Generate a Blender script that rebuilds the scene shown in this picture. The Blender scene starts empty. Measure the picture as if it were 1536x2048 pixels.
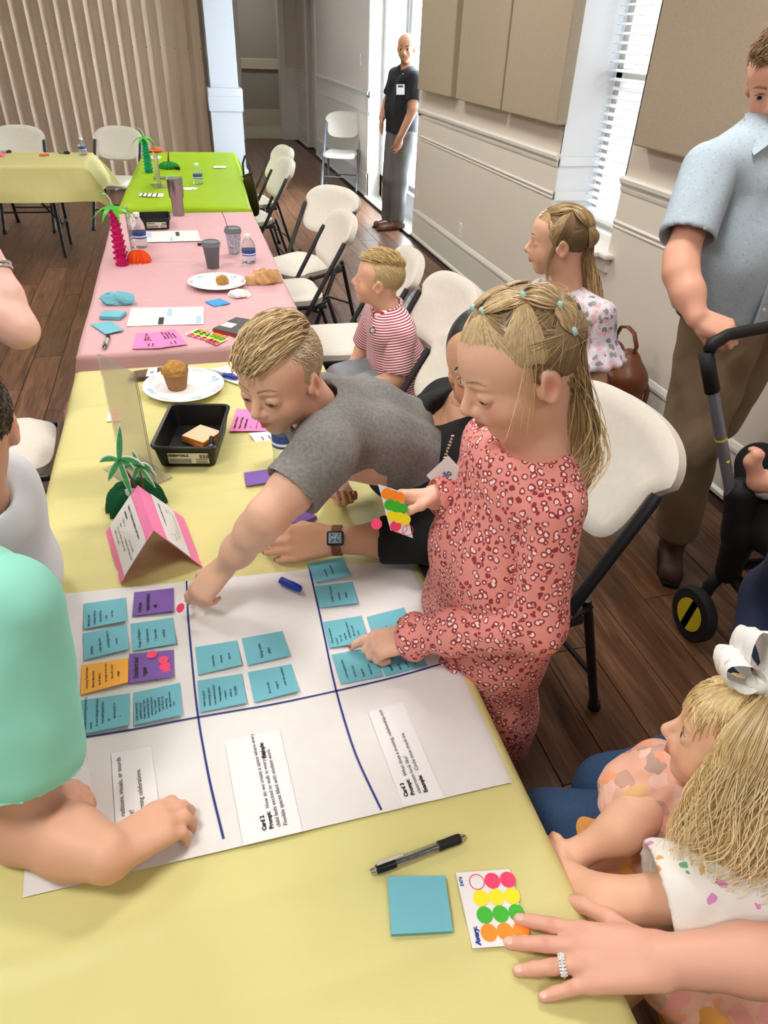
import bpy, bmesh, math, random
import numpy as np
from mathutils import Vector, Matrix, Euler
S = bpy.context.scene
COL = S.collection
PI = math.pi
# ------------------------------------------------------------------ camera
PITCH, ROLL, YAW, FPX, CAMH = .60760575, .04164007, .28267009, 1380., 1.70
def cam_axes():
    f0 = np.array([math.sin(YAW), math.cos(YAW), 0]); r0 = np.array([math.cos(YAW), -math.sin(YAW), 0]); u0 = np.array([0, 0, 1.])
    f = math.cos(PITCH)*f0 - math.sin(PITCH)*u0
    u = math.cos(PITCH)*u0 + math.sin(PITCH)*f0
    return math.cos(ROLL)*r0 + math.sin(ROLL)*u, -math.sin(ROLL)*r0 + math.cos(ROLL)*u, f
CR, CU, CF = cam_axes()
cd = bpy.data.cameras.new('camera'); cam = bpy.data.objects.new('camera', cd); COL.objects.link(cam)
cam.matrix_world = Matrix(((CR[0], CU[0], -CF[0], 0), (CR[1], CU[1], -CF[1], 0), (CR[2], CU[2], -CF[2], CAMH), (0, 0, 0, 1)))
cd.sensor_fit = 'VERTICAL'; cd.sensor_height = 24; cd.sensor_width = 18; cd.lens = 24*FPX/2048
cd.clip_start = .02
S.camera = cam
# survey helpers: a point of the photograph placed on a known real plane
def ray(px, py): return (px-768)/FPX*CR - (py-1024)/FPX*CU + CF
CAM = np.array([0, 0, CAMH])
def Z(px, py, z): d = ray(px, py); return d*((z-CAMH)/d[2]) + CAM
def X(px, py, x): d = ray(px, py); return d*(x/d[0]) + CAM
def Y(px, py, y): d = ray(px, py); return d*(y/d[1]) + CAM
def D(px, py, t): return ray(px, py)*t + CAM
# ------------------------------------------------------------------ world, sun, lamps, exposure
S.view_settings.view_transform = 'Standard'; S.view_settings.look = 'None'
S.view_settings.exposure = -0.08; S.view_settings.gamma = 1; S.view_settings.use_curve_mapping = False
w = bpy.data.worlds.new('sky'); S.world = w; w.use_nodes = True
bg = w.node_tree.nodes['Background']; bg.inputs[0].default_value = (.74, .87, 1, 1); bg.inputs[1].default_value = 9.0
def area(name, loc, size, power, color=(1, .97, .935), rot=(0, 0, 0)):
    l = bpy.data.lights.new(name, 'AREA'); l.shape = 'RECTANGLE'; l.size, l.size_y = size; l.energy = power; l.color = color
    o = bpy.data.objects.new(name, l); o.location = loc; o.rotation_euler = rot; COL.objects.link(o); return o
# rows of ceiling fixtures over the hall (outside the frame, in the ceiling)
for i, (x, y, p) in enumerate([(-.9, .35, 34), (1.1, 1.9, 40), (-1.1, 2.7, 30), (.95, 4.6, 36), (-1.5, 5.0, 22), (.9, 6.6, 24), (-1.5, 7.4, 9), (1.2, 11, 8), (-3.4, 1.2, 26), (-3.6, 4.2, 24), (1.3, -1.2, 22), (-1.2, -1.6, 22)]):
    area('ceiling_lamp_%d' % i, (x, y, 2.97), (.55, .55), p)
# portals guide the sky light through the narrow window; bright daylight stands behind the glazed door; a lamp in the alcove
area('door_daylight', (2.66, 8.1, 1.25), (2.1, 1.8), 520, (.74, .87, 1), (0, PI/2, 0))
for nm, loc, sz in (('window_portal', (2.62, 3.87, 1.6), (1.7, .7)),):
    area(nm, loc, sz, 1, (1, 1, 1), (0, PI/2, 0)).data.cycles.is_portal = True
area('alcove_lamp', (1.6, 15.7, 2.9), (.5, .5), 26)
# ------------------------------------------------------------------ helpers
def lin(h):
    c = [int(h[i:i+2], 16)/255 for i in (0, 2, 4)]
    return tuple(x/12.92 if x <= .04045 else ((x+.055)/1.055)**2.4 for x in c) + (1,)
MATS = {}
def mat(name, color, rough=.6, metal=0., noise=0., nscale=20., bump=0., bscale=60., spec=.5, trans=0., alpha=1., sub=0., coat=0., attr=None, emit=0., ior=1.45, bdist=.002):
    if name in MATS: return MATS[name]
    m = bpy.data.materials.new(name); m.use_nodes = True; MATS[name] = m
    nt = m.node_tree; b = nt.nodes['Principled BSDF']
    c = lin(color) if isinstance(color, str) else tuple(color)+(1,)
    b.inputs['Base Color'].default_value = c; b.inputs['Roughness'].default_value = rough; b.inputs['Metallic'].default_value = metal
    b.inputs['Specular IOR Level'].default_value = spec; b.inputs['Transmission Weight'].default_value = trans; b.inputs['Alpha'].default_value = alpha
    b.inputs['IOR'].default_value = ior; b.inputs['Coat Weight'].default_value = coat
    if sub: b.inputs['Subsurface Weight'].default_value = sub; b.inputs['Subsurface Radius'].default_value = (.012, .005, .003); b.inputs['Subsurface Scale'].default_value = .6
    if emit: b.inputs['Emission Color'].default_value = c; b.inputs['Emission Strength'].default_value = emit
    src = None
    if attr:
        a = nt.nodes.new('ShaderNodeAttribute'); a.attribute_name = attr; src = a.outputs['Color']
        nt.links.new(src, b.inputs['Base Color'])
    if noise or bump: tc = nt.nodes.new('ShaderNodeTexCoord')
    if noise:
        n = nt.nodes.new('ShaderNodeTexNoise'); n.inputs['Scale'].default_value = nscale; n.inputs['Detail'].default_value = 5
        nt.links.new(tc.outputs['Object'], n.inputs['Vector'])
        mr = nt.nodes.new('ShaderNodeMapRange'); mr.inputs[1].default_value = .3; mr.inputs[2].default_value = .7; mr.inputs[3].default_value = 1-noise; mr.inputs[4].default_value = 1+noise
        nt.links.new(n.outputs['Fac'], mr.inputs[0])
        mx = nt.nodes.new('ShaderNodeMix'); mx.data_type = 'RGBA'; mx.blend_type = 'MULTIPLY'; mx.inputs[0].default_value = 1
        if src: nt.links.new(src, mx.inputs[6])
        else: mx.inputs[6].default_value = c
        nt.links.new(mr.outputs[0], mx.inputs[7]); nt.links.new(mx.outputs[2], b.inputs['Base Color'])
    if bump:
        n = nt.nodes.new('ShaderNodeTexNoise'); n.inputs['Scale'].default_value = bscale; n.inputs['Detail'].default_value = 4
        nt.links.new(tc.outputs['Object'], n.inputs['Vector'])
        bp = nt.nodes.new('ShaderNodeBump'); bp.inputs['Strength'].default_value = bump; bp.inputs['Distance'].default_value = bdist
        nt.links.new(n.outputs['Fac'], bp.inputs['Height']); nt.links.new(bp.outputs[0], b.inputs['Normal'])
    return m
def nodes(m): return m.node_tree.nodes, m.node_tree.links, m.node_tree.nodes['Principled BSDF']
def link(name, me, m=None, parent=None, loc=None, rot=None, smooth=False):
    o = bpy.data.objects.new(name, me); COL.objects.link(o)
    if m is not None and not isinstance(m, (list, tuple)): m = [m]
    if m:
        for x in m: me.materials.append(x)
    if parent: o.parent = parent
    if loc is not None: o.location = loc
    if parent is not None and parent.get('category') == 'person': o.location = Vector(o.location)-Vector(parent.location)
    if rot is not None: o.rotation_euler = rot
    if smooth: me.shade_smooth()
    return o
def tag(o, label, cat, group=None, kind=None):
    if label: o['label'] = label
    if cat: o['category'] = cat
    if group: o['group'] = group
    if kind: o['kind'] = kind
    return o
def thing(name, label, cat, loc=(0, 0, 0), rz=0, group=None):
    o = bpy.data.objects.new(name, None); COL.objects.link(o); o.location = loc; o.rotation_euler = (0, 0, rz); o.empty_display_size = .05
    return tag(o, label, cat, group)
def dup(root, loc, rz, label, group=None):
    r = root.copy(); COL.objects.link(r); r.location = loc; r.rotation_euler = (0, 0, rz); r['label'] = label
    if group: r['group'] = group
    for ch in list(root.children):
        c = ch.copy(); COL.objects.link(c); c.parent = r
        for g in ch.children:
            d = g.copy(); COL.objects.link(d); d.parent = c
    return r
class MB:
    "collects shapes into one mesh"
    def __init__(s): s.v = []; s.f = []; s.m = []; s.n = 0
    def add(s, v, f, mi=0):
        v = np.asarray(v, float).reshape(-1, 3); s.v.append(v); s.f += [tuple(int(i)+s.n for i in q) for q in f]; s.m += [mi]*len(f); s.n += len(v); return s
    def box(s, c, d, rz=0, mi=0, bev=0, M=None):
        c = np.array(c, float); h = np.array(d, float)/2
        if bev:
            b = min(bev, h.min()*.98); vs = []; bm = bmesh.new(); bmesh.ops.create_cube(bm, size=1)
            for v in bm.verts: v.co = Vector((v.co.x*2*h[0], v.co.y*2*h[1], v.co.z*2*h[2]))
            bmesh.ops.bevel(bm, geom=bm.edges[:], offset=b, segments=2, affect='EDGES', profile=.5)
            bm.verts.index_update(); v = np.array([x.co[:] for x in bm.verts]); f = [[x.index for x in q.verts] for q in bm.faces]; bm.free()
        else:
            v = np.array([(x, y, z) for x in (-1, 1) for y in (-1, 1) for z in (-1, 1)])*h
            f = [(0, 1, 3, 2), (4, 6, 7, 5), (0, 4, 5, 1), (2, 3, 7, 6), (0, 2, 6, 4), (1, 5, 7, 3)]
        if rz: R = np.array([[math.cos(rz), -math.sin(rz), 0], [math.sin(rz), math.cos(rz), 0], [0, 0, 1]]); v = v@R.T
        if M is not None: v = v@np.array(M).T
        return s.add(v+c, f, mi)
    def tube(s, pts, r, n=8, mi=0, cap=True, flat=None, up=None):
        pts = np.asarray(pts, float); k = len(pts); r = np.broadcast_to(np.asarray(r, float), (k,))
        T = np.gradient(pts, axis=0); T /= np.linalg.norm(T, axis=1)[:, None]+1e-12
        u = np.array(up if up is not None else ([0, 0, 1.] if abs(T[0][2]) < .9 else [1., 0, 0]), float)
        vs = []; a = np.arange(n)*2*PI/n
        for i in range(k):
            u = u-T[i]*(u@T[i]); u /= np.linalg.norm(u)+1e-12; b = np.cross(T[i], u); fl = flat or 1
            vs.append(pts[i]+r[i]*(np.cos(a)[:, None]*u+fl*np.sin(a)[:, None]*b))
        f = [(i*n+j, i*n+(j+1) % n, (i+1)*n+(j+1) % n, (i+1)*n+j) for i in range(k-1) for j in range(n)]
        if cap: f += [tuple(range(n))[::-1], tuple((k-1)*n+j for j in range(n))]
        return s.add(np.concatenate(vs), f, mi)
    def lathe(s, prof, n=24, c=(0, 0, 0), mi=0, cap=True, sx=1, sy=1):
        a = np.arange(n)*2*PI/n; v = np.concatenate([np.stack([r*np.cos(a)*sx, r*np.sin(a)*sy, np.full(n, z)], 1) for r, z in prof])+np.array(c)
        k = len(prof); f = [(i*n+j, i*n+(j+1) % n, (i+1)*n+(j+1) % n, (i+1)*n+j) for i in range(k-1) for j in range(n)]
        if cap: f += [tuple(range(n))[::-1], tuple((k-1)*n+j for j in range(n))]
        return s.add(v, f, mi)
    def quad(s, a, b, c, d, mi=0): return s.add([a, b, c, d], [(0, 1, 2, 3)], mi)
    def prism(s, poly, z0, z1, mi=0):
        n = len(poly); v = [(x, y, z0) for x, y in poly]+[(x, y, z1) for x, y in poly]
        return s.add(v, [tuple(range(n))[::-1], tuple(range(n, 2*n))]+[(i, (i+1) % n, n+(i+1) % n, n+i) for i in range(n)], mi)
    def extrude(s, poly, axis, a, b, mi=0):
        "polygon in the two other axes, pulled along axis"
        n = len(poly)
        def p(u, v, w): return {'x': (w, u, v), 'y': (u, w, v), 'z': (u, v, w)}[axis]
        v = [p(x, y, a) for x, y in poly]+[p(x, y, b) for x, y in poly]
        return s.add(v, [tuple(range(n))[::-1], tuple(range(n, 2*n))]+[(i, (i+1) % n, n+(i+1) % n, n+i) for i in range(n)], mi)
    def mesh(s, name, fix=True):
        me = bpy.data.meshes.new(name); me.from_pydata(np.concatenate(s.v).tolist(), [], s.f); me.polygons.foreach_set('material_index', s.m)
        if fix: bm = bmesh.new(); bm.from_mesh(me); bmesh.ops.recalc_face_normals(bm, faces=bm.faces); bm.to_mesh(me); bm.free()
        return me
    def build(s, name, m, parent=None, smooth=False, loc=None, rot=None, fix=True, auto=None):
        o = link(name, s.mesh(name, fix), m, parent, loc, rot, smooth)
        if auto is not None:
            o.data.shade_smooth()
            bm = bmesh.new(); bm.from_mesh(o.data)
            for e in bm.edges:
                if len(e.link_faces) == 2 and e.calc_face_angle(0) > auto: e.smooth = False
            bm.to_mesh(o.data); bm.free()
        return o
def struct(name, mb, m, parent=None, **k):
    o = mb.build(name, m, parent, **k)
    if not parent: o['kind'] = 'structure'
    return o
def text(name, body, size, m, M, parent=None, bold=0, align='LEFT', shear=0, space=1, line=1, word=1):
    cu = bpy.data.curves.new(name, 'FONT'); cu.body = body; cu.size = size; cu.offset = bold; cu.align_x = align; cu.shear = shear
    cu.space_character = space; cu.space_line = line; cu.space_word = word; cu.resolution_u = 2; cu.fill_mode = 'FRONT'
    o = bpy.data.objects.new(name, cu); COL.objects.link(o); cu.materials.append(m)
    o.matrix_world = M
    if parent: o.parent = parent
    return o
def frame(o, xd, yd):
    x = Vector(xd).normalized(); z = x.cross(Vector(yd)).normalized(); y = z.cross(x)
    return Matrix(((x[0], y[0], z[0], o[0]), (x[1], y[1], z[1], o[1]), (x[2], y[2], z[2], o[2]), (0, 0, 0, 1)))
rnd = random.Random(5)
# ------------------------------------------------------------------ room shell
WX = 2.25
M_wall = mat('painted_wall_greige', 'd3c7ba', .75, bump=.25, bscale=70, bdist=.004)
M_wain = mat('painted_wainscot', 'ddd5c8', .45, bump=.25, bscale=55, bdist=.004)
M_trim = mat('trim_paint', 'dcd8ce', .35)
M_hall = mat('hall_wall_paint', '8f8a80', .75, bump=.1)
M_ceil = mat('ceiling_white', 'e6e3dd', .9)
M_sub = mat('subfloor_dark', '3a2519', .8)
fl = struct('floor', MB().box((-1.5, 6, -.03), (11, 22, .02)), M_sub)
# plank boards (every board that reads as one in the picture is its own piece)
M_plank = mat('dark_wood_plank', '5f4130', .34, spec=.42)
n, l, b = nodes(M_plank)
tc = n.new('ShaderNodeTexCoord'); oi = n.new('ShaderNodeObjectInfo'); mp = n.new('ShaderNodeMapping'); mp.inputs['Scale'].default_value = (14, 1.1, 1)
ad = n.new('ShaderNodeVectorMath'); sc = n.new('ShaderNodeVectorMath'); sc.operation = 'SCALE'; sc.inputs[3].default_value = 37
cx = n.new('ShaderNodeCombineXYZ'); l.new(oi.outputs['Random'], cx.inputs[1]); l.new(oi.outputs['Random'], cx.inputs[0]); l.new(cx.outputs[0], sc.inputs[0])
l.new(tc.outputs['Object'], ad.inputs[0]); l.new(sc.outputs[0], ad.inputs[1]); l.new(ad.outputs[0], mp.inputs[0])
nz = n.new('ShaderNodeTexNoise'); nz.inputs['Scale'].default_value = 2.2; nz.inputs['Detail'].default_value = 7; nz.inputs['Roughness'].default_value = .6; nz.inputs['Distortion'].default_value = 1.2
l.new(mp.outputs[0], nz.inputs['Vector'])
rp = n.new('ShaderNodeValToRGB'); rp.color_ramp.elements[0].position = .28; rp.color_ramp.elements[0].color = lin('3d2619'); rp.color_ramp.elements[1].position = .74; rp.color_ramp.elements[1].color = lin('8a6249')
e = rp.color_ramp.elements.new(.5); e.color = lin('66452f')
l.new(nz.outputs['Fac'], rp.inputs[0])
mr = n.new('ShaderNodeMapRange'); mr.inputs[3].default_value = .72; mr.inputs[4].default_value = 1.25; l.new(oi.outputs['Random'], mr.inputs[0])
mx = n.new('ShaderNodeMix'); mx.data_type = 'RGBA'; mx.blend_type = 'MULTIPLY'; mx.inputs[0].default_value = 1; l.new(rp.outputs[0], mx.inputs[6]); l.new(mr.outputs[0], mx.inputs[7]); l.new(mx.outputs[2], b.inputs['Base Color'])
bp = n.new('ShaderNodeBump'); bp.inputs['Strength'].default_value = .12; bp.inputs['Distance'].default_value = .002; l.new(nz.outputs['Fac'], bp.inputs['Height']); l.new(bp.outputs[0], b.inputs['Normal'])
PW, PL = .165, 1.22
pm = MB().box((0, 0, -.01), (PW-.0025, PL-.0025, .02), bev=.0018).mesh('plank'); pm.materials.append(M_plank)
far = MB(); rnd.seed(3)
def plank(x, y):
    o = bpy.data.objects.new('plank', pm); COL.objects.link(o); o.location = (x, y, 0); o.parent = fl
cells = []
for i in range(-41, 15):
    off = ((i*0.381) % 1)*PL
    for j in range(-3, 13):
        x = WX-.02-PW*(14-i)+0*i; y = j*PL+off
        if x+PW/2 > WX: continue
        near = (x > .35 and -.2 < y < 7.4) or (-2.0 < x < -.3 and 0.6 < y < 6.2)
        cells.append((0 if near else 1, x*x+y*y, x, y))
cells.sort()
for k, (a, d2, x, y) in enumerate(cells):
    if k < 292: plank(x, y)
    else: far.box((x, y, -.01), (PW-.0025, PL-.0025, .02))
fo = far.build('plank_field', M_plank, fl, fix=False); fo['kind'] = 'stuff'
# right wall: profile pieces. openings: narrow window, glazed double door, side door
WY0, WY1, WZ0, WZ1 = 3.50, 4.235, .735, 2.45
DY0, DY1 = 7.10, 9.07
def wallseg(name, y0, y1, z0=0, z1=3.0, th=.34):
    return struct(name, MB().box((WX+th/2, (y0+y1)/2, (z0+z1)/2), (th, y1-y0, z1-z0)), M_wall)
wr = MB(); th = .34
for y0, y1, z0, z1 in [(-4.5, WY0, 0, 3), (WY0, WY1, 0, WZ0), (WY0, WY1, WZ1, 3), (WY1, DY0, 0, 3), (DY0, DY1, 2.35, 3), (DY1, 12.55, 0, 3), (12.55, 13.4, 2.1, 3), (13.4, 17.2, 0, 3)]:
    wr.box((WX+th/2, (y0+y1)/2, (z0+z1)/2), (th, y1-y0, z1-z0))
wr = struct('wall_right', wr, M_wall)
# wainscot field, rails, baseboard (each run is its own trim)
def prof_run(mb, y0, y1, prof):
    "prof: (depth from wall, z) polygon"
    mb.extrude([(WX-d, z) for d, z in prof], 'y', y0, y1)
    return mb
def runx(mb, y0, y1, prof):
    n = len(prof); v = [(WX-d, y0, z) for d, z in prof]+[(WX-d, y1, z) for d, z in prof]
    return mb.add(v, [tuple(range(n))[::-1], tuple(range(n, 2*n))]+[(i, (i+1) % n, n+(i+1) % n, n+i) for i in range(n)])
RAIL = [(0, 1.055), (.010, 1.055), (.014, 1.07), (.014, 1.085), (.028, 1.10), (.030, 1.118), (.022, 1.128), (0, 1.13)]
LOWM = [(0, .873), (.008, .873), (.012, .882), (.008, .89), (.012, .897), (.016, .906), (.010, .915), (0, .915)]
BASE = [(0, 0), (.03, 0), (.03, .018), (.016, .03), (.016, .215), (.022, .225), (.022, .24), (.012, .262), (0, .27)]
segs = [(-4.5, WY0), (WY1, DY0), (DY1, 12.5), (13.45, 14.35)]
rr, lm, bb, wn = MB(), MB(), MB(), MB()
for y0, y1 in segs:
    runx(rr, y0, y1, RAIL); runx(lm, y0, y1, LOWM); runx(bb, y0, y1, BASE); wn.box((WX-.003, (y0+y1)/2, .55), (.006, y1-y0, 1.1))
runx(bb, WY0, WY1, BASE); runx(lm, WY0, WY0+.001, LOWM); wn.box((WX-.003, (WY0+WY1)/2, .35), (.006, WY1-WY0, .70))
struct('trim_1', rr, M_trim); struct('trim_2', lm, M_trim); struct('baseboard_right', bb, M_trim)
struct('trim_3', wn, M_wain)
# window recess, sill and frame
RX = WX+.30
M_jamb = mat('jamb_white', 'e4e6e6', .55, bump=.1)
wi = MB(); wi.box((WX+.15, WY1+.004, (WZ0+WZ1)/2), (.30, .010, WZ1-WZ0)); wi.box((WX+.15, WY0-.004, (WZ0+WZ1)/2), (.30, .010, WZ1-WZ0))
for z in (1.09, .895):  # the rails turn into the recess
    wi.box((WX+.15, WY1-.008, z), (.30, .022, .05)); wi.box((WX+.15, WY0+.008, z), (.30, .022, .05))
w1 = struct('window_1', wi, M_jamb)
f = MB(); yw = (WY0+WY1)/2
for y in (WY0+.03, WY1-.03): f.box((RX, y, (WZ0+WZ1)/2), (.05, .06, WZ1-WZ0))
for z in (WZ0+.03, 1.55, WZ1-.03): f.box((RX, yw, z), (.05, WY1-WY0, .05))
f.box((RX, yw, 1.15), (.04, .025, 0.9))
f.build('window_frame', M_trim, w1)
M_glass = mat('window_glass', 'ffffff', .0, trans=1., ior=1.01, spec=.2)
MB().box((RX+.012, yw, (WZ0+WZ1)/2), (.004, WY1-WY0-.1, WZ1-WZ0-.1)).build('pane', M_glass, w1)
sl = MB(); sl.box((WX+.10, yw, WZ0-.006), (.36, WY1-WY0-.002, .024), bev=.006); sl.box((WX-.022, yw, WZ0-.0065), (.075, WY1-WY0+.14, .026), bev=.008); sl.box((WX-.012, yw, WZ0-.06), (.026, WY1-WY0+.08, .075), bev=.005)
sl.build('window_sill', M_trim, w1)
# venetian blind: a thing of its own, every slat a part
BX = WX+.225
bl = thing('venetian_blind', 'white horizontal slat blind hanging in the narrow window recess', 'blind', (BX, yw, WZ0))
M_slat = mat('blind_slat', 'eef1f3', .4)
MB().box((0, 0, WZ1-WZ0-.03), (.06, WY1-WY0-.02, .05)).build('head_rail', M_slat, bl)
sm = MB().box((0, 0, 0), (.048, WY1-WY0-.05, .003), M=Matrix.Rotation(math.radians(-14), 3, 'Y')).mesh('slat'); sm.materials.append(M_slat)
z = .10
while z < WZ1-WZ0-.06:
    o = bpy.data.objects.new('slat', sm); COL.objects.link(o); o.parent = bl; o.location = (0, 0, z); z += .043
MB().box((0, 0, .065), (.05, WY1-WY0-.05, .022), bev=.004).build('bottom_rail', M_slat, bl)
for y in (-.25, .25):
    MB().tube([(.026, y, .06), (.026, y, WZ1-WZ0-.03)], .0015, 5).tube([(-.026, y, .06), (-.026, y, WZ1-WZ0-.03)], .0015, 5).build('ladder_cord', M_slat, bl)
MB().tube([(-.035, .3, .75), (-.035, .3, WZ1-WZ0-.05)], .004, 6).build('tilt_wand', M_glass, bl)
# glazed double door in its deep opening
DX = WX+.17
M_alu = mat('door_frame_white', 'e0e6ea', .35)
d1 = MB(); d1.box((WX+.17, DY1+.006, 1.18), (.34, .016, 2.36)); d1.box((WX+.17, DY0-.006, 1.18), (.34, .016, 2.36)); d1.box((WX+.17, (DY0+DY1)/2, 2.35), (.34, DY1-DY0, .02))
d1.box((WX-.004, DY0-.045, 1.18), (.02, .09, 2.36)); d1.box((WX-.004, DY1+.045, 1.18), (.02, .09, 2.36)); d1.box((WX+.1, (DY0+DY1)/2, .006), (.3, DY1-DY0, .012))
d1 = struct('door_1', d1, M_trim)
for k in (0, 1):
    y0 = DY0+.02+k*.975; y1 = y0+.965; f = MB()
    for y in (y0+.05, y1-.05): f.box((DX, y, 1.17), (.045, .10, 2.30))
    for z, h in ((.14, .24), (2.26, .12)): f.box((DX, (y0+y1)/2, z), (.045, .96, h))
    leaf = f.build('door_leaf', M_alu, d1)
    MB().box((DX, (y0+y1)/2, 1.23), (.006, .78, 1.96)).build('pane', M_glass, leaf)
    yh = y1-.05 if k == 0 else y0+.05
    MB().tube([(DX-.03, yh, .95), (DX-.07, yh, .97), (DX-.07, yh, 1.2), (DX-.03, yh, 1.22)], .010, 8).build('door_handle', mat('steel', 'b8bcc0', .3, 1.), leaf)
# plain side door further along the wall
d2 = MB()
for y in (12.53, 13.42): d2.box((WX-.006, y, 1.06), (.03, .10, 2.12))
d2.box((WX-.006, 12.975, 2.15), (.03, .99, .1)); d2.box((WX+.10, 12.975, 1.05), (.05, .85, 2.1))
struct('door_2', d2, M_trim)
# back: partition line with square column, hall beyond with lower carpeted alcove
bk = MB(); bk.box((2.13, 14.45, 1.5), (.24, .12, 3)); bk.box((-.55, 14.45, 1.5), (3.5, .12, 3)); bk.box((1.6, 14.45, 2.6), (.85, .12, .8))
struct('wall_back', bk, M_wall)
bk = MB(); bk.box((2.13, 14.382, .55), (.24, .012, 1.1)); bk.box((2.13, 14.375, 1.09), (.24, .03, .07)); bk.box((2.13, 14.375, .89), (.24, .02, .04)); bk.box((2.13, 14.372, .13), (.24, .03, .26))
struct('trim_4', bk, M_trim)
cs = MB(); cs.box((1.985, 14.375, 1.1), (.10, .04, 2.2), bev=.008); cs.box((1.215, 14.375, 1.1), (.10, .04, 2.2), bev=.008); cs.box((1.6, 14.375, 2.22), (.87, .04, .1)); cs.box((1.955, 14.5, 1.1), (.03, .22, 2.2)); cs.box((1.245, 14.5, 1.1), (.03, .22, 2.2))
struct('trim_5', cs, M_trim)
hw = MB(); hw.box((1.6, 17.06, 1.5), (5, .1, 3)); hw.box((.0, 15.8, 1.5), (.1, 2.6, 3)); hw.box((3.1, 15.8, 1.5), (.1, 2.6, 3)); hw.box((1.6, 15.8, 3.0), (4, 2.8, .05))
struct('wall_alcove', hw, M_hall)
hr = MB(); hr.box((1.6, 16.99, 1.08), (3.2, .04, .17), bev=.01); hr.box((1.6, 16.985, 1.0), (3.2, .05, .03)); hr.box((1.6, 16.99, .13), (3.2, .04, .26))
struct('trim_6', hr, mat('hall_trim', 'b4ab99', .5))
M_carp = mat('hall_carpet', '8d8672', 1, noise=.2, nscale=25, bump=.6, bscale=200)
struct('floor_alcove', MB().box((1.6, 15.75, .002), (3.2, 2.6, .012)), M_carp)
# column
M_colm = mat('column_paint', 'bdc2c8', .5)
cX0, cX1, cY0 = .44, .80, 9.25
co = MB(); co.box((.615, cY0+.2, 1.5), (.31, .34, 3.0), bev=.004); co.box((.615, cY0+.2, .52), (.355, .385, 1.04)); co.box((.615, cY0+.2, .90), (.385, .415, .02), bev=.004); co.box((.615, cY0+.2, 1.075), (.39, .42, .09), bev=.012); co.box((.615, cY0+.2, .985), (.385, .415, .16)); co.box((.615, cY0+.2, .14), (.40, .43, .28), bev=.01)
struct('trim_7', co, M_colm)
# folding partition: accordion of vinyl panels, each panel a piece
M_part = mat('partition_vinyl', 'c2b09c', .38, bump=.3, bscale=400, bdist=.001)
pt = tag(bpy.data.objects.new('accordion_partition', None), 'tan folding accordion partition drawn across the back of the hall', 'partition'); COL.objects.link(pt); pt.location = (.47, 9.55, 0)
pitch, amp = .147, .085; k = 0; x = 0.
M_bolt = mat('bolt_brass', '8f7a62', .4, .5)
def fold(x0, y0, x1, y1):
    n = 6; pts = []
    for i in range(n+1):
        t = i/n; bow = math.sin(PI*t)*.012; pts.append((x0+(x1-x0)*t, y0+(y1-y0)*t+bow))
    mb = MB(); v = [(a, b, 0.02) for a, b in pts]+[(a, b, 3.0) for a, b in pts]
    mb.add(v, [(i, i+1, n+2+i, n+1+i) for i in range(n)]); return mb
while x > -4.6:
    fold(x, amp, x-pitch*.38, 0).build('partition_panel', M_part, pt, smooth=True)
    fold(x-pitch*.38, 0, x-pitch, amp).build('partition_panel', M_part, pt, smooth=True)
    if x > -2.3: MB().lathe([(.009, 0), (.007, .006)], 8).build('bolt', M_bolt, pt, loc=(x-pitch*.40, .006, 1.47), rot=(PI/2, 0, 0))
    x -= pitch
# room closure (outside the frame)
struct('wall_left', MB().box((-5.1, 5, 1.5), (.1, 20, 3)), M_wall)
struct('wall_front', MB().box((-1.4, -4.55, 1.5), (7.6, .1, 3)), M_wall)
struct('ceiling', MB().box((-1.4, 6, 3.03), (7.9, 23, .06)), M_ceil)
struct('wall_partition_end', MB().box((-4.7, 9.6, 1.5), (.8, .12, 3)), M_wall)
# outdoors seen through the glass: brick wing of the building, pavement
M_brick = mat('outside_brick', 'b98d77', .9)
n, l, b = nodes(M_brick); br = n.new('ShaderNodeTexBrick'); tc = n.new('ShaderNodeTexCoord'); mp = n.new('ShaderNodeMapping'); mp.inputs['Rotation'].default_value = (PI/2, 0, PI/2)
br.inputs['Scale'].default_value = 4.5; br.inputs['Color1'].default_value = lin('c7a595'); br.inputs['Color2'].default_value = lin('b08f80'); br.inputs['Mortar'].default_value = lin('d8cfc6'); br.inputs['Mortar Size'].default_value = .03
sx = n.new('ShaderNodeSeparateXYZ'); cx = n.new('ShaderNodeCombineXYZ'); l.new(tc.outputs['Object'], sx.inputs[0]); l.new(sx.outputs[1], cx.inputs[0]); l.new(sx.outputs[2], cx.inputs[1]); l.new(cx.outputs[0], br.inputs['Vector']); l.new(br.outputs[0], b.inputs['Base Color'])
struct('wall_outside', MB().box((7.2, 9, 1.5), (.2, 26, 6)), M_brick)
struct('ground_outside', MB().box((5.0, 8, -.06), (4.8, 28, .05)), mat('pavement', 'c9c6c0', .9, noise=.1))
# acoustic panels
M_ac = mat('acoustic_fabric', 'a3947f', .95, noise=.06, nscale=90, bump=.5, bscale=900, bdist=.001)
for y0, y1, lab in [(6.08, 6.97, 'tall taupe fabric acoustic panel nearest the glazed door'), (5.06, 5.95, 'tall taupe fabric acoustic panel in the middle of the row of three'), (4.21, 5.03, 'tall taupe fabric acoustic panel just left of the narrow window'), (2.30, 3.375, 'large taupe fabric acoustic panel right of the narrow window')]:
    o = MB().box((0, 0, .75), (.075, y1-y0, 1.5), bev=.008).build('acoustic_panel', M_ac, loc=(WX-.0375-.004, (y0+y1)/2, 1.285)); tag(o, lab, 'wall panel')
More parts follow.
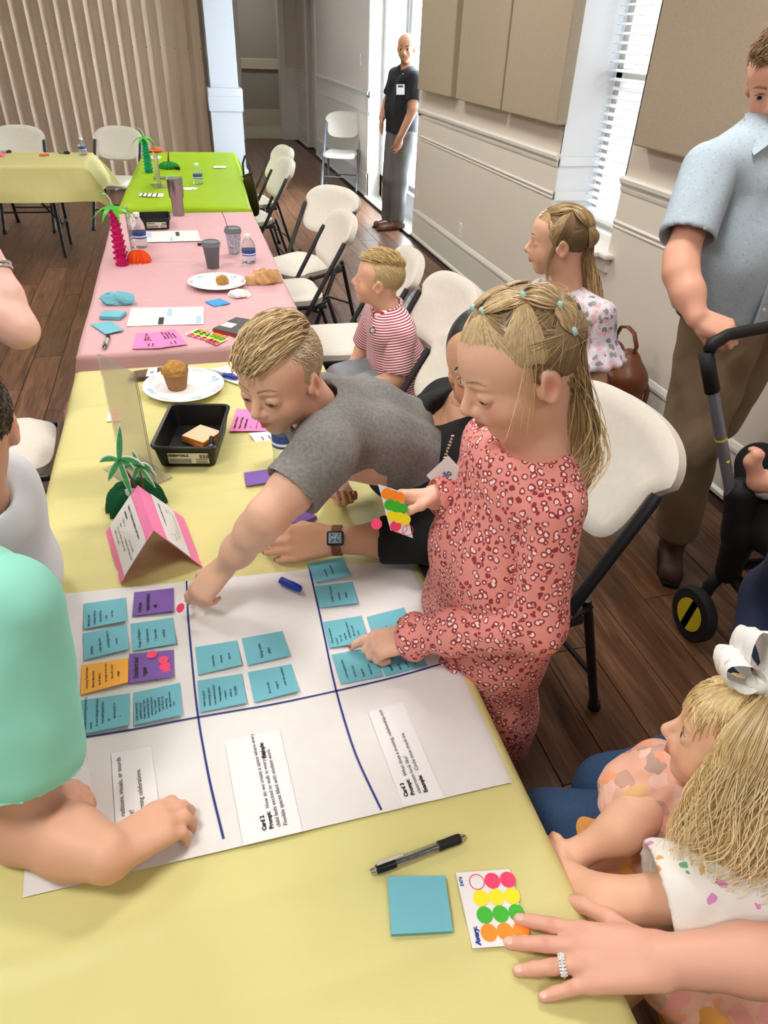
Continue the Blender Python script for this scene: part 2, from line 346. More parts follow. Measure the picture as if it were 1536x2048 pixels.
# outlet on the wainscot
ol = thing('wall_outlet', 'white electrical outlet plate low on the wainscot below the panels', 'outlet', (WX-.008, 5.77, .345))
M_pl = mat('outlet_plastic', 'efece4', .35)
MB().box((0, 0, 0), (.008, .072, .115), bev=.003).build('cover_plate', M_pl, ol)
for z in (-.024, .024): MB().box((-.005, 0, z), (.004, .035, .03), bev=.001).build('receptacle', mat('outlet_face', 'd8d3c8', .4), ol)
sw = thing('light_switch', 'white light switch plate beside the glazed door', 'switch', (WX-.006, 9.5, 1.42)); MB().box((0, 0, 0), (.01, .075, .115), bev=.003).build('cover_plate', M_pl, sw); MB().box((-.007, 0, 0), (.008, .012, .026)).build('toggle', M_pl, sw)
# ------------------------------------------------------------------ folding chairs
M_plw = mat('chair_plastic', 'dcd7cb', .5, noise=.03, nscale=60, bump=.25, bscale=500, bdist=.0008)
M_blk = mat('chair_frame_black', '26282b', .38)
M_rub = mat('rubber_foot', '141414', .7)
M_riv = mat('rivet', '9a9a98', .3, 1.)
SL = .577
def shell(top, bot, nu, nv):
    "closed skin between two (nv+1)x(nu+1) grids"
    k = (nu+1)*(nv+1); v = np.concatenate([top.reshape(-1, 3), bot.reshape(-1, 3)]); f = []
    I = lambda j, i: j*(nu+1)+i
    for j in range(nv):
        for i in range(nu):
            f.append((I(j, i), I(j, i+1), I(j+1, i+1), I(j+1, i))); f.append((k+I(j, i), k+I(j+1, i), k+I(j+1, i+1), k+I(j, i+1)))
    for i in range(nu): f.append((I(0, i+1), I(0, i), k+I(0, i), k+I(0, i+1))); f.append((I(nv, i), I(nv, i+1), k+I(nv, i+1), k+I(nv, i)))
    for j in range(nv): f.append((I(j, 0), I(j+1, 0), k+I(j+1, 0), k+I(j, 0))); f.append((I(j+1, nu), I(j, nu), k+I(j, nu), k+I(j+1, nu)))
    return v, f
def disc(nu, nv, pw=4.):
    "square grid mapped on a rounded square (superellipse) in [-1,1]^2"
    u = np.linspace(-1, 1, nu+1); v = np.linspace(-1, 1, nv+1); U, V = np.meshgrid(u, v)
    m = np.maximum(abs(U), abs(V)); r = (abs(U)**pw+abs(V)**pw)**(1/pw)+1e-9; s = np.where(m > 0, m/r, 1); return U*s, V*s, m
def make_chair(label):
    t = thing('folding_chair', label, 'chair')
    U, V, m = disc(20, 18, 5.)
    x = .205*U*(1-.06*(V > 0)*V); y = -.125+.205*V
    z = .446+.028*np.clip(-V-.25, 0, 1)**1.5*(1-.55*U**2)-.016*np.clip(V-.45, 0, 1)**1.5-.006*np.cos(U*PI)*(V < .6)
    rim = np.clip((m-.86)/.14, 0, 1); top = np.stack([x, y, z-.016*rim**2.2], 2)
    bot = np.stack([x*.985, y*.985-.125*.015, np.full_like(z, .405)+.006*np.clip(-V-.25, 0, 1)], 2)
    v, f = shell(top, bot, 20, 18); MB().add(v, f).build('seat', M_plw, t, auto=.9)
    U, V, m = disc(22, 14, 3.6)
    zz = .715+.128*V; lean = -SL*zz
    nb = np.clip((V-.12)/.35, 0, 1); nb = nb*nb*(3-2*nb); bx = U*(.199+.040*nb); cv = .034*U**2-.010*(1-V**2)-.016
    rim = np.clip((m-.88)/.12, 0, 1)
    fr = np.stack([bx, lean+cv-.012*rim**2, zz+.02*(V > .0)*V*(1-U**2)], 2); n = np.array([0, .866, .5])
    bk = fr*np.array([.985, 1, 1])-n*(.034+.0*U[..., None]); bk[..., 2] += .002
    v, f = shell(fr, bk, 22, 14); MB().add(v, f).build('backrest', M_plw, t, auto=.9)
    w = .222
    for s in (-1, 1):
        ts = MB().tube([(s*w, -SL*z_+(-.0), z_) for z_ in (.012, .2, .44, .62, .725)]+[(s*(w-.002), -SL*.745, .745)], [.0155]*5+[.014], 10, flat=.78, up=(1, 0, 0))
        lg = ts.build('leg', M_blk, t, smooth=False, auto=.7)
        MB().tube([(s*w, 0.0, .0), (s*w, -.015, .026)], .0185, 10).build('foot_cap', M_rub, lg)
        for z_ in (.40, .455): MB().lathe([(.006, 0), (.005, .003)], 8).build('rivet', M_riv, lg, loc=(s*(w+.0125), -SL*z_, z_), rot=(0, s*PI/2, 0))
        x_ = s*(w-.028)
        lg = MB().tube([(x_, -.335, .455), (x_, -.36, .38), (x_, -.47, .012)], .0145, 10, flat=.8, up=(1, 0, 0)).build('leg', M_blk, t, auto=.7)
        MB().tube([(x_, -.474, 0), (x_, -.466, .026)], .0175, 10).build('foot_cap', M_rub, lg)
        MB().box((s*(w-.018), -.13, .398), (.014, .40, .022), bev=.004).build('seat_rail', M_blk, t)
        MB().tube([(s*(w-.012), -.245, .40), (s*(w-.02), -.35, .435)], .007, 6).build('brace', M_blk, t)
    MB().tube([(-w+.028, -.43, .15), (w-.028, -.43, .15)], .0075, 8).build('crossbar', M_blk, t)
    MB().tube([(-w, -SL*.17, .17), (w, -SL*.17, .17)], .0075, 8).build('crossbar', M_blk, t)
    return t
CH = [(.505, 1.325, 1.705, 1.10, 'large near white folding chair under the seated woman in black'),
      (.40, 2.07, 1.62, 1, 'empty white folding chair just behind the woman in black'),
      (.60, 2.70, 1.72, 1, 'white folding chair carrying the boy in the striped polo'),
      (.522, 3.255, 1.516, 1, 'empty white folding chair at the near corner of the pink table, behind the striped boy'),
      (.386, 4.043, 1.635, 1, 'empty white folding chair at the middle of the pink table beside the crumpled muffin wrapper'),
      (.581, 4.537, 2.192, 1, 'white folding chair turned at an angle to the pink table, beyond the upright one'),
      (.341, 5.981, 1.694, 1, 'white folding chair with a brown bag hung on it at the green table corner'),
      (.43, 6.62, 1.78, 1, 'farthest white folding chair on the aisle side of the green table'),
      (1.932, 9.317, 2.787, 1, 'white folding chair standing alone against the far wall by the glazed door'),
      (-1.44, 7.56, 3.10, 1, 'left white folding chair behind the far yellow table'),
      (-.66, 7.57, 2.85, 1, 'right white folding chair behind the corner of the far yellow table'),
      (-.635, 2.44, -1.52, 1, 'white folding chair on the left side of the near table, only its seat in view'),
      (.68, .50, 1.57, 1, 'white folding chair under the jeans at the lower right, nearly hidden')]
chair0 = make_chair(CH[0][4]); chairs = []
for i, (x, y, rz, s, lab) in enumerate(CH):
    o = chair0 if i == 0 else dup(chair0, (x, y, 0), rz, lab)
    o.location = (x, y, 0); o.rotation_euler = (0, 0, rz); o.scale = (s, s, s); chairs.append(o); o['group'] = 'white folding chairs round the tables'
# the lone chair by the wall has a grey metal frame
M_gry = mat('chair_frame_grey', '7f858c', .35, .6)
for c in chairs[8].children:
    if c.name.split('.')[0] in ('leg', 'crossbar', 'seat_rail', 'brace'):
        c.data = c.data.copy(); c.data.materials[0] = M_gry
# ------------------------------------------------------------------ tables and plastic cloths
M_top = mat('table_plastic', 'cfcac0', .6)
def table(label, cx, cy, L, W, rz):
    t = thing('folding_table', label, 'table', (cx, cy, 0), rz, 'folding tables under the coloured cloths')
    MB().box((0, 0, .715), (W, L, .045), bev=.012).build('tabletop', M_top, t)
    for s in (-1, 1):
        y = s*(L/2-.28)
        for e in (-1, 1):
            MB().tube([(e*(W/2-.12), y, .69), (e*(W/2-.12), y, .03), (e*(W/2-.12), y, .0)], [.014, .014, .016], 8).build('leg', M_blk, t)
        MB().tube([(-W/2+.12, y, .22), (W/2-.12, y, .22)], .010, 8).build('crossbar', M_blk, t)
        MB().tube([(0, y, .22), (0, y-s*.35, .69)], .009, 8).build('brace', M_blk, t)
    return t
def cloth_mat(name, col, dark):
    m = mat(name, col, .42, bump=.6, bscale=8, bdist=.012, spec=.35)
    n, l, b = nodes(m); tr = n.new('ShaderNodeBsdfTranslucent'); tr.inputs[0].default_value = lin(col); mx = n.new('ShaderNodeMixShader'); mx.inputs[0].default_value = .22
    l.new(b.outputs[0], mx.inputs[1]); l.new(tr.outputs[0], mx.inputs[2]); l.new(mx.outputs[0], n['Material Output'].inputs[0]); return m
M_cy = cloth_mat('cloth_yellow', 'e7df98', 0); M_cp = cloth_mat('cloth_pink', 'e9bcc0', 0); M_cg = cloth_mat('cloth_lime', 'a8cd12', 0)
def vnoise(x, y, seed):
    "smooth value noise"
    r = np.random.RandomState(seed).rand(64, 64); xi = np.floor(x).astype(int); yi = np.floor(y).astype(int); fx = x-xi; fy = y-yi; fx = fx*fx*(3-2*fx); fy = fy*fy*(3-2*fy)
    g = lambda a, c: r[a % 64, c % 64]
    return g(xi, yi)*(1-fx)*(1-fy)+g(xi+1, yi)*fx*(1-fy)+g(xi, yi+1)*(1-fx)*fy+g(xi+1, yi+1)*fx*fy
def cloth(label, cx, cy, L, W, rz, m, hang, seed, step=.02, zt=.7405, creases=(), flare=.22, ends=1., cf=.42):
    nx = int((W+2*hang)/step); ny = int((L+2*hang)/step)
    u = np.linspace(-W/2-hang, W/2+hang, nx+1); v = np.linspace(-L/2-hang, L/2+hang, ny+1); A, B = np.meshgrid(u, v)
    r = .012
    ox = np.clip(abs(A)-W/2, 0, None); oy = np.clip(abs(B)-L/2, 0, None); d = np.maximum(ox, oy)+.0*ox; dd = np.hypot(ox, oy)
    corner = np.minimum(ox, oy)
    drop = np.where(dd > 0, np.maximum(ox, oy)*.97+(.18 if cf > .3 else .0)*corner, 0)
    wav = (.5+.5*np.sin(A*9+seed)*np.cos(B*7+seed*2))*.03+.03*vnoise(A*6+20, B*6+20, seed)
    out = drop*(flare*.35)+wav*np.clip(drop/.2, 0, 1)
    px = np.sign(A)*(np.minimum(abs(A), W/2)+np.where(ox > 0, np.minimum(ox, r)+out, 0)+np.where((ox > 0) & (oy > 0), corner*cf, 0))
    py = np.sign(B)*(np.minimum(abs(B), L/2)+np.where(oy > 0, np.minimum(oy, r)+out*ends, 0)+np.where((ox > 0) & (oy > 0), corner*cf*ends, 0))
    top = (dd == 0)
    ed = np.minimum(W/2-abs(A), L/2-abs(B))
    z = zt-np.clip(drop-r*.5, 0, None)
    rip = .0022*1.8*(vnoise(A*7+9, B*7+3, seed+1)-.5)+.0016*(vnoise(A*19, B*19+31, seed+2)-.5)
    for (ax, pos, hgt) in creases:
        q = (A if ax == 'x' else B)-pos-.012*np.sin((B if ax == 'x' else A)*5+pos*9); rip = rip+hgt*np.exp(-(q/.012)**2)
    z = z+np.where(top, np.clip(rip+.0012, 0, None)*np.clip(ed/.03, 0, 1), 0)
    v3 = np.stack([px, py, z], 2).reshape(-1, 3); f = [(j*(nx+1)+i, j*(nx+1)+i+1, (j+1)*(nx+1)+i+1, (j+1)*(nx+1)+i) for j in range(ny) for i in range(nx)]
    o = MB().add(v3, f).build('tablecloth', m, loc=(cx, cy, 0), rot=(0, 0, rz), smooth=True, fix=False)
    tag(o, label, 'tablecloth', 'plastic tablecloths'); return o
table('near folding table hidden under the yellow cloth with the white poster paper', .0, 1.10, 2.42, .765, 0)
cloth('yellow plastic tablecloth on the near table under the poster paper', .0, 1.10, 2.44, .79, 0, M_cy, .24, 3, .0125, ends=.15, cf=.06, creases=[('y', .62, .006), ('y', .28, .005), ('y', .42, .004), ('y', .12, .005), ('y', -.62, .006), ('y', -.74, .004), ('y', -.90, .005), ('y', .93, .004), ('y', 1.1, .003)])
table('middle folding table hidden under the pink cloth', .0, 3.59, 2.20, .765, 0)
cloth('pink plastic tablecloth on the middle table', .0, 3.59, 2.22, .80, -.004, M_cp, .26, 8, .0165, zt=.742, ends=.15, cf=.12, creases=[('y', .5, .003), ('y', 0, .003), ('y', -.55, .003), ('x', .1, .003), ('x', -.22, .002)])
table('far folding table hidden under the lime green cloth', .065, 6.075, 2.28, .755, -.045)
cloth('lime green plastic tablecloth on the far table by the column', .065, 6.065, 2.36, .79, -.045, M_cg, .25, 5, .025, ends=.15, cf=.15, creases=[('y', .4, .003), ('y', -.3, .003), ('x', 0, .002)])
table('folding table under the yellow cloth at the far left, set crosswise', -1.95, 6.88, 2.40, .70, PI/2)
cloth('yellow plastic tablecloth hanging low over the far left table', -1.95, 6.88, 2.44, .70, PI/2, M_cy, .27, 11, .02, creases=[('y', .4, .003), ('x', 0, .002)], flare=.5)
# ------------------------------------------------------------------ paper goods on the near table
TZ = .7445
M_pap = mat('white_paper', 'dedbd9', .7, noise=.015, nscale=40)
M_teal = mat('sticky_teal', '6fb4c2', .75); M_pur = mat('sticky_purple', '7a57a4', .75); M_org = mat('sticky_orange', 'fbb548', .75)
M_ink = mat('black_ink', '16161a', .6); M_inkg = mat('grey_ink', '3a3a40', .7); M_marker = mat('blue_marker_ink', '152a78', .5); M_inkb = mat('navy_pen_ink', '1f3450', .6)
M_hot = mat('hot_pink', 'ee3f6d', .6); M_yel = mat('neon_yellow', 'f6e21c', .6); M_grn = mat('neon_green', '3fb52d', .6); M_ora = mat('neon_orange', 'ff8f22', .6); M_pnk = mat('neon_pink_paper', 'f583bd', .65)
M_clr = mat('clear_plastic', 'f4f6f6', .08, trans=.92, ior=1.25, spec=.5)
def sheet_mb(c, n=6, curl=0., th=.0005, sag=0., seed=0):
    "thin slab on four world corners (TL,TR,BR,BL); curl lifts the BR/BL side a little"
    c = [np.array(q, float) for q in c]; u = np.linspace(0, 1, n+1); U, V = np.meshgrid(u, u)
    p = ((1-U)*(1-V))[..., None]*c[0]+(U*(1-V))[..., None]*c[1]+(U*V)[..., None]*c[2]+((1-U)*V)[..., None]*c[3]
    p[..., 2] += curl*(V**2)*(.35+.65*U)+sag*np.sin(U*PI)*np.sin(V*PI)
    b = p.copy(); b[..., 2] -= th
    v, f = shell(p[:, ::-1], b[:, ::-1], n, n); return MB().add(v, f)
def quadZ(px, z): return [Z(a, b, z) for a, b in px]
# poster paper: a large white sheet that bends down over the right edge of the table
TL, TR, BR, BL = np.array([-.368, 1.176, 0]), np.array([.40, 1.130, 0]), np.array([.40, .563, 0]), np.array([-.313, .556, 0])
n1, n2 = 44, 34; vs = []
for j in range(n2+1):
    for i in range(n1+1):
        u = i/n1*1.05; v = j/n2; p = (1-v)*(TL+(TR-TL)*u)+v*(BL+(BR-BL)*u)
        z = .7446+.0010*vnoise(np.array(u*9+3), np.array(v*7+2), 21)
        e = p[0]-.392
        if e > 0: z -= max(0, e-.004)*1.6+.0; p = p.copy(); p[0] = .392+min(e, .010)+max(0, e-.010)*.28
        vs.append((p[0], p[1], float(z)))
poster = MB().add(vs, [(j*(n1+1)+i, (j+1)*(n1+1)+i, (j+1)*(n1+1)+i+1, j*(n1+1)+i+1) for j in range(n2) for i in range(n1)]).build('poster_paper', M_pap, smooth=True, fix=False)
tag(poster, 'large white poster sheet ruled with blue marker lines, lying across the near table', 'poster')
def ribbon(px, wd, z, m, parent, name='marker_line'):
    p = [Z(a, b, z) for a, b in px]; q = []
    for k in range(len(p)-1):
        for t in np.linspace(0, 1, 6)[:-1]: q.append(p[k]*(1-t)+p[k+1]*t)
    q.append(p[-1]); q = np.array(q)
    for _ in range(3): q[1:-1] = (q[:-2]+2*q[1:-1]+q[2:])/4
    T = np.gradient(q, axis=0); N = np.stack([-T[:, 1], T[:, 0], 0*T[:, 0]], 1); N /= np.linalg.norm(N, axis=1)[:, None]
    v = np.concatenate([q-N*wd/2, q+N*wd/2]); k = len(q)
    return MB().add(v, [(i, i+1, k+i+1, k+i) for i in range(k-1)]).build(name, m, parent)
PZ = .7464
ribbon([(373, 1162), (376, 1240), (393, 1420), (418, 1560), (447, 1677)], .0034, PZ, M_marker, poster)
ribbon([(617, 1130), (640, 1230), (672, 1385), (710, 1510), (763, 1620)], .0034, PZ, M_marker, poster)
ribbon([(158, 1476), (260, 1460), (394, 1434), (540, 1410), (672, 1382), (800, 1352), (902, 1322)], .0034, PZ, M_marker, poster)
def write(o, c, lines, m, shear=0., bold=0., z=.0009):
    "lines: (along, across, size, text); along = left->top of the picture, across = rightwards"
    c = [np.array(q) for q in c]; up = Vector(c[0]-c[3]); rt = Vector(c[1]-c[0])
    for a, b, s, tx in lines:
        p = (c[3]*(1-b)+c[2]*b)*(1-a)+(c[0]*(1-b)+c[1]*b)*a; p = Vector(p)+Vector((0, 0, z))
        text('lettering', tx, s, m, frame(p, up, -rt), o, bold, shear=shear)
def Z6(q): return [(360+a/2.844, 1080+b/2.844) for a, b in q]
def Z5(q): return [(60+a/3.49, 1120+b/3.49) for a, b in q]
NT = [
 (Z5([(375, 305), (670, 262), (680, 438), (375, 488)]), M_teal, 'teal sticky note headed Monthly and, top left of the note block', .0065, ['Monthly and', 'Holiday themes', 'Memorial day', 'Veterans', 'Mothers day', 'etc'], M_inkb),
 (Z5([(728, 225), (1003, 195), (1006, 370), (715, 397)]), M_pur, 'purple sticky note reading culture appreciation week', .0105, ['culture', 'appreciation', 'week'], M_ink),
 (Z5([(368, 512), (675, 450), (692, 635), (380, 703)]), M_teal, 'teal sticky note starting Birthday, above the orange note', .0065, ['Birthday', 'teacher day and', 'Acknowledgement in', 'classrooms'], M_inkb),
 (Z5([(700, 445), (998, 402), (1023, 597), (714, 641)]), M_teal, 'teal sticky note about the pledge, between the two purple notes', .0065, ['Pledge of Allegiance', 'for both America', 'and Texas with', 'student leading'], M_inkb),
 (Z5([(360, 735), (685, 683), (688, 868), (356, 945)]), M_org, 'single orange sticky note with black handwriting', .0056, ['- 2 strong "love" breaks', 'library blue room', 'slides of who is', 'Prayer open to be seen', 'love it to all in need', 'student stage'], M_ink),
 (Z5([(692, 655), (1002, 626), (1006, 828), (688, 868)]), M_pur, 'purple sticky note reading Student led prayer with four pink dots', .0112, ['Student led', 'prayer'], M_ink),
 (Z5([(355, 978), (697, 930), (701, 1165), (345, 1226)]), M_teal, 'teal sticky note below the orange one, nearest the teal shirt', .0056, ['- Student led morning announce', 'ments', 'do word changes like days', 'be done each grade level', 'singing', 'do a dance party or', 'ice music'], M_inkb),
 (Z5([(721, 926), (1045, 857), (1068, 1095), (728, 1157)]), M_teal, 'teal sticky note crowded with writing, below the purple prayer note', .0056, ['Daily student led', 'positivity board', '- clean meets / time', 'parent and be there', '- announce student', 'teacher / monthly', 'repeated quarterly', 'even the floor can', '- be in a morning', '- decorate classrooms', 'bathrooms'], M_inkb),
 (Z6([(85, 610), (325, 570), (353, 720), (103, 772)]), M_teal, 'teal sticky note with two bulleted lines, upper left of the middle four', .0060, ['', '- custom mats', 'w/ welcome', '- Display art'], M_inkb),
 (Z6([(350, 560), (582, 517), (628, 668), (385, 718)]), M_teal, 'teal sticky note reading Making work, upper right of the middle four', .0078, ['', 'Making work', 'displays'], M_inkb),
 (Z6([(98, 800), (352, 760), (381, 938), (114, 985)]), M_teal, 'teal sticky note with six lines, lower left of the middle four', .0056, ['- make my space', 'welcoming a place', 'where teachers thrive', 'and feel supported', '- the heart is', 'and to share as', 'well TEACHERS'], M_inkb),
 (Z6([(386, 752), (632, 705), (680, 870), (425, 928)]), M_teal, 'teal sticky note with three lines, lower right of the middle four', .0062, ['', '- Meet in the', 'morning to', 'welcome the students'], M_inkb),
 (Z6([(725, 135), (927, 95), (975, 213), (770, 247)]), M_teal, 'teal sticky note under the wrist with the watch', .0062, ['', 'Homemade', 'traditions board', 'etc'], M_inkb),
 (Z6([(770, 262), (982, 236), (1013, 370), (793, 390)]), M_teal, 'teal sticky note just below the one under the watch', .0066, ['', 'Zucchini Chocolate', 'place to have', 'hand shakes'], M_inkb),
 (Z6([(813, 467), (1033, 430), (1075, 590), (850, 618)]), M_teal, 'teal sticky note above the girl\'s pointing finger', .0054, ['Time to talk about', 'yourself', '- Tea / S.E', 'During the', 'morning learning together', '- thoughts on a card', 'one parents'], M_inkb),
 (Z6([(1062, 437), (1275, 383), (1330, 520), (1105, 560)]), M_teal, 'teal sticky note half hidden behind the girl\'s pointing hand', .0060, ['', 'student'], M_inkb),
 (Z6([(862, 652), (1090, 610), (1157, 775), (916, 822)]), M_teal, 'teal sticky note under the girl\'s pointing fingertip', .0056, ['- more opportunities', 'to be social', 'to get to', 'know other'], M_inkb),
 (Z6([(1110, 655), (1345, 600), (1408, 715), (1172, 775)]), M_teal, 'teal sticky note under the girl\'s knuckles, right of the fingertip', .0060, ['Reading', 'during', 'a class', 'with friends'], M_inkb)]
for i, (px, m, lab, sz, lines, ink) in enumerate(NT):
    c = quadZ(px, PZ+.0008); o = sheet_mb(c, 6, .006 if i not in (15, 16, 17) else .001, .0006, .0).build('sticky_note', m, smooth=False); tag(o, lab, 'sticky note', 'sticky notes on the poster')
    k = max(4, len(lines)); wr = [(.07+.03*((j*7+i) % 3), (j+1.1)/(k+.9)*.92, sz, t) for j, t in enumerate(lines) if t]
    write(o, c, wr, ink, .18, .00012 if i not in (1, 5) else .00035, .0013+.0035*(i not in (15, 16, 17))*0)
    for ch in o.children: ch.location.z += .0012
# four pink dots on the prayer note
for k, (a, b) in enumerate([(852, 660), (930, 697), (942, 742), (958, 786)]):
    p = Z(60+a/3.49, 1120+b/3.49, PZ+.0025+.0004*k); o = MB().lathe([(.0095, 0), (.0095, .0003)], 20).build('dot_sticker', M_hot, loc=p)
    tag(o, ['hot pink dot sticker apart from the others on the prayer note', 'first of the three overlapping pink dots on the prayer note', 'middle of the three overlapping pink dots on the prayer note', 'lowest of the three overlapping pink dots on the prayer note'][k], 'sticker', 'pink dots on the prayer note')
# prompt cards
def Z8(q): return [(400+a/2.743, 1380+b/2.743) for a, b in q]
M_card = mat('card_white', 'e6e4e4', .6)
def card(px, lab, lines, z=PZ+.0006):
    c = quadZ(px, z); o = sheet_mb(c, 4, .0, .0005).build('prompt_card', M_card); tag(o, lab, 'card', 'printed prompt cards')
    for a, b, s, t, bold in lines: write(o, c, [(a, b, s, t)], M_ink if bold else M_inkg, 0, .0004 if bold else .00005, .0009)
    return o
card(Z8([(135, 283), (437, 217), (563, 775), (238, 853)]), 'white prompt card headed Card 2 at the poster\'s lower edge', [(.08, .42, .0085, 'Card 2', 1), (.08, .54, .0085, 'Prompt:', 1), (.265, .54, .0085, 'How do we create a space where every', 0), (.08, .66, .0085, 'child feels excited to walk in every day?', 0), (.735, .66, .0085, 'Example:', 1), (.08, .78, .0085, 'Flexible spaces filled with student work.', 0)])
card(Z8([(922, 118), (1112, 65), (1342, 592), (1115, 640)]), 'white prompt card headed Card 3 near the table\'s right edge', [(.08, .20, .0085, 'Card 3', 1), (.08, .36, .0085, 'Prompt:', 1), (.265, .36, .0085, 'What does a trusting, relationship-rich', 0), (.08, .52, .0085, 'classroom look like?', 0), (.08, .68, .0085, 'Example:', 1), (.29, .68, .0085, 'Circle time check-ins.', 0)])
card([(222, 1507), (302, 1493), (322, 1640), (232, 1655)], 'white prompt card half covered by the boy\'s spread hand', [(.06, .22, .0095, '   raditions, visuals, or sounds', 0), (.06, .42, .0095, '    t?', 0), (.06, .66, .0095, '    orning celebrations.', 0)])
card([(105, 1338), (146, 1335), (139, 1525), (60, 1540)], 'white title card with bold print, partly behind the teal sleeve', [(.30, .50, .0105, 'of Design', 1), (.18, .72, .0105, 'environment where', 1), (.18, .94, .0105, '    achieve', 1)], PZ+.0004)
c = quadZ([(60, 1545), (175, 1530), (185, 1585), (85, 1615)], PZ+.001); o = sheet_mb(c, 3).build('prompt_card', M_card); tag(o, 'loose white cards beneath the boy\'s forearm', 'card', 'printed prompt cards')
# dot sticker sheets -----------------------------------------------------
def dots(c, rows, cols, parent, mats, u0=.13, du=.30, v0=.15, dv=.235, r=.0093, ring=(), name='dot'):
    c = [np.array(q) for q in c]; nrm = np.cross(c[1]-c[0], c[3]-c[0]); nrm = nrm/np.linalg.norm(nrm); nrm = nrm if nrm[2] > 0 else -nrm
    ex = c[1]-c[0]; ex = ex/np.linalg.norm(ex); ey = np.cross(nrm, ex)
    for i in range(rows):
        for j in range(cols):
            u = u0+.5*du+du*j; v = v0+dv*i; p = (1-u)*(1-v)*c[0]+u*(1-v)*c[1]+u*v*c[2]+(1-u)*v*c[3]+nrm*.0006
            a = np.arange(24)*2*PI/24; k = 24; o_ = r*(np.cos(a)[:, None]*ex+np.sin(a)[:, None]*ey)+p
            if (i, j) in ring:
                MB().add(np.concatenate([o_, (o_-p)*.88+p]), [(q, (q+1) % k, k+(q+1) % k, k+q) for q in range(k)]).build('dot_outline', mats[i], parent)
            else: MB().add(np.concatenate([o_, o_+nrm*.0002]), [tuple(range(k, 2*k))]+[(q, (q+1) % k, k+(q+1) % k, k+q) for q in range(k)]).build(name, mats[i], parent)
def ZB(q): return [(700+a/2.844, 1640+b/2.844) for a, b in q]
c = quadZ(ZB([(602, 300), (908, 279), (1022, 706), (697, 730)]), TZ+.002)
stk = sheet_mb(c, 4, .0, .0005).build('sticker_sheet', M_card); tag(stk, 'sheet of pink, yellow, green and orange dots under the adult\'s fingers', 'sticker sheet')
dots(c, 4, 3, stk, [M_hot, M_yel, M_grn, M_ora], .20, .285, .15, .225, .0108, {(0, 0)})
M_navy = mat('navy_print', '1d3f8f', .6)
write(stk, c, [(.03, .155, .0085, 'Avery.', )], M_navy, .2, .0006, .0008); write(stk, c, [(.80, .09, .0065, '5474')], M_navy, .1, .0002, .0008)
c = quadZ(ZB([(212, 322), (540, 315), (585, 632), (236, 650)]), TZ+.0065); o = sheet_mb(c, 4, .0, .0055).build('sticky_pad', M_teal); tag(o, 'blank teal sticky pad lying beside the pen on the yellow cloth', 'sticky note pad')
# ball pen --------------------------------------------------------------
M_bkp = mat('black_plastic', '101113', .35); M_grip = mat('rubber_grip', '151515', .65); M_chr = mat('chrome', 'c9c9c9', .2, 1.)
def axis_thing(name, lab, cat, a, b, **k):
    "empty at a with +x towards b"
    o = thing(name, lab, cat, **k); M = frame(a, Vector(b)-Vector(a), Vector((0, 0, 1)).cross(Vector(b)-Vector(a))); o.matrix_world = M; return o
def alongx(prof, n=14): return MB().add(*(lambda m: (m.v[0][:, [2, 0, 1]], m.f))(MB().lathe(prof, n)))
def ballpen(lab, a, b, body=None, grip=M_grip, r=.0055, clip=True, cap=None):
    a = np.array(a); b = np.array(b); L = np.linalg.norm(b-a); o = axis_thing('ballpoint_pen', lab, 'pen', a, b)
    alongx([(r*.6, 0), (r*.62, .05*L), (r*.7, .055*L)]).build('push_button', M_chr, o, auto=.6)
    alongx([(r*.85, .055*L), (r*.95, .09*L), (r, .25*L), (r*.98, .251*L)]).build('clip_collar', M_bkp, o, auto=.6)
    alongx([(r*.92, .25*L), (r*.95, .72*L)]).build('barrel', body or M_clr, o, auto=.6)
    alongx([(r*.35, .24*L), (r*.35, .93*L)]).build('ink_tube', M_bkp, o)
    alongx([(r*1.0, .70*L), (r*1.06, .71*L), (r*1.0, .75*L), (r*1.05, .9*L), (r*.95, .935*L)]).build('grip', grip, o, auto=.6)
    alongx([(r*.92, .935*L), (r*.45, .985*L), (r*.2, L)]).build('tip', M_chr, o, auto=.6)
    if clip: MB().box((.20*L, r*.3, r*1.35), (.27*L, r*.7, r*.25), bev=.0004).build('clip', M_chr, o)
    return o
M_sil = mat('silver_barrel', 'aeb2b4', .3, .4)
pen = ballpen('clear and black ballpoint pen with rubber grip lying above the sticky pad', Z(741, 1744, TZ+.008), Z(932, 1672, TZ+.008), M_clr, r=.0068)
# ---------------------------------------------------------------- pink folded tent sign
M_tentp = mat('tent_pink_card', 'f082b2', .7)
tent = thing('tent_sign', 'pink folded tent sign with printed white panels on the near table', 'sign')
Lb, Lf, Rb, Rf = (np.array(v) for v in ((-.257, 1.374, TZ), (-.217, 1.182, TZ), (-.085, 1.395, TZ), (-.051, 1.20, TZ)))
Mb, Mf = (Lb+Rb)/2+[0, 0, .109], (Lf+Rf)/2+[0, 0, .118]
t_ = np.array([.0006, 0, .0003])
def leaf(a, b, c_, d, nm):
    nn = np.cross(b-a, d-a); nn /= np.linalg.norm(nn); q = np.array([a, b, c_, d]); v = np.concatenate([q, q-nn*.0007])
    return MB().add(v, [(0, 1, 2, 3), (7, 6, 5, 4), (0, 4, 5, 1), (1, 5, 6, 2), (2, 6, 7, 3), (3, 7, 4, 0)]).build(nm, M_tentp, tent)
l1 = leaf(Lf, Mf, Mb, Lb, 'card_flap'); l2 = leaf(Rb, Mb, Mf, Rf, 'card_flap')
def onleaf(a, b, c_, d, u, v, nn): return a*(1-u)*(1-v)+b*u*(1-v)+c_*u*v+d*(1-u)*v+nn
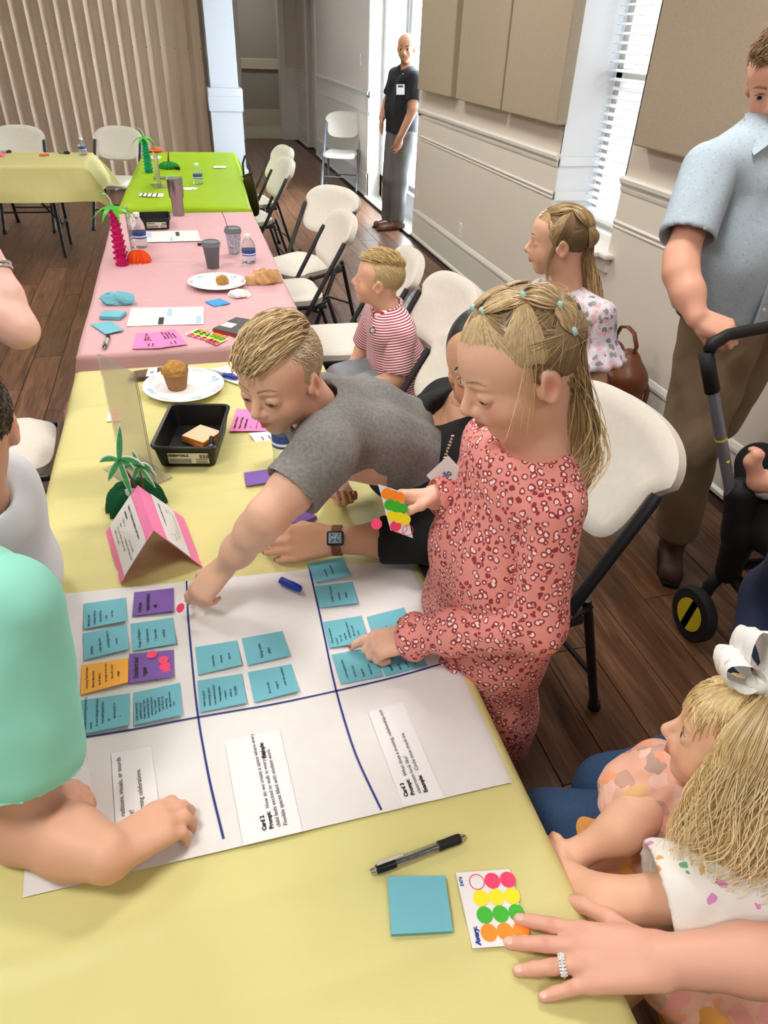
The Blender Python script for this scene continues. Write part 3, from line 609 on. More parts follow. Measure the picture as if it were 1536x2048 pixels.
def tentpaper(a, b, c_, d, u0, u1, nsign, title, body, txtdown):
    nn = np.cross(b-a, d-a); nn /= np.linalg.norm(nn); nn *= nsign
    q = [onleaf(a, b, c_, d, u, v, nn*.0012) for u, v in ((u0, .0), (u1, .0), (u1, 1.), (u0, 1.))]
    q2 = [x+nn*.0004 for x in q]; p = MB().add(q+q2, [(4, 5, 6, 7), (3, 2, 1, 0), (0, 1, 5, 4), (1, 2, 6, 5), (2, 3, 7, 6), (3, 0, 4, 7)]).build('printed_panel', M_pap, tent)
    for k, (txt, s, bold, uu, vv) in enumerate(title+body):
        o = Vector(onleaf(a, b, c_, d, uu, vv, nn*.0022)); xd = Vector((a-d)*(1-uu)+(b-c_)*uu)*(1 if txtdown else -1); yd = Vector((b-a)*(1-vv)+(c_-d)*vv)
        M = frame(o, xd, yd)
        text('lettering', txt, s, M_ink if bold else M_inkg, M, p, .0003 if bold else .00005)
A_ = (Lf, Mf, Mb, Lb)
tentpaper(*A_, .14, .80, 1, [('Station 3: Culture & Interior and Design', .0085, 1, .66, .87), ('Invitation:', .0085, 1, .55, .87)], [('Fold & a rising conversation: we are to walk', .0075, 0, .46, .80), ('culture, a school, and delighted, looking & sound.', .0075, 0, .38, .80), ('Tag, what culture, color, or tags', .0075, 0, .30, .80), ('culture, and space.', .0075, 0, .22, .80)], True)
B_ = (Rb, Mb, Mf, Rf)
tentpaper(*B_, .26, .74, 1, [('Station 3: Culture & Interior and Design', .0075, 1, .62, .16), ('Invitation:', .0075, 1, .55, .62)], [('culture, a school, and delighted, looking & sound', .0068, 0, .47, .16), ('Tag, what culture, color, or tags and walls', .0068, 0, .40, .16), ('what is fun to the room, the heart', .0068, 0, .33, .2)], False)
for o in tent.children:
    pass
# ---------------------------------------------------------------- acrylic sign holders
M_acr = mat('acrylic', 'f4f1ea', .10, trans=.87, ior=1.12, spec=.6)
def acrylic(lab, a, b, h, base=.045, ang=0):
    a = np.array(a); b = np.array(b); d = (b-a)/np.linalg.norm(b-a); nrm = np.array([-d[1], d[0], 0]); o = thing('sign_holder', lab, 'sign holder', tuple((a+b)/2)); inv = (a+b)/2
    def slab(p, q, hh, off, nm):
        w_ = [p+nrm*off, q+nrm*off, q+nrm*(off+.0018), p+nrm*(off+.0018)]; v = np.array([x-inv for x in w_]+[x-inv+[0, 0, hh] for x in w_])
        MB().add(v, [(0, 1, 2, 3), (4, 7, 6, 5), (0, 4, 5, 1), (1, 5, 6, 2), (2, 6, 7, 3), (3, 7, 4, 0)]).build(nm, M_acr, o)
    slab(a, b, h, .0012, 'front_sheet'); slab(a, b, h, -.003, 'back_sheet')
    w_ = [a-nrm*base, b-nrm*base, b+nrm*base, a+nrm*base]; v = np.array([x-inv for x in w_]+[x-inv+[0, 0, .003] for x in w_])
    MB().add(v, [(0, 1, 2, 3), (4, 7, 6, 5), (0, 4, 5, 1), (1, 5, 6, 2), (2, 6, 7, 3), (3, 7, 4, 0)]).build('base', M_acr, o); return o
acrylic('empty clear acrylic sign holder behind the tent sign on the near table', (-.15, 1.553, TZ), (-.238, 1.686, TZ), .30, .05)
acrylic('clear acrylic sign holder beside the pink palm cup on the pink table', (-.265, 3.66, TZ), (-.262, 3.82, TZ), .22, .035)
acrylic('clear acrylic sign holder standing on the lime green cloth', (-.13, 5.50, TZ), (-.16, 5.66, TZ), .21, .05)
# ---------------------------------------------------------------- honeycomb paper balls and palms
def honeycomb(lab, m, loc, r, h, n=26, cat='decoration'):
    o = thing('honeycomb_ball', lab, cat, loc); mb = MB()
    for k in range(n):
        a = 2*PI*k/n; b2 = 2*PI*(k+.5)/n; pr = [(math.cos(t)**.8*r*1.0, math.sin(t)*h) for t in np.linspace(0, PI/2*.985, 9)]
        v = []; f = []
        for i, (rr_, z_) in enumerate(pr):
            v += [(rr_*math.cos(a), rr_*math.sin(a), z_), (rr_*.66*math.cos(b2), rr_*.66*math.sin(b2), z_*.90)]
        for a2 in (2*PI*(k+1)/n,):
            k0 = len(v); v += [(rr_*math.cos(a2), rr_*math.sin(a2), z_) for rr_, z_ in pr]
        m_ = len(pr)
        for i in range(m_-1): f += [(2*i, 2*i+1, 2*i+3, 2*i+2), (2*i+1, k0+i, k0+i+1, 2*i+3)]
        mb.add(v, f)
    b_ = mb.build('pleated_dome', m, o, fix=False); return o
M_dkg = mat('tissue_dark_green', '0f5a35', .8); M_orgt = mat('tissue_orange', 'ee5a1d', .8); M_grt = mat('tissue_green', '1f8a2e', .8)
hc = honeycomb('dark green honeycomb paper ball with a cut-out palm, behind the tent sign', M_dkg, (-.192, 1.466, TZ), .072, .068, 15)
M_leafp = mat('printed_palm_green', '3f9a52', .6, noise=.25, nscale=120); M_trunk = mat('printed_palm_brown', '6b4a32', .7); M_wedge = mat('white_card_edge', 'e8edf4', .6)
def frond(mb, p0, d, L, wv, droop, flat, n=9):
    "leaf blade in the plane spanned by d and up, thickness along flat"
    p0 = np.array(p0, float); d = np.array(d, float); d /= np.linalg.norm(d); P_ = [p0+d*L*t+np.array([0, 0, -droop*L*t*t]) for t in np.linspace(0, 1, n)]; P_ = np.array(P_)
    T = np.gradient(P_, axis=0); T /= np.linalg.norm(T, axis=1)[:, None]; N = np.cross(T, flat); w_ = wv*np.sin(np.linspace(.12, 1, n)*PI)**.8
    a = P_+N*w_[:, None]; b = P_-N*w_[:, None]; F = np.array(flat)*.0006
    v = np.concatenate([a+F, b+F, a-F, b-F]); f = []
    for i in range(n-1): f += [(i, i+1, n+i+1, n+i), (2*n+i, 3*n+i, 3*n+i+1, 2*n+i+1), (i, 2*n+i, 2*n+i+1, i+1), (n+i, n+i+1, 3*n+i+1, 3*n+i)]
    mb.add(v, f)
fl_ = np.array([math.sin(YAW), -math.cos(YAW), 0])*-1.; sd = np.array([math.cos(YAW+.1), -math.sin(YAW+.1)*1, 0]); fl_ = np.cross(sd, [0, 0, 1.])
def palmcut(base, crown, sc, angs, nm):
    base = np.array(base); crown = np.array(crown); mid = (base+crown)/2+sd*.006*sc
    q = [base, (base+mid)/2+sd*.002, mid, (mid+crown)/2, crown]
    MB().tube(q, [.0045*sc, .004*sc, .0036*sc, .003*sc, .0028*sc], 6, flat=.2, up=sd).build('palm_trunk', M_trunk, hc)
    for a, L, dr in angs:
        d = math.cos(a)*sd+math.sin(a)*np.array([0, 0, 1.])
        mb = MB(); frond(mb, crown, d, L*sc, .0060*sc, dr*1.15, fl_); mb.build('palm_leaf', M_leafp, hc)
        mb = MB(); frond(mb, crown-fl_*.0016, d, L*sc*1.06, .0085*sc, dr*1.15, fl_); mb.build('leaf_backing', M_wedge, hc)
palmcut((.012, -.03, .05), (-.012, -.045, .155), 1.0, [(1.35, .085, -.05), (.45, .06, .5), (2.75, .05, .5), (-2.2, .062, .1), (-1.45, .095, -.05), (.1, .03, .6)], 'a')
palmcut((.022, -.03, .05), (.026, -.045, .135), .72, [(1.75, .055, .0), (.7, .055, .7), (2.5, .06, .7), (-2.1, .06, .1), (-1.0, .075, .1), (.05, .05, .5)], 'b')
MB().box((.0, -.03, .055), (.03, .001, .03)).build('card_tab', M_wedge, hc)
honeycomb('orange honeycomb paper ball beside the pink palm cup', M_orgt, (-.235, 3.62, TZ), .058, .055, 15)
h2 = honeycomb('flat green honeycomb paper ball on the lime table', M_grt, (-.07, 6.36, TZ), .085, .045, 15)
MB().tube([(0, 0, .03), (.005, 0, .07), (.012, 0, .12)], [.008, .007, .003], 6).build('palm_trunk', M_trunk, h2)
# ---------------------------------------------------------------- palm-tree sippers
def palmcup(lab, col, loc, h, lid):
    m = mat('cup_'+lab.split()[0], col, .06, trans=.82, ior=1.25, spec=.6); o = thing('palm_cup', lab, 'cup', loc); pr = [(.001, 0), (.030, 0), (.033, .01)]
    z = .015; H_ = h*.80; k = 0; n = 9
    for k in range(n):
        z0 = .012+(H_-.012)*k/n; z1 = .012+(H_-.012)*(k+1)/n; r0 = .034-.014*k/n
        pr += [(r0*.78, z0+.002), (r0*.86, z0+(z1-z0)*.5), (r0*1.08, z1-.004), (r0*1.02, z1-.001)]
    pr += [(.016, H_+.004), (.014, H_+.01)]
    MB().lathe(pr, 20).build('trunk_body', m, o, auto=.9)
    ml = mat('palm_lid_green', '4fc13c', .3, trans=.25, ior=1.3)
    MB().lathe([(.018, H_+.004), (.02, H_+.012), (.012, H_+.022), (.006, H_+.03)], 14).build('lid', ml, o, auto=.8)
    for k in range(8):
        a = 2*PI*k/8+.3; d = np.array([math.cos(a), math.sin(a), .28]); mb = MB(); frond(mb, (0, 0, H_+.016), d, .108, .016, .75, np.cross(d/np.linalg.norm(d), np.cross([0, 0, 1.], d)/np.linalg.norm(np.cross([0, 0, 1.], d)))); mb.build('palm_leaf', ml, o)
    MB().tube([(0, 0, H_+.02), (-.004, 0, H_+.05), (-.016, 0, H_+.07), (-.035, 0, H_+.078)], .0035, 8).build('straw', mat('straw_pale', 'd8e6cf', .3, trans=.4), o)
    MB().lathe([(.006, 0), (.006, .012)], 8).build('straw_cap', mat('cap_green', '4bd04a', .35), o, loc=(-.036, 0, H_+.072)); return o
palmcup('hot pink palm tree cup with green leaves on the pink table', 'e0267f', (-.311, 3.573, TZ), .30, 0)
palmcup('turquoise palm tree cup with green leaves on the lime green table', '1fb58f', (-.221, 6.142, TZ), .28, 0)
# ---------------------------------------------------------------- black trays
M_tray = mat('tray_black', '0d0d0e', .42); M_lab = mat('label_paper', 'd9d3c0', .6); M_lbg = mat('label_grey', '8f8d86', .6)
def tray(lab, loc, rz, w=.20, l=.245, h=.065):
    o = thing('storage_tray', lab, 'tray', loc, rz); mb = MB()
    def ring(x, y, z, r=.018, n=5):
        out = []
        for cx_, cy_, a0 in ((x, y, 0), (-x, y, PI/2), (-x, -y, PI), (x, -y, 3*PI/2)):
            for k in range(n+1): a = a0+PI/2*k/n; out.append((cx_-np.sign(cx_)*r+r*math.cos(a), cy_-np.sign(cy_)*r+r*math.sin(a), z))
        return out
    W, L = w/2, l/2; t = .012
    rings = [ring(W-t, L-t, 0), ring(W-.003, L-.003, h-.012), ring(W+.001, L+.001, h-.010), ring(W+.003, L+.003, h-.003), ring(W, L, h), ring(W-.006, L-.006, h-.002), ring(W-t-.005, L-t-.005, .003, .012)]
    k = len(rings[0]); v = sum(rings, []); f = [(i*k+j, i*k+(j+1) % k, (i+1)*k+(j+1) % k, (i+1)*k+j) for i in range(len(rings)-1) for j in range(k)]
    f += [tuple(range(k))[::-1], tuple((len(rings)-1)*k+j for j in range(k))]
    MB().add(v, f).build('tray_body', M_tray, o, auto=.7)
    # front label
    a = math.atan2(.009, h-.012)
    lb = MB().box((0, 0, 0), (w*.62, .0006, h*.52)).build('label', M_lab, o); lb.location = (.008, -L+.0065-.0012, h*.42); lb.rotation_euler = (a, 0, 0)
    MB().box((-w*.13, -.0004, -h*.08), (w*.34, .0006, h*.14)).box((-w*.13, -.0004, -h*.19), (w*.34, .0006, h*.08)).build('label_stripe', M_lbg, lb)
    bars = MB()
    for q in range(9): bars.box((w*.17+q*.0028, -.0004, h*.10), (.0008+.0007*((q*5) % 3), .0006, h*.2))
    for q in range(3): bars.box((w*.20, -.0004, -h*.05-q*.0055), (w*.18, .0006, .0018))
    bars.build('barcode', M_ink, lb)
    tx = text('lettering', 'ESSENTIALS.', .0098 if l > .2 else .008, M_ink, Matrix.Identity(4), lb, .0004); tx.matrix_world = Matrix.Identity(4); tx.location = (-w*.295, -.0012, h*.10); tx.rotation_euler = (PI/2, 0, 0)
    return o
tr1 = tray('black plastic tray labelled ESSENTIALS on the near yellow cloth', (-.046, 1.743, TZ), -.215, .168, .25)
tray('small black plastic tray on the pink cloth beside the steel tumbler', (-.163, 4.34, TZ+.001), .02, .17, .18, .062)
ri = Matrix.Rotation(-.215, 3, 'Z')
def intray(x, y, z): v = ri @ Vector((x, y, z)); return np.array((-.046+v.x, 1.743+v.y, TZ+z))
# orange pads in the tray, each pad a thing
M_pad1 = mat('pad_orange', 'f08c2e', .7); M_padp = mat('pad_peach', 'e9c39c', .7)
for k, (hh, m, lab, da) in enumerate([(.010, M_pad1, 'orange sticky pad at the bottom of the tray\'s pile', .0), (.010, M_padp, 'peach-topped sticky pad on the pile in the black tray', .09)]):
    o = MB().box((0, 0, hh/2), (.076, .076, hh), bev=.001).build('sticky_pad', M_pad1, loc=intray(.018, .020, .004+.0105*k), rot=(0, 0, .72+da)); tag(o, lab, 'sticky note pad', 'sticky pads in the tray')
    if k: MB().box((0, 0, hh+.0006), (.0755, .0755, .001)).build('top_sheet', M_padp, o)
c = [intray(*p) for p in ((-.062, -.050, .006), (.025, -.055, .006), (.025, -.096, .006), (-.062, -.092, .006))]; o = sheet_mb(c, 3).build('sticker_sheet', M_card); tag(o, 'sticker strip with hot pink dots lying in the black tray', 'sticker sheet'); dots(c, 1, 4, o, [M_hot], .02, .24, .45, .2, .0105)
def marker(lab, a, b, body, capm, r=.006, capfrac=.42, name='marker_pen', band=None):
    a = np.array(a); b = np.array(b); L = np.linalg.norm(b-a); o = axis_thing(name, lab, 'marker', a, b)
    alongx([(r*.85, 0), (r, .02*L), (r, (1-capfrac)*L)]).build('barrel', body, o, auto=.6)
    alongx([(r*1.08, (1-capfrac)*L), (r*1.02, .88*L), (r*.75, .985*L), (r*.5, L)]).build('cap', capm, o, auto=.6)
    MB().box((.80*L, 0, r*1.15), (.22*L, r*.5, r*.3), bev=.0004).build('clip', capm, o)
    if band: alongx([(r*1.01, .12*L), (r*1.01, .42*L)], 14).build('print_band', band, o)
    return o
M_mg = mat('marker_grey', '8d8f92', .45); M_mblue = mat('marker_blue', '1c3fae', .4); M_mblk = mat('marker_black', '111214', .4)
marker('grey and black marker standing in the tray corner', intray(.060, -.085, .012), intray(.056, -.04, .050), M_mg, M_mblk)
# ---------------------------------------------------------------- plates, muffin, napkins
M_plate = mat('paper_plate', 'eeeeec', .6); M_pblue = mat('plate_print_blue', '74bccb', .6); M_pgrey = mat('plate_print_grey', '7f8488', .6)
def plate(lab, loc, rz, rx=.125, ry=.132):
    o = thing('paper_plate', lab, 'plate', loc, rz, 'oval paper plates with printed rims'); pr = [(.001, .001), (.62, .001), (.70, .004), (.80, .014), (.97, .020), (1.0, .0195), (1.0, .0185), (.97, .018), (.80, .012), (.68, .001), (.60, 0), (.001, 0)]
    MB().lathe([(r*rx, z) for r, z in pr], 48, sy=ry/rx).build('dish', M_plate, o, auto=.9)
    for k in range(8):
        a = 2*PI*k/8+.2; mb = MB()
        if k % 2 == 0:
            for rr_ in (.010, .016, .022):
                p = [((.90*rx*math.cos(a))+rr_*math.cos(t), (.90*ry*math.sin(a))+rr_*math.sin(t)*.8) for t in np.linspace(a+PI*.55, a+PI*1.45, 12)]
                zf = lambda x, y: .0138+max(0, (math.hypot(x/rx, y/ry)-.80))*.035+.0008 if math.hypot(x/rx, y/ry) > .8 else .0045+max(0, math.hypot(x/rx, y/ry)-.70)*.1
                mb.tube([(x, y, zf(x, y)) for x, y in p], .0008, 4)
            mb.build('rim_print', M_pblue, o)
        else:
            for q in range(9):
                b_ = a+(q-4)*.05; mb.tube([(r_*rx*math.cos(b_), r_*ry*math.sin(b_), .0146 if r_ < .85 else .0196) for r_ in (.82, .95)], .0006, 4)
            mb.build('rim_print', M_pgrey, o)
    return o
plate('oval paper plate holding the muffin on the near table', (-.064, 2.112, TZ+.001), .1)
plate('oval paper plate with muffin crumbs on the pink table', (.108, 3.19, TZ+.001), .5)
mf = thing('muffin', 'banana nut muffin in a brown paper wrapper on the near plate', 'muffin', (-.085, 2.122, TZ+.003)); n = 20; v = []; f = []
pr = [(.027, 0), (.030, .014), (.036, .046), (.040, .062)]
M_wrap = mat('brown_baking_paper', '9a6e48', .65, noise=.15, nscale=60); M_muf = mat('muffin_crumb', 'b08243', .9, noise=.3, nscale=90, bump=.8, bscale=140)
for i, (r, z) in enumerate(pr):
    for k in range(40): a = 2*PI*k/40; rr_ = r+(.0018 if k % 2 else -.0012); v.append((rr_*math.cos(a), rr_*math.sin(a), z+(.010*max(0, math.sin(4*a+.5)) if i == 3 else 0)))
f = [(i*40+j, i*40+(j+1) % 40, (i+1)*40+(j+1) % 40, (i+1)*40+j) for i in range(3) for j in range(40)]+[tuple(range(40))[::-1]]
MB().add(v, f).build('paper_wrapper', M_wrap, mf)
bm = bmesh.new(); bmesh.ops.create_icosphere(bm, subdivisions=4, radius=1)
for q in bm.verts:
    c_ = q.co; nn = .9+.2*float(vnoise(np.array(c_.x*3+9), np.array(c_.y*3+c_.z*2+9), 4)); q.co = Vector((c_.x*.0405*nn, c_.y*.0405*nn, .056+c_.z*.034*nn if c_.z > 0 else .056+c_.z*.012))
me = bpy.data.meshes.new('muffin_top'); bm.to_mesh(me); bm.free(); link('muffin_top', me, M_muf, mf, smooth=True)
def lump(name, lab, cat, loc, s, m, seed, sub=3, amp=.5, freq=2.2, group=None):
    bm = bmesh.new(); bmesh.ops.create_icosphere(bm, subdivisions=sub, radius=1)
    for q in bm.verts:
        c_ = q.co; k = 1-amp/2+amp*float(vnoise(np.array(c_.x*freq+20+c_.z), np.array(c_.y*freq+20-c_.z*1.7), seed)); z = max(c_.z*k, -.35)+.35; q.co = Vector((c_.x*s[0]*k, c_.y*s[1]*k, z*s[2]))
    me = bpy.data.meshes.new(name); bm.to_mesh(me); bm.free(); o = link(name, me, m, loc=loc); tag(o, lab, cat, group); return o
lump('muffin_piece', 'bitten piece of muffin left on the far paper plate', 'muffin', (.130, 3.20, TZ+.003), (.026, .02, .028), M_muf, 7)
lump('muffin_wrapper', 'crumpled brown muffin wrapper at the pink table\'s right edge', 'wrapper', (.318, 3.20, TZ), (.068, .042, .045), mat('wrapper_tan', 'c99b68', .6, noise=.2, nscale=50), 12, 4, .9, 3.4)
M_nap = mat('napkin', 'eae7e4', .9)
lump('crumpled_napkin', 'crumpled white napkin with print near the blue square note', 'napkin', (.190, 3.02, TZ), (.040, .03, .020), M_nap, 5, 3, .9, 3.1)
lump('crumpled_napkin', 'small torn napkin behind the tumbler on the lime cloth', 'napkin', (.06, 5.44, TZ), (.04, .022, .010), M_nap, 6, 3, .9, 3.1)
c = quadZ([(400, 742), (470, 728), (535, 742), (480, 770)], TZ+.004); o = sheet_mb(c, 4, .004, .003).build('napkin', M_nap); tag(o, 'folded white napkin beneath the blue capped marker', 'napkin')
marker('grey barrelled marker with a blue cap on the white napkin', Z(414, 742, TZ+.014), Z(476, 756, TZ+.014), M_mg, M_mblue, .0075, .45)
# wood-look coasters stack left of the muffin
M_wood = mat('dark_brown_cover', '5f4433', .6, noise=.2, nscale=60)
for k, (px, lab) in enumerate([([(268, 742), (330, 733), (332, 750), (258, 756)], 'small brown notebook with a white barcode label behind the sign holder'), ([(300, 738), (330, 736), (335, 752), (305, 754)], 'second brown notebook half under the plate rim')]):
    c = quadZ(px, TZ+.014-.003*k); o = sheet_mb(c, 2, 0, .012-.002*k).build('notebook', M_wood); tag(o, lab, 'notebook')
    if not k:
        cl = [c[0]*.55+c[1]*.45, c[0]*.25+c[1]*.75, c[3]*.25+c[2]*.75, c[3]*.55+c[2]*.45]; lb = sheet_mb([q+[0, 0, .0008] for q in cl], 2).build('label', M_card, o)
        bz = MB(); a_, b_, cc, d_ = [q+np.array([0, 0, .0013]) for q in cl]
        for q in range(7):
            t0 = .3+q*.06; bz.quad(a_*(1-t0)*.6+b_*t0*.6+(d_*(1-t0)+cc*t0)*.4, a_*(1-t0-.03)*.6+b_*(t0+.03)*.6+(d_*(1-t0-.03)+cc*(t0+.03))*.4, (a_*(1-t0-.03)+b_*(t0+.03))*.3+(d_*(1-t0-.03)+cc*(t0+.03))*.7, (a_*(1-t0)+b_*t0)*.3+(d_*(1-t0)+cc*t0)*.7)
        bz.build('barcode', M_ink, lb, fix=False)
c = quadZ([(219, 818), (240, 816), (245, 840), (213, 843)], TZ+.0015); o = sheet_mb(c, 2).build('sticker_sheet', M_card); tag(o, 'corner of a sticker sheet with orange dots left of the sign holder', 'sticker sheet'); dots(c, 3, 1, o, [M_ora]*3, .30, .55, .2, .3, .0095)
# pink card, white slip, purple notes near the boy
c = quadZ([(473, 817), (545, 822), (540, 862), (459, 862)], TZ+.003); o = sheet_mb(c, 3).build('printed_card', M_pnk); tag(o, 'bright pink printed card beside the leaning boy\'s chin', 'card')
write(o, c, [(.1, .12+.13*k, .009, t) for k, t in enumerate(['Station 3: Culture &', 'Interior and Design', 'thoughtful looks'])], M_ink, 0, .0004, .0008)
write(o, c, [(.1, .52+.14*k, .007, t) for k, t in enumerate(['Card 1', 'Prompt: what traditions', 'visuals, or sounds'])], M_inkg, 0, .0001, .0008)
c = quadZ([(497, 866), (548, 862), (560, 880), (513, 886)], TZ+.002); o = sheet_mb(c, 3).build('paper_slip', M_card); tag(o, 'white printed slip just below the pink card', 'card'); write(o, c, [(.2, .4, .007, 'Prompt'), (.2, .7, .007, 'Example')], M_ink, 0, .0002, .0008)
c = quadZ([(488, 945), (546, 937), (551, 965), (492, 973)], TZ+.004); o = sheet_mb(c, 5, .004, .0006, .003).build('sticky_note', M_pur); tag(o, 'blank purple sticky note lying between the tray and the boy\'s arm', 'sticky note')
c = quadZ([(597, 1003), (634, 1033), (600, 1045), (563, 1042)], TZ+.011); o = sheet_mb(c, 3, .0, .009).build('sticky_pad', M_pur); tag(o, 'purple sticky pad below the leaning boy\'s elbow', 'sticky note pad')
marker('blue felt marker lying on the poster below the watch hand', Z(561, 1160, PZ+.008), Z(602, 1179, PZ+.008), M_mblue, M_mblue, .0078, .5)
ballpen('slim grey pen lying beyond the wrist with the watch', Z(622, 1055, TZ+.006), Z(660, 1078, TZ+.006), M_sil, r=.005)
# ---------------------------------------------------------------- bottles, cups
M_wat = mat('bottle_plastic', 'e9f0f2', .08, trans=.9, ior=1.2, spec=.5); M_blab = mat('bottle_label_blue', '2d4a9a', .5); M_bw = mat('bottle_cap_white', 'f1f3f4', .4)
def bottle(lab, loc, h=.205, r=.031):
    o = thing('water_bottle', lab, 'bottle', loc, 0, 'small water bottles'); k = h/.205
    pr = [(.001, .004), (r*.75, 0), (r*.95, .006*k), (r, .02*k), (r*.96, .035*k), (r, .05*k), (r, .11*k), (r*.97, .125*k), (r*.8, .15*k), (r*.45, .178*k), (r*.40, .19*k)]
    MB().lathe(pr, 22).build('bottle_body', M_wat, o, auto=.9)
    MB().lathe([(r*1.01, .058*k), (r*1.01, .098*k)], 22, cap=False).build('label', M_blab, o, smooth=True); MB().lathe([(r*1.012, .066*k), (r*1.012, .074*k)], 22, cap=False).build('label_stripe', M_bw, o, smooth=True)
    MB().lathe([(r*.46, .185*k), (r*.47, .205*k), (r*.42, .207*k)], 16).build('cap', M_bw, o, auto=.6); return o
bottle('water bottle beside the leaning boy\'s sleeve on the near table', (.183, 1.605, TZ), .19)
bottle('water bottle behind the pink palm cup on the pink table', (-.232, 3.90, TZ), .165, .034)
bottle('water bottle by the patterned cup at the pink table\'s right edge', (.285, 3.545, TZ), .13, .034)
bottle('water bottle standing on the lime green table', (.13, 5.65, TZ), .135, .034)
bottle('water bottle on the far left yellow table', (-.77, 7.04, TZ), .13, .033)
M_lidg = mat('cup_lid_grey', '72777c', .45); M_cupg = mat('cup_slate', '6a6c70', .6); M_cupw = mat('cup_patterned', 'dfe3e8', .6)
n, l, b = nodes(M_cupw); tc = n.new('ShaderNodeTexCoord'); vo = n.new('ShaderNodeTexVoronoi'); vo.feature = 'DISTANCE_TO_EDGE'; vo.inputs['Scale'].default_value = 42; l.new(tc.outputs['Object'], vo.inputs['Vector']); wv = n.new('ShaderNodeMath'); wv.operation = 'SINE'; ml = n.new('ShaderNodeMath'); ml.operation = 'MULTIPLY'; ml.inputs[1].default_value = 34; l.new(vo.outputs['Distance'], ml.inputs[0]); l.new(ml.outputs[0], wv.inputs[0]); rp = n.new('ShaderNodeValToRGB'); rp.color_ramp.elements[0].position = .45; rp.color_ramp.elements[0].color = lin('8b9db5'); rp.color_ramp.elements[1].position = .55; rp.color_ramp.elements[1].color = lin('e6e8ea'); l.new(wv.outputs[0], rp.inputs[0]); l.new(rp.outputs[0], b.inputs['Base Color'])
def cup(lab, loc, body, stir):
    o = thing('coffee_cup', lab, 'cup', loc); MB().lathe([(.001, .003), (.026, 0), (.028, .002), (.039, .105), (.0405, .107)], 24).build('cup_body', body, o, auto=.7)
    if body is M_cupg: MB().lathe([(.0275, 0), (.0285, .008)], 24, cap=False).build('base_band', M_bw, o)
    MB().lathe([(.043, .103), (.044, .111), (.041, .113), (.040, .124), (.036, .126), (.034, .121), (.001, .121)], 24).build('lid', M_lidg, o, auto=.7)
    if stir: MB().tube([(-.02, 0, .11), (-.035, .0, .17), (-.045, 0, .20)], .0016, 5).build('stir_stick', M_bkp, o)
    return o
cup('plain slate grey paper coffee cup with grey lid on the pink table', (.106, 3.462, TZ), M_cupg, 0); cup('patterned white paper coffee cup with grey lid and stir stick', (.228, 3.72, TZ), M_cupw, 1)
M_steel = mat('brushed_steel', '9a9694', .28, .9)
tu = thing('steel_tumbler', 'tall brushed steel tumbler between the pink and lime cloths', 'tumbler', (-.029, 4.635, TZ)); MB().lathe([(.001, .002), (.034, 0), (.035, .09), (.044, .105), (.046, .19), (.0475, .2)], 26).build('tumbler_body', M_steel, tu, auto=.7); MB().lathe([(.048, .198), (.0485, .206), (.045, .212), (.042, .207), (.001, .207)], 26).build('lid', M_clr, tu, auto=.7)
# ---------------------------------------------------------------- papers on the pink table
M_pt = TZ+.0025
def zq(q): return [(150+a/3.268, 380+b/3.268) for a, b in q]
M_lblue = mat('print_pale_blue', 'a9c3e3', .6); M_dark = mat('print_dark', '1d2531', .6)
for k, (px, lab, boxes) in enumerate([([(455, 272), (800, 263), (824, 332), (460, 342)], 'white handout with small blue tabs beside the far tray', [(.05, .12, .07, .45, 0), (.57, .12, .07, .38, 1), (.44, .60, .06, .35, 0)]), ([(368, 770), (842, 762), (840, 876), (338, 890)], 'white handout with blue and black tabs in the middle of the pink table', [(.50, .08, .07, .42, 0), (.40, .58, .07, .38, 1), (.90, .55, .07, .38, 0)])]):
    c = quadZ(zq(px), M_pt); o = sheet_mb(c, 3).build('handout', M_pap); tag(o, lab, 'paper handout')
    for u, v, du, dv, dk in boxes:
        g = lambda u, v: c[0]*(1-u)*(1-v)+c[1]*u*(1-v)+c[2]*u*v+c[3]*(1-u)*v+np.array([0, 0, .0004])
        sheet_mb([g(u, v), g(u+du, v), g(u+du, v+dv), g(u, v+dv)], 1, 0, .0002).build('printed_tab', M_dark if dk else M_lblue, o)
lump('crumpled_note', 'crumpled teal sticky notes farthest of the three teal ones on pink', 'sticky note', Z(240, 606, TZ), (.068, .035, .03), M_teal, 31, 3, .9, 2.4)
c = quadZ(zq([(185, 785), (335, 792), (290, 830), (158, 826)]), TZ+.014); o = sheet_mb(c, 2, 0, .012).build('sticky_pad', M_teal); tag(o, 'thick teal sticky pad in the middle of the three on pink', 'sticky note pad')
c = quadZ(zq([(100, 875), (235, 855), (322, 920), (200, 945)]), TZ+.004); o = sheet_mb(c, 3, .004).build('sticky_note', M_teal); tag(o, 'two teal sticky notes fanned flat, nearest of the teal ones on pink', 'sticky note')
ballpen('black and silver pen lying by the pink table\'s left corner', Z(208, 697, TZ+.007), Z(217, 670, TZ+.007), M_sil, r=.007)
for px, lab in [([(400, 935), (500, 930), (578, 1032), (373, 1038)], 'lower bright pink printed card, half covered, on the pink cloth'), ([(468, 935), (655, 910), (735, 1008), (535, 1032)], 'upper bright pink printed card lying over another on the pink cloth')]:
    c = quadZ(zq(px), M_pt+(.0015 if 'upper' in lab else 0)); o = sheet_mb(c, 3).build('printed_card', M_pnk); tag(o, lab, 'card')
    write(o, c, [(.45, .50+.11*k, .012, t) for k, t in enumerate(['Station 2: Teach', 'Teaching plan', 'for our school', 'and culture'])]+[(.1, .56+.14*k, .01, t) for k, t in enumerate(['Card 2', 'Prompt'])], M_ink, 0, .0003, .0008)
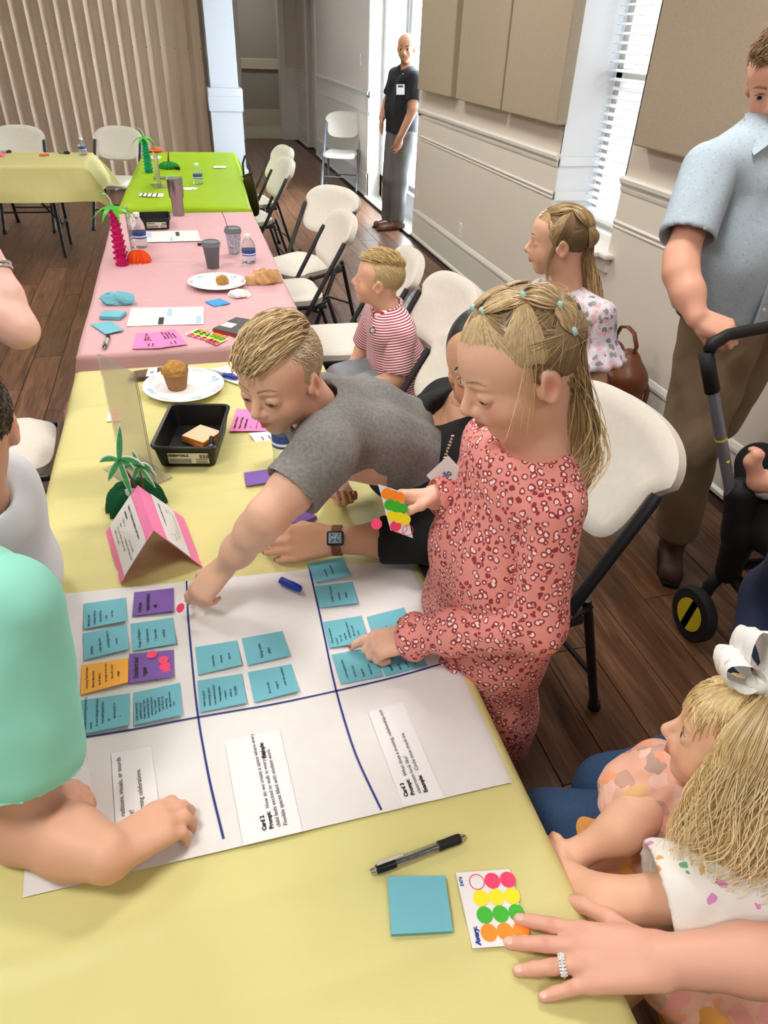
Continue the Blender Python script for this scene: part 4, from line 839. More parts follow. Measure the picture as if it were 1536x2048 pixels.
for px, lab in [([(800, 905), (930, 940), (860, 985), (715, 945)], 'left one of two dotted sticker sheets on the pink cloth'), ([(900, 925), (1022, 965), (925, 1012), (850, 985)], 'right one of two dotted sticker sheets on the pink cloth')]:
    c = quadZ(zq(px), M_pt+(.001 if 'right' in lab else 0)); o = sheet_mb(c, 3).build('sticker_sheet', M_card); tag(o, lab, 'sticker sheet'); dots(c, 4, 3, o, [M_ora, M_grn, M_yel, M_hot], .08, .28, .15, .235, .0135)
c = quadZ(zq([(850, 728), (945, 708), (1015, 738), (912, 760)]), TZ+.005); o = sheet_mb(c, 2, 0, .003).build('sticky_note', mat('sticky_blue', '3f97d6', .7)); tag(o, 'blue square sticky note beyond the near plate on the pink cloth', 'sticky note')
M_nb = mat('notebook_dark', '4b4a45', .55, noise=.3, nscale=40); c = quadZ([(472, 634), (560, 648), (530, 680), (425, 657)], TZ+.018); o = thing('spiral_book', 'dark patterned notebook with red edge behind the leaning boy\'s hair', 'notebook', (0, 0, 0)); sheet_mb(c, 2, 0, .003).build('cover', M_nb, o); sheet_mb([q-[0, 0, .003] for q in c], 2, 0, .013).build('page_block', mat('red_edge', 'a03a46', .7), o)
g = [c[3]*.75+c[0]*.25+[.004, 0, .0006], c[3]*.45+c[0]*.55+[.004, 0, .0006], (c[3]*.45+c[0]*.55)*.75+(c[2]*.45+c[1]*.55)*.25+[0, 0, .0006], (c[3]*.75+c[0]*.25)*.75+(c[2]*.75+c[1]*.25)*.25+[0, 0, .0006]]
sheet_mb(g, 1, 0, .0003).build('label', M_card, o)
ballpen('black pen lying behind the slate cup on the pink cloth', Z(392, 489, TZ+.007), Z(442, 485, TZ+.007), M_bkp, r=.0065)
# ---------------------------------------------------------------- lime and far yellow tables
c = quadZ([(281, 386), (328, 387), (325, 394), (277, 392)], TZ+.003); o = sheet_mb(c, 2).build('printed_card', M_card); tag(o, 'white card with dark bars at the near end of the lime cloth', 'card')
for u in (.12, .3, .5, .72): sheet_mb([c[0]*(1-u)+c[1]*u+[0, 0, .0006], c[0]*(1-u-.05)+c[1]*(u+.05)+[0, 0, .0006], c[3]*(1-u-.05)+c[2]*(u+.05)+[0, 0, .0006], c[3]*(1-u)+c[2]*u+[0, 0, .0006]], 1, 0, .0003).build('printed_bar', M_dark, o)
c = quadZ([(428, 332), (453, 332), (452, 336), (427, 336)], TZ+.003); o = sheet_mb(c, 2).build('printed_card', M_card); tag(o, 'small white card alone at the right side of the lime cloth', 'card')
marker('grey marker with a blue cap on the lime green cloth', Z(307, 355, TZ+.011), Z(346, 356, TZ+.011), M_mg, M_mblue, .011, .35); marker('black capped marker farther back on the lime green cloth', Z(342, 333, TZ+.009), Z(360, 338, TZ+.009), M_mg, M_mblk, .009, .5)
o = thing('snack_plate', 'small red and white plate far back on the lime cloth', 'plate', tuple(Z(310, 303, TZ))); MB().lathe([(.001, .002), (.06, 0), (.085, .012), (.08, .014)], 24).build('dish', mat('red_plate', 'd5473f', .5), o); lump('snack', 'pale snack on the small red plate', 'food', tuple(Z(312, 299, TZ+.01)), (.04, .03, .02), M_muf, 9)
c = quadZ([(302, 312), (322, 312), (320, 318), (300, 318)], TZ+.003); o = sheet_mb(c, 2).build('printed_card', M_card); tag(o, 'white card next to the turquoise palm cup', 'card')
marker('black marker on the far left yellow table near its bottle', Z(118, 304, TZ+.009), Z(140, 306, TZ+.009), M_mg, M_mblk, .010, .5); marker('black marker at the frame edge on the far left yellow table', Z(2, 304, TZ+.009), Z(23, 303, TZ+.009), M_mg, M_mblk, .010, .5)
c = quadZ([(79, 308), (98, 307), (98, 311), (78, 311)], TZ+.003); o = sheet_mb(c, 2).build('sticker_strip', mat('red_print', 'd8492f', .6)); tag(o, 'small red strip lying on the far left yellow table', 'sticker sheet')
lump('candy', 'pink wrapped sweet at the left edge of the far yellow table', 'candy', tuple(Z(1, 312, TZ)), (.035, .03, .02), mat('candy_pink', 'e8607e', .5), 15)
# ---------------------------------------------------------------- bags
M_br = mat('bag_dark_brown', '2e1712', .5, bump=.2)
bag = thing('hand_bag', 'dark brown leather bag hung on the chair at the lime table', 'bag', (.50, 5.93, .44), .12); mb = MB()
for s in (-1, 1): pass
v, f = (lambda U, V, m: shell(np.stack([.19*U*(1-.22*V), .035*(1-m**3)+0*U, .16+.15*V], 2), np.stack([.19*U*(1-.22*V), -.035*(1-m**3)+0*U, .16+.15*V], 2), 16, 12))(*disc(16, 12, 5.))
MB().add(v, f).build('bag_body', M_br, bag, auto=.9); MB().tube([(-.11, 0, .30), (-.09, 0, .40), (0, 0, .44), (.09, 0, .40), (.11, 0, .30)], .008, 8).build('handle', M_br, bag); MB().box((0, .0, .312), (.25, .02, .012), bev=.004).build('zip', M_blk, bag); bag.rotation_euler = (0, .25, 1.75); bag.location = (.525, 5.86, .455)
# ------------------------------------------------------------------ figure builder: blended solids -> one continuous skin
f32 = np.float32
def V3(*a): return np.array(a if len(a) > 1 else a[0], float)
def unit(v): v = np.asarray(v, float); return v/(np.linalg.norm(v)+1e-12)
class Solid:
    def __init__(s, h): s.h = h; s.p = []
    def cone(s, a, b, r1, r2, k=.012, op=1): s.p.append(('c', V3(a), V3(b), r1, r2, k, op)); return s
    def chain(s, pts, rs, k=.012):
        for i in range(len(pts)-1): s.cone(pts[i], pts[i+1], rs[i], rs[i+1], k)
        return s
    def ell(s, c, R, r, k=.015, op=1): s.p.append(('e', V3(c), None if R is None else np.array(R, float), V3(r), 0, k, op)); return s
    def ball(s, c, r, k=.015, op=1): s.p.append(('c', V3(c), V3(c), r, r, k, op)); return s
    def plane(s, c, n, k=.002): s.p.append(('p', V3(c), unit(n), 0, 0, k, 2)); return s     # keeps the side the normal points away from
    def _bb(s, q):
        if q[0] == 'c': lo = np.minimum(q[1]-q[3], q[2]-q[4]); hi = np.maximum(q[1]+q[3], q[2]+q[4])
        else: r = max(q[3]); R = q[2]; e = (np.abs(R)*q[3][:, None]).sum(0) if R is not None else q[3]; lo = q[1]-e; hi = q[1]+e
        return lo, hi
    def mesh(s, clip=None):
        h = s.h; bbs = [s._bb(q) for q in s.p if q[0] != 'p' and q[6] == 1]; kp = 3*h+.3*max(q[5] for q in s.p); lo = np.min([b[0] for b in bbs], 0)-kp; hi = np.max([b[1] for b in bbs], 0)+kp
        if clip is not None: lo = np.maximum(lo, clip[0]); hi = np.minimum(hi, clip[1])
        n = np.ceil((hi-lo)/h).astype(int)+1; F = np.full(n, .5, f32); ax = [lo[i]+h*np.arange(n[i]) for i in range(3)]
        for q in s.p:
            k = q[5]
            if q[0] == 'p': sl = (slice(None),)*3
            else:
                a, b = s._bb(q); m = k+2.5*h; i0 = np.clip(np.floor((a-m-lo)/h).astype(int), 0, n); i1 = np.clip(np.ceil((b+m-lo)/h).astype(int)+1, 0, n)
                if (i1 <= i0).any(): continue
                sl = tuple(slice(i0[t], i1[t]) for t in range(3))
            x = ax[0][sl[0]].astype(f32)[:, None, None]; y = ax[1][sl[1]].astype(f32)[None, :, None]; z = ax[2][sl[2]].astype(f32)[None, None, :]
            if q[0] == 'c':
                a, b, r1, r2 = q[1], q[2], q[3], q[4]; ba = b-a; L2 = float(ba@ba)
                px, py, pz = x-f32(a[0]), y-f32(a[1]), z-f32(a[2])
                if L2 < 1e-10: d = np.sqrt(px*px+py*py+pz*pz)-f32(r1)
                else:
                    t = np.clip((px*f32(ba[0])+py*f32(ba[1])+pz*f32(ba[2]))/f32(L2), 0, 1)
                    d = np.sqrt((px-t*f32(ba[0]))**2+(py-t*f32(ba[1]))**2+(pz-t*f32(ba[2]))**2)-(f32(r1)+t*f32(r2-r1))
            elif q[0] == 'e':
                px, py, pz = x-f32(q[1][0]), y-f32(q[1][1]), z-f32(q[1][2]); R = q[2] if q[2] is not None else np.eye(3); r = q[3]
                u = [(px*f32(R[i][0])+py*f32(R[i][1])+pz*f32(R[i][2])) for i in range(3)]
                k0 = np.sqrt(sum((u[i]/f32(r[i]))**2 for i in range(3))); k1 = np.sqrt(sum((u[i]/f32(r[i]**2))**2 for i in range(3)))+f32(1e-6)
                d = k0*(k0-1)/k1
            else:
                d = (x-f32(q[1][0]))*f32(q[2][0])+(y-f32(q[1][1]))*f32(q[2][1])+(z-f32(q[1][2]))*f32(q[2][2])
            G = F[sl]; k = f32(max(k, 1e-5))
            if q[6] == 1: e = np.maximum(k-np.abs(G-d), 0); F[sl] = np.minimum(G, d)-e*e/(4*k)
            elif q[6] == 2: e = np.maximum(k-np.abs(G-d), 0); F[sl] = np.maximum(G, d)+e*e/(4*k)
            else: d = -d; e = np.maximum(k-np.abs(G-d), 0); F[sl] = np.maximum(G, d)+e*e/(4*k)
        s.ax = ax
        return nets(F, lo, h)
def nets(F, lo, h):
    S_ = F < 0; n = F.shape
    c = S_[:-1, :-1, :-1].astype(np.int8)
    tot = sum(S_[i:n[0]-1+i, j:n[1]-1+j, k:n[2]-1+k].astype(np.int8) for i in (0, 1) for j in (0, 1) for k in (0, 1))
    I = np.argwhere((tot > 0) & (tot < 8)); N = len(I); idm = np.full(c.shape, -1, np.int32); idm[tuple(I.T)] = np.arange(N)
    cor = [(i, j, k) for i in (0, 1) for j in (0, 1) for k in (0, 1)]
    val = np.stack([F[I[:, 0]+o[0], I[:, 1]+o[1], I[:, 2]+o[2]] for o in cor], 1)
    P = np.zeros((N, 3)); C_ = np.zeros(N)
    for a in range(8):
        for b in range(a+1, 8):
            if sum(abs(cor[a][t]-cor[b][t]) for t in range(3)) != 1: continue
            va, vb = val[:, a], val[:, b]; m = (va < 0) != (vb < 0); t = np.where(m, va/np.where(m, va-vb, 1), 0)
            P += m[:, None]*(np.array(cor[a])+t[:, None]*(np.array(cor[b])-np.array(cor[a]))); C_ += m
    P = (I+P/C_[:, None])*h+lo
    faces = []
    for axn in range(3):
        sl0 = [slice(1, -1)]*3; sl0[axn] = slice(0, -1); sl1 = list(sl0); sl1[axn] = slice(1, None)
        A = S_[tuple(sl0)]; B = S_[tuple(sl1)]; E_ = np.argwhere(A != B)
        if not len(E_): continue
        off = np.array([1, 1, 1]); off[axn] = 0; E_ = E_+off
        u, v = [(1, 2), (2, 0), (0, 1)][axn]; du = np.zeros(3, int); du[u] = 1; dv = np.zeros(3, int); dv[v] = 1
        q = np.stack([idm[tuple((E_-du-dv).T)], idm[tuple((E_-dv).T)], idm[tuple(E_.T)], idm[tuple((E_-du).T)]], 1)
        flip = ~S_[tuple(E_.T)] if False else ~A[tuple((E_-off).T)]
        q[flip] = q[flip][:, ::-1]; q = q[(q >= 0).all(1)]; faces.append(q)
    return P, np.concatenate(faces)
def relax(P, Q, it=1, lam=.5):
    n = len(P); e = np.concatenate([Q[:, [0, 1]], Q[:, [1, 2]], Q[:, [2, 3]], Q[:, [3, 0]]]); i = np.concatenate([e[:, 0], e[:, 1]]); j = np.concatenate([e[:, 1], e[:, 0]])
    cnt = np.bincount(i, minlength=n)[:, None]+1e-9
    for _ in range(it):
        A = np.stack([np.bincount(i, P[j, t], n) for t in range(3)], 1)/cnt; P = P+lam*(A-P)
    return P
def vnormals(P, Q):
    a = np.cross(P[Q[:, 2]]-P[Q[:, 0]], P[Q[:, 3]]-P[Q[:, 1]]); N = np.zeros_like(P)
    for t in range(4):
        for c in range(3): N[:, c] += np.bincount(Q[:, t], a[:, c], len(P))
    return N/(np.linalg.norm(N, axis=1)[:, None]+1e-12)
def fast_mesh(name, P, Q, col=None, uvw=None, attrs=None):
    me = bpy.data.meshes.new(name); Q = np.asarray(Q, np.int32); k = Q.shape[1]; me.vertices.add(len(P)); me.vertices.foreach_set('co', np.asarray(P, np.float32).ravel())
    me.loops.add(Q.size); me.loops.foreach_set('vertex_index', Q.ravel()); me.polygons.add(len(Q)); me.polygons.foreach_set('loop_start', np.arange(0, Q.size, k, dtype=np.int32)); me.polygons.foreach_set('loop_total', np.full(len(Q), k, np.int32))
    me.update(calc_edges=True); me.validate()
    if col is not None:
        a = me.color_attributes.new('Col', 'FLOAT_COLOR', 'POINT'); c4 = np.ones((len(P), 4), np.float32); c4[:, :3] = col; a.data.foreach_set('color', c4.ravel())
    if uvw is not None:
        a = me.attributes.new('guv', 'FLOAT_VECTOR', 'POINT'); a.data.foreach_set('vector', np.asarray(uvw, np.float32).ravel())
    me.polygons.foreach_set('use_smooth', np.ones(len(Q), bool)); return me
class Figure:
    "several blended shells gathered in one skin mesh, with painted skin colour"
    def __init__(s, tone): s.P = []; s.Q = []; s.n = 0; s.paint = []; s.tone = np.array(lin(tone)[:3])
    def add(s, sol, it=1, clip=None):
        P, Q = sol.mesh(clip); P = relax(P, Q, it) if it else P; s.P.append(P); s.Q.append(Q+s.n); s.n += len(P); return s
    def dab(s, c, r, col, a=1., soft=.6, R=None): s.paint.append((V3(c), np.broadcast_to(np.asarray(r, float), (3,)), np.array(lin(col)[:3]), a, soft, R)); return s
    def build(s, m, parent):
        P = np.concatenate(s.P); Q = np.concatenate(s.Q); C = np.tile(s.tone, (len(P), 1))
        for c, r, col, a, soft, R in s.paint:
            q = P-c; q = q@np.array(R).T if R is not None else q; d = np.sqrt(((q/r)**2).sum(1)); w = a*np.clip((1-d)/max(soft, 1e-3), 0, 1); C = C*(1-w[:, None])+col*w[:, None]
        return link('body', fast_mesh('body', P, Q, C), m, parent)
M_nailp = mat('nail_natural', 'e8b8aa', .25, spec=.6); M_nailr = mat('nail_polish_rose', 'c4505c', .25, spec=.6); M_naild = mat('nail_polish_dark', '6a2b33', .25, spec=.6)
M_skin = mat('skin', 'e0b090', .48, attr='Col', sub=.25, bump=.12, bscale=350, bdist=.0006, spec=.4)
# ---- head -----------------------------------------------------------
class Head:
    def __init__(s, c, fwd, up, hh, child=1., eyes='open', wide=1.):
        s.c = V3(c); s.f = unit(fwd); u = V3(up); s.u = unit(u-s.f*(u@s.f)); s.r = np.cross(s.f, s.u); s.h = hh; s.ch = child; s.R = np.array([s.r, s.f, s.u]); s.eyes = eyes; s.w = wide
    def at(s, x, y, z): return s.c+s.h*(x*s.r+y*s.f+z*s.u)
    def solid(s, res, neck=None, smile=0., nose=1., jaw=1.):
        h = s.h; S_ = Solid(res); E = lambda c, r, k=.04, op=1, R=None: S_.ell(s.at(*c), s.R if R is None else R, np.array(r)*h, k*h, op); w = s.w
        E((0, -.06, .13), (.355*w, .44, .37)); E((0, .10, .15), (.285*w, .255, .25), .12)
        E((0, .10, -.10), (.275*w, .29, .30), .10); E((0, .09, -.27), (.225*w*jaw, .25, .19), .10); S_.ball(s.at(0, .245, -.40), .085*h*jaw, .12*h)
        for q in (-1, 1):
            S_.ball(s.at(q*.155*w, .215, -.17), .125*h, .10*h)
            E((q*.10, .335, .075), (.10, .05, .035), .06)
            E((q*.140*w, .425, -.005), (.085, .075, .055), .05, -1)
            E((q*.140*w, .318, -.010), (.082, .075, .070), .015)
            # ear
            ce = (q*.352*w, -.05, -.055); t = q*.35; er = unit(s.r*math.cos(t)*1-s.f*math.sin(t)*1); Re = np.array([er, unit(np.cross(s.u, er)), s.u])
            S_.ell(s.at(*ce), Re, np.array((.034, .088, .135))*h, .018*h); S_.ell(s.at(q*.392*w, -.030, -.050), Re, np.array((.030, .050, .090))*h, .02*h, -1)
            S_.ell(s.at(q*.352*w, .030, -.065), Re, np.array((.03, .03, .05))*h, .02*h)
        # eyelid opening
        if s.eyes != 'shut':
            oh = {'open': .027, 'down': .013}[s.eyes]; dz = {'open': -.008, 'down': -.036}[s.eyes]
            for q in (-1, 1): E((q*.140*w, .405, dz), (.062, .05, oh), .008, -1)
        S_.cone(s.at(0, .365, .03), s.at(0, .445*nose+.01, -.115), .030*h, .046*h, .05*h); E((0, .44, -.135), (.05, .045, .042), .03)
        for q in (-1, 1): E((q*.048, .405, -.150), (.036, .042, .034), .03)
        for q in (-1, 1): E((q*.024, .436, -.178), (.013, .018, .014), .012, -1)
        # lips
        dz = smile*.02
        E((0, .355, -.215), (.12, .06, .05), .06)
        for q in (-1, 1): S_.cone(s.at(0, .405, -.245), s.at(q*.088, .352, -.258+dz), .020*h, .010*h, .014*h); S_.cone(s.at(0, .397, -.290), s.at(q*.075, .352, -.270+dz), .024*h, .010*h, .014*h)
        for q in (-1, 1): S_.cone(s.at(0, .438, -.268), s.at(q*.085, .378, -.264+dz), .006*h, .004*h, .006*h, -1)
        return S_
    def decorate(s, F, tone='a8573f', blush='d9806a', lip='c2695c', brow='8a6848', lid=None):
        h = s.h; w = s.w
        for q in (-1, 1):
            F.dab(s.at(q*.19*w, .30, -.17), .17*h, blush, .42, 1.); F.dab(s.at(q*.37*w, -.05, -.05), (.10*h,)*3, blush, .55, .8)
            F.dab(s.at(q*.14*w, .37, -.03), (.085*h, .06*h, .05*h), lid or 'b98a72', .5, .9, s.R)
            F.dab(s.at(q*.13*w, .36, .115), (.105*h, .12*h, .022*h), brow, .55, .5, s.R)
        F.dab(s.at(0, .45, -.13), .075*h, blush, .45, 1.)
        F.dab(s.at(0, .40, -.267), (.098*h, .08*h, .042*h), lip, .85, .35, s.R)
    def face_lines(s, parent, body, brow, lash='4a3528', th=1.):
        "lash lines and eyebrows laid on the skin"
        from mathutils.bvhtree import BVHTree
        me = body.data; n = len(me.vertices); co = np.zeros(n*3, np.float32); me.vertices.foreach_get('co', co); co = co.reshape(-1, 3)+np.array(body.location)+np.array(parent.location); q = np.zeros(len(me.polygons)*4, np.int32); me.polygons.foreach_get('vertices', q); q = q.reshape(-1, 4)
        keep = (np.linalg.norm(co[q[:, 0]]-s.c, axis=1) < .62*s.h) & (((co[q[:, 0]]-s.c)@s.f) > .1*s.h); q = q[keep]; u, inv = np.unique(q, return_inverse=True); tree = BVHTree.FromPolygons(co[u].tolist(), inv.reshape(-1, 4).tolist())
        def hit(x, z, off):
            h = tree.ray_cast(Vector(s.at(x, .9, z)), Vector(-s.f)); return (np.array(h[0]) if h[0] is not None else s.at(x, .36, z))+s.f*off*s.h
        dz = {'open': .018, 'down': -.040, 'shut': -.04}[s.eyes]; bend = {'open': .016, 'down': -.012, 'shut': -.012}[s.eyes]; t = np.linspace(-1, 1, 9)
        for e in (-1, 1):
            MB().tube([hit(e*.140*s.w+x*.062, dz+bend*(1-x*x)-.004*e*x*0, .004) for x in t], s.h*.0062*th*np.interp(np.abs(t), [0, 1], [1, .45]), 6).build('eyelash', mat('lash_'+lash, lash, .6), parent, smooth=True)
            MB().tube([hit(e*(.135*s.w+x*.085), .105+.022*(1-(x-.15)**2)-.012*(x > .5), .002) for x in t], s.h*.013*th*np.interp(t, [-1, -.4, 1], [.75, 1, .35]), 6, flat=.5).build('eyebrow', mat('brow_'+brow, brow, .8), parent, smooth=True)
    def eyes_mesh(s, parent, iris='5d7f99', look=(0, 0)):
        if s.eyes == 'shut': return
        mw = mat('eye_white', 'e9e4e0', .15, spec=.6); mi = mat('iris_'+iris, iris, .15); mp = mat('pupil', '060606', .1)
        for q in (-1, 1):
            c = s.at(q*.140*s.w, .312, -.010); R_ = .071*s.h; bm = bmesh.new(); bmesh.ops.create_uvsphere(bm, u_segments=24, v_segments=18, radius=R_)
            d0 = unit(s.f+look[0]*s.r+look[1]*s.u); mq = Vector((0, 0, 1)).rotation_difference(Vector(d0)).to_matrix(); bmesh.ops.rotate(bm, verts=bm.verts, matrix=mq)
            me = bpy.data.meshes.new('eye'); 
            for f in bm.faces:
                a = f.calc_center_median().normalized().dot(Vector(d0)); f.material_index = 2 if a > .965 else (1 if a > .87 else 0); f.smooth = True
            bm.to_mesh(me); bm.free(); link('eye', me, [mw, mi, mp], parent, loc=tuple(c))
# ---- hands ------------------------------------------------------------
NAILS = []
def nails(parent, m, num=5):
    for c, d, n, r in NAILS[-num:]:
        R = np.array([d, np.cross(n, d), n]); s = Solid(.0008 if r < .009 else .001); s.ell(c+n*r*.18, R, np.array((.95, .72, .30))*r, .001); P, Q = s.mesh(); link('nail', fast_mesh('nail', relax(P, Q, 1), Q), m, parent)
def hand(S_, W, d, n, side, L, curl=(.2, .3, .2), curls=None, splay=.10, thumb=None, fat=1., F=None, k=.45, nail='d99a8c', palm=1.):
    "W wrist, d towards the fingers, n out of the back of the hand, side +1 if the thumb lies on d x n"
    W = V3(W); d = unit(d); n = unit(V3(n)-d*(V3(n)@d)); t = side*np.cross(d, n); pt = lambda a, b, c=0: W+L*(a*d+b*t+c*n); tips = []
    kn = [pt(.50, .150, .0), pt(.525, .052, .012), pt(.505, -.048, .008), pt(.46, -.138, -.01)]
    ln = [.40, .445, .41, .315]; rr = [.053, .054, .051, .045]
    for i, q in enumerate(kn):
        S_.cone(W+L*(.04*d+(.10-.065*i)*t*.9), q, .085*L*fat, .064*L*fat, .010)
    S_.ell(pt(.26, .02, -.035), np.array([d, t, n]), np.array((.26, .165*palm, .080*fat))*L, .012); S_.ell(pt(.24, .13, -.05), np.array([d, t, n]), np.array((.17, .085, .070))*L, .010)
    for i in range(4):
        cu = curls[i] if curls else curl; a = 0; p = kn[i]; sp = splay*(1.4, .45, -.5, -1.6)[i]; dd0 = unit(d*math.cos(sp)+t*math.sin(sp)); r = rr[i]*L*fat
        for j, fr in enumerate((.45, .30, .25)):
            a += cu[j]; dd = dd0*math.cos(a)-n*math.sin(a); e = p+dd*ln[i]*L*fr; r2 = r*(.93, .92, .86)[j]
            S_.cone(p, e, r, r2, .003+.004*(j == 0)); p = e; r = r2
        tips.append(p); nn = n*math.cos(a)+dd0*math.sin(a); NAILS.append((p+nn*r*.62-dd*r*.30, dd, nn, r))
        if F is not None: F.dab(kn[i]+dd0*ln[i]*L*.45+n*rr[i]*L*.6, (rr[i]*L*.95,)*3, 'b9654f', .28, .9); F.dab(kn[i]+n*rr[i]*L, (rr[i]*L*1.1,)*3, 'c2745f', .20, .9)
        if F is not None: nn = n*math.cos(a)+dd0*math.sin(a); F.dab(p+nn*r*.8-dd*r*.2, (r*1.0,)*3, nail, .75, .3)
    if thumb is None: thumb = ((.17, .17, -.06), (.33, .27, -.10), (.50, .30, -.13), (.63, .29, -.15))
    q = [pt(*b) for b in thumb]; S_.chain(q, [.072*L*fat, .058*L*fat, .052*L*fat, .042*L*fat], .006); tips.append(q[-1]); td_ = unit(q[-1]-q[-2]); tn_ = unit(n*.8+t*.5-td_*((n*.8+t*.5)@td_)); NAILS.append((q[-1]+tn_*.03*L, td_, tn_, .042*L*fat))
    if F is not None: F.dab(q[-1]+n*.03*L+t*.02*L, .045*L, nail, .7, .3)
    return tips
# ---- strands of hair ----------------------------------------------------
def strands(paths, r, cols, n=5, taper=.25):
    "paths (m,k,3) -> tubes with a colour per strand"
    P = np.asarray(paths, float); m, k, _ = P.shape; T = np.gradient(P, axis=1); T /= np.linalg.norm(T, axis=2)[..., None]+1e-9
    ref = np.eye(3)[np.argmin(np.abs(T).max(axis=1), axis=1)][:, None, :]; u = np.cross(T, ref); u /= np.linalg.norm(u, axis=2)[..., None]+1e-9; b = np.cross(T, u)
    rr = (np.broadcast_to(np.asarray(r, float).reshape(-1, 1), (m, 1))*np.interp(np.linspace(0, 1, k), [0, .15, .7, 1], [.7, 1, .9, taper]))[..., None]
    a = np.arange(n)*2*PI/n; V = np.stack([P+rr*(math.cos(x)*u+math.sin(x)*b) for x in a], 2).reshape(-1, 3)
    j, i, s = np.meshgrid(np.arange(k-1), np.arange(m), np.arange(n)); base = (i*k+j)*n
    Q = np.stack([base+s, base+(s+1) % n, base+n+(s+1) % n, base+n+s], -1).reshape(-1, 4)
    C = np.repeat(np.asarray(cols), k*n, axis=0)
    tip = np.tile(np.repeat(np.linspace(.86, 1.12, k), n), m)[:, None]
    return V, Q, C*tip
def join(parts):
    P = []; Q = []; C = []; n = 0
    for p, q, c in parts: P.append(p); Q.append(np.asarray(q)+n); C.append(c); n += len(p)
    return np.concatenate(P), np.concatenate(Q), np.concatenate(C)
M_hair = mat('hair', 'c7a26a', .38, attr='Col', spec=.45)
def haircols(rs, m, c1, c2, var=.22):
    a = np.array(lin(c1)[:3]); b = np.array(lin(c2)[:3]); t = rs.rand(m, 1); return (a*(1-t)+b*t)*(1+var*(rs.rand(m, 1)-.5)*2)
# ---- cloth surfaces -----------------------------------------------------
def garment(name, sol, m, parent, it=2, uvw=None, fold=0., fs=14., seed=1, fdir=None, col=None):
    sols = sol if isinstance(sol, (list, tuple)) else [sol]; Ps = []; Qs = []; n0 = 0
    for x in sols: P, Q = x.mesh(); P = relax(P, Q, it); Ps.append(P); Qs.append(Q+n0); n0 += len(P)
    P = np.concatenate(Ps); Q = np.concatenate(Qs)
    if fold:
        N = vnormals(P, Q); q = P*fs
        if fdir is not None: d_ = unit(fdir); q = q-np.outer((q@d_), d_)*.75
        g = vnoise(q[:, 0]+q[:, 2]*.8+40, q[:, 1]-q[:, 2]*.6+40, seed)-.5+.5*(vnoise(q[:, 0]*2.3-q[:, 2]*1.3+40, q[:, 1]*2.3+q[:, 2]*1.1+40, seed+1)-.5)
        P = P+N*(fold*g)[:, None]; P = relax(P, Q, 1, .3)
    me = fast_mesh(name, P, Q, None if col is None else col(P), None if uvw is None else uvw(P)); return link(name, me, m, parent)
def person(label, loc): return thing('person', label, 'person', loc)

# ---- hair on a head -------------------------------------------------------
def scalp(hd, d, lift=0.):
    d = np.asarray(d, float); d = d/np.linalg.norm(d, axis=-1, keepdims=True); q = d*np.array([.355*hd.w, .44, .37])*(1+np.asarray(lift)[..., None] if np.ndim(lift) else 1+lift)+np.array([0, -.06, .13])
    return hd.c+hd.h*(q[..., :1]*hd.r+q[..., 1:2]*hd.f+q[..., 2:]*hd.u)
def pix_scalp(hd, px, py, lift=.03):
    "direction on the scalp seen at a photo point"
    o = (hd.R@(CAM-hd.c))/hd.h-np.array([0, -.06, .13]); d = hd.R@ray(px, py); s_ = np.array([.355*hd.w, .44, .37])*(1+lift); o = o/s_; d = d/s_; A = d@d; B = o@d; C_ = o@o-1; disc_ = B*B-A*C_
    t = (-B-math.sqrt(max(disc_, 0)))/A; return unit(o+d*t)
def flow(hd, d0, vec, L, k, lift, curl=0.):
    "strand paths over the scalp; d0 (m,3) start dirs, vec (m,3) head-space flow, L length in radians"
    d0 = d0/np.linalg.norm(d0, axis=1)[:, None]; t = np.linspace(0, 1, k); L = np.broadcast_to(np.asarray(L, float), (len(d0),)); out = []
    for i, s_ in enumerate(t):
        d = d0+(vec*(L*s_)[:, None]); out.append(scalp(hd, d, lift[i] if np.ndim(lift) == 1 else lift[:, i]))
    return np.stack(out, 1)
def cap(hd, res, line, lift=.03, extra=None):
    "thin hair cap: cranium a little larger, cut away from the face; line = list of cutting ellipsoids (c,r) in head units"
    s = Solid(res); s.ell(hd.at(0, -.06, .13), hd.R, np.array((.355*hd.w, .44, .37))*hd.h*(1+lift), .01)
    for c, r in line: s.ell(hd.at(*c), hd.R, np.array(r)*hd.h, .012*hd.h/.2, -1)
    return s
FACECUT = [((0, .42, -.12), (.36, .36, .44)), ((.30, .14, -.30), (.22, .24, .30)), ((-.30, .14, -.30), (.22, .24, .30)), ((0, -.05, -.46), (.6, .5, .30))]
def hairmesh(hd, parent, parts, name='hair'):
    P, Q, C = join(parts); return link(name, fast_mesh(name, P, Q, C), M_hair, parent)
def capcol(s, c):
    P, Q = s.mesh(); P = relax(P, Q, 2); return P, Q, np.tile(lin(c)[:3], (len(P), 1))
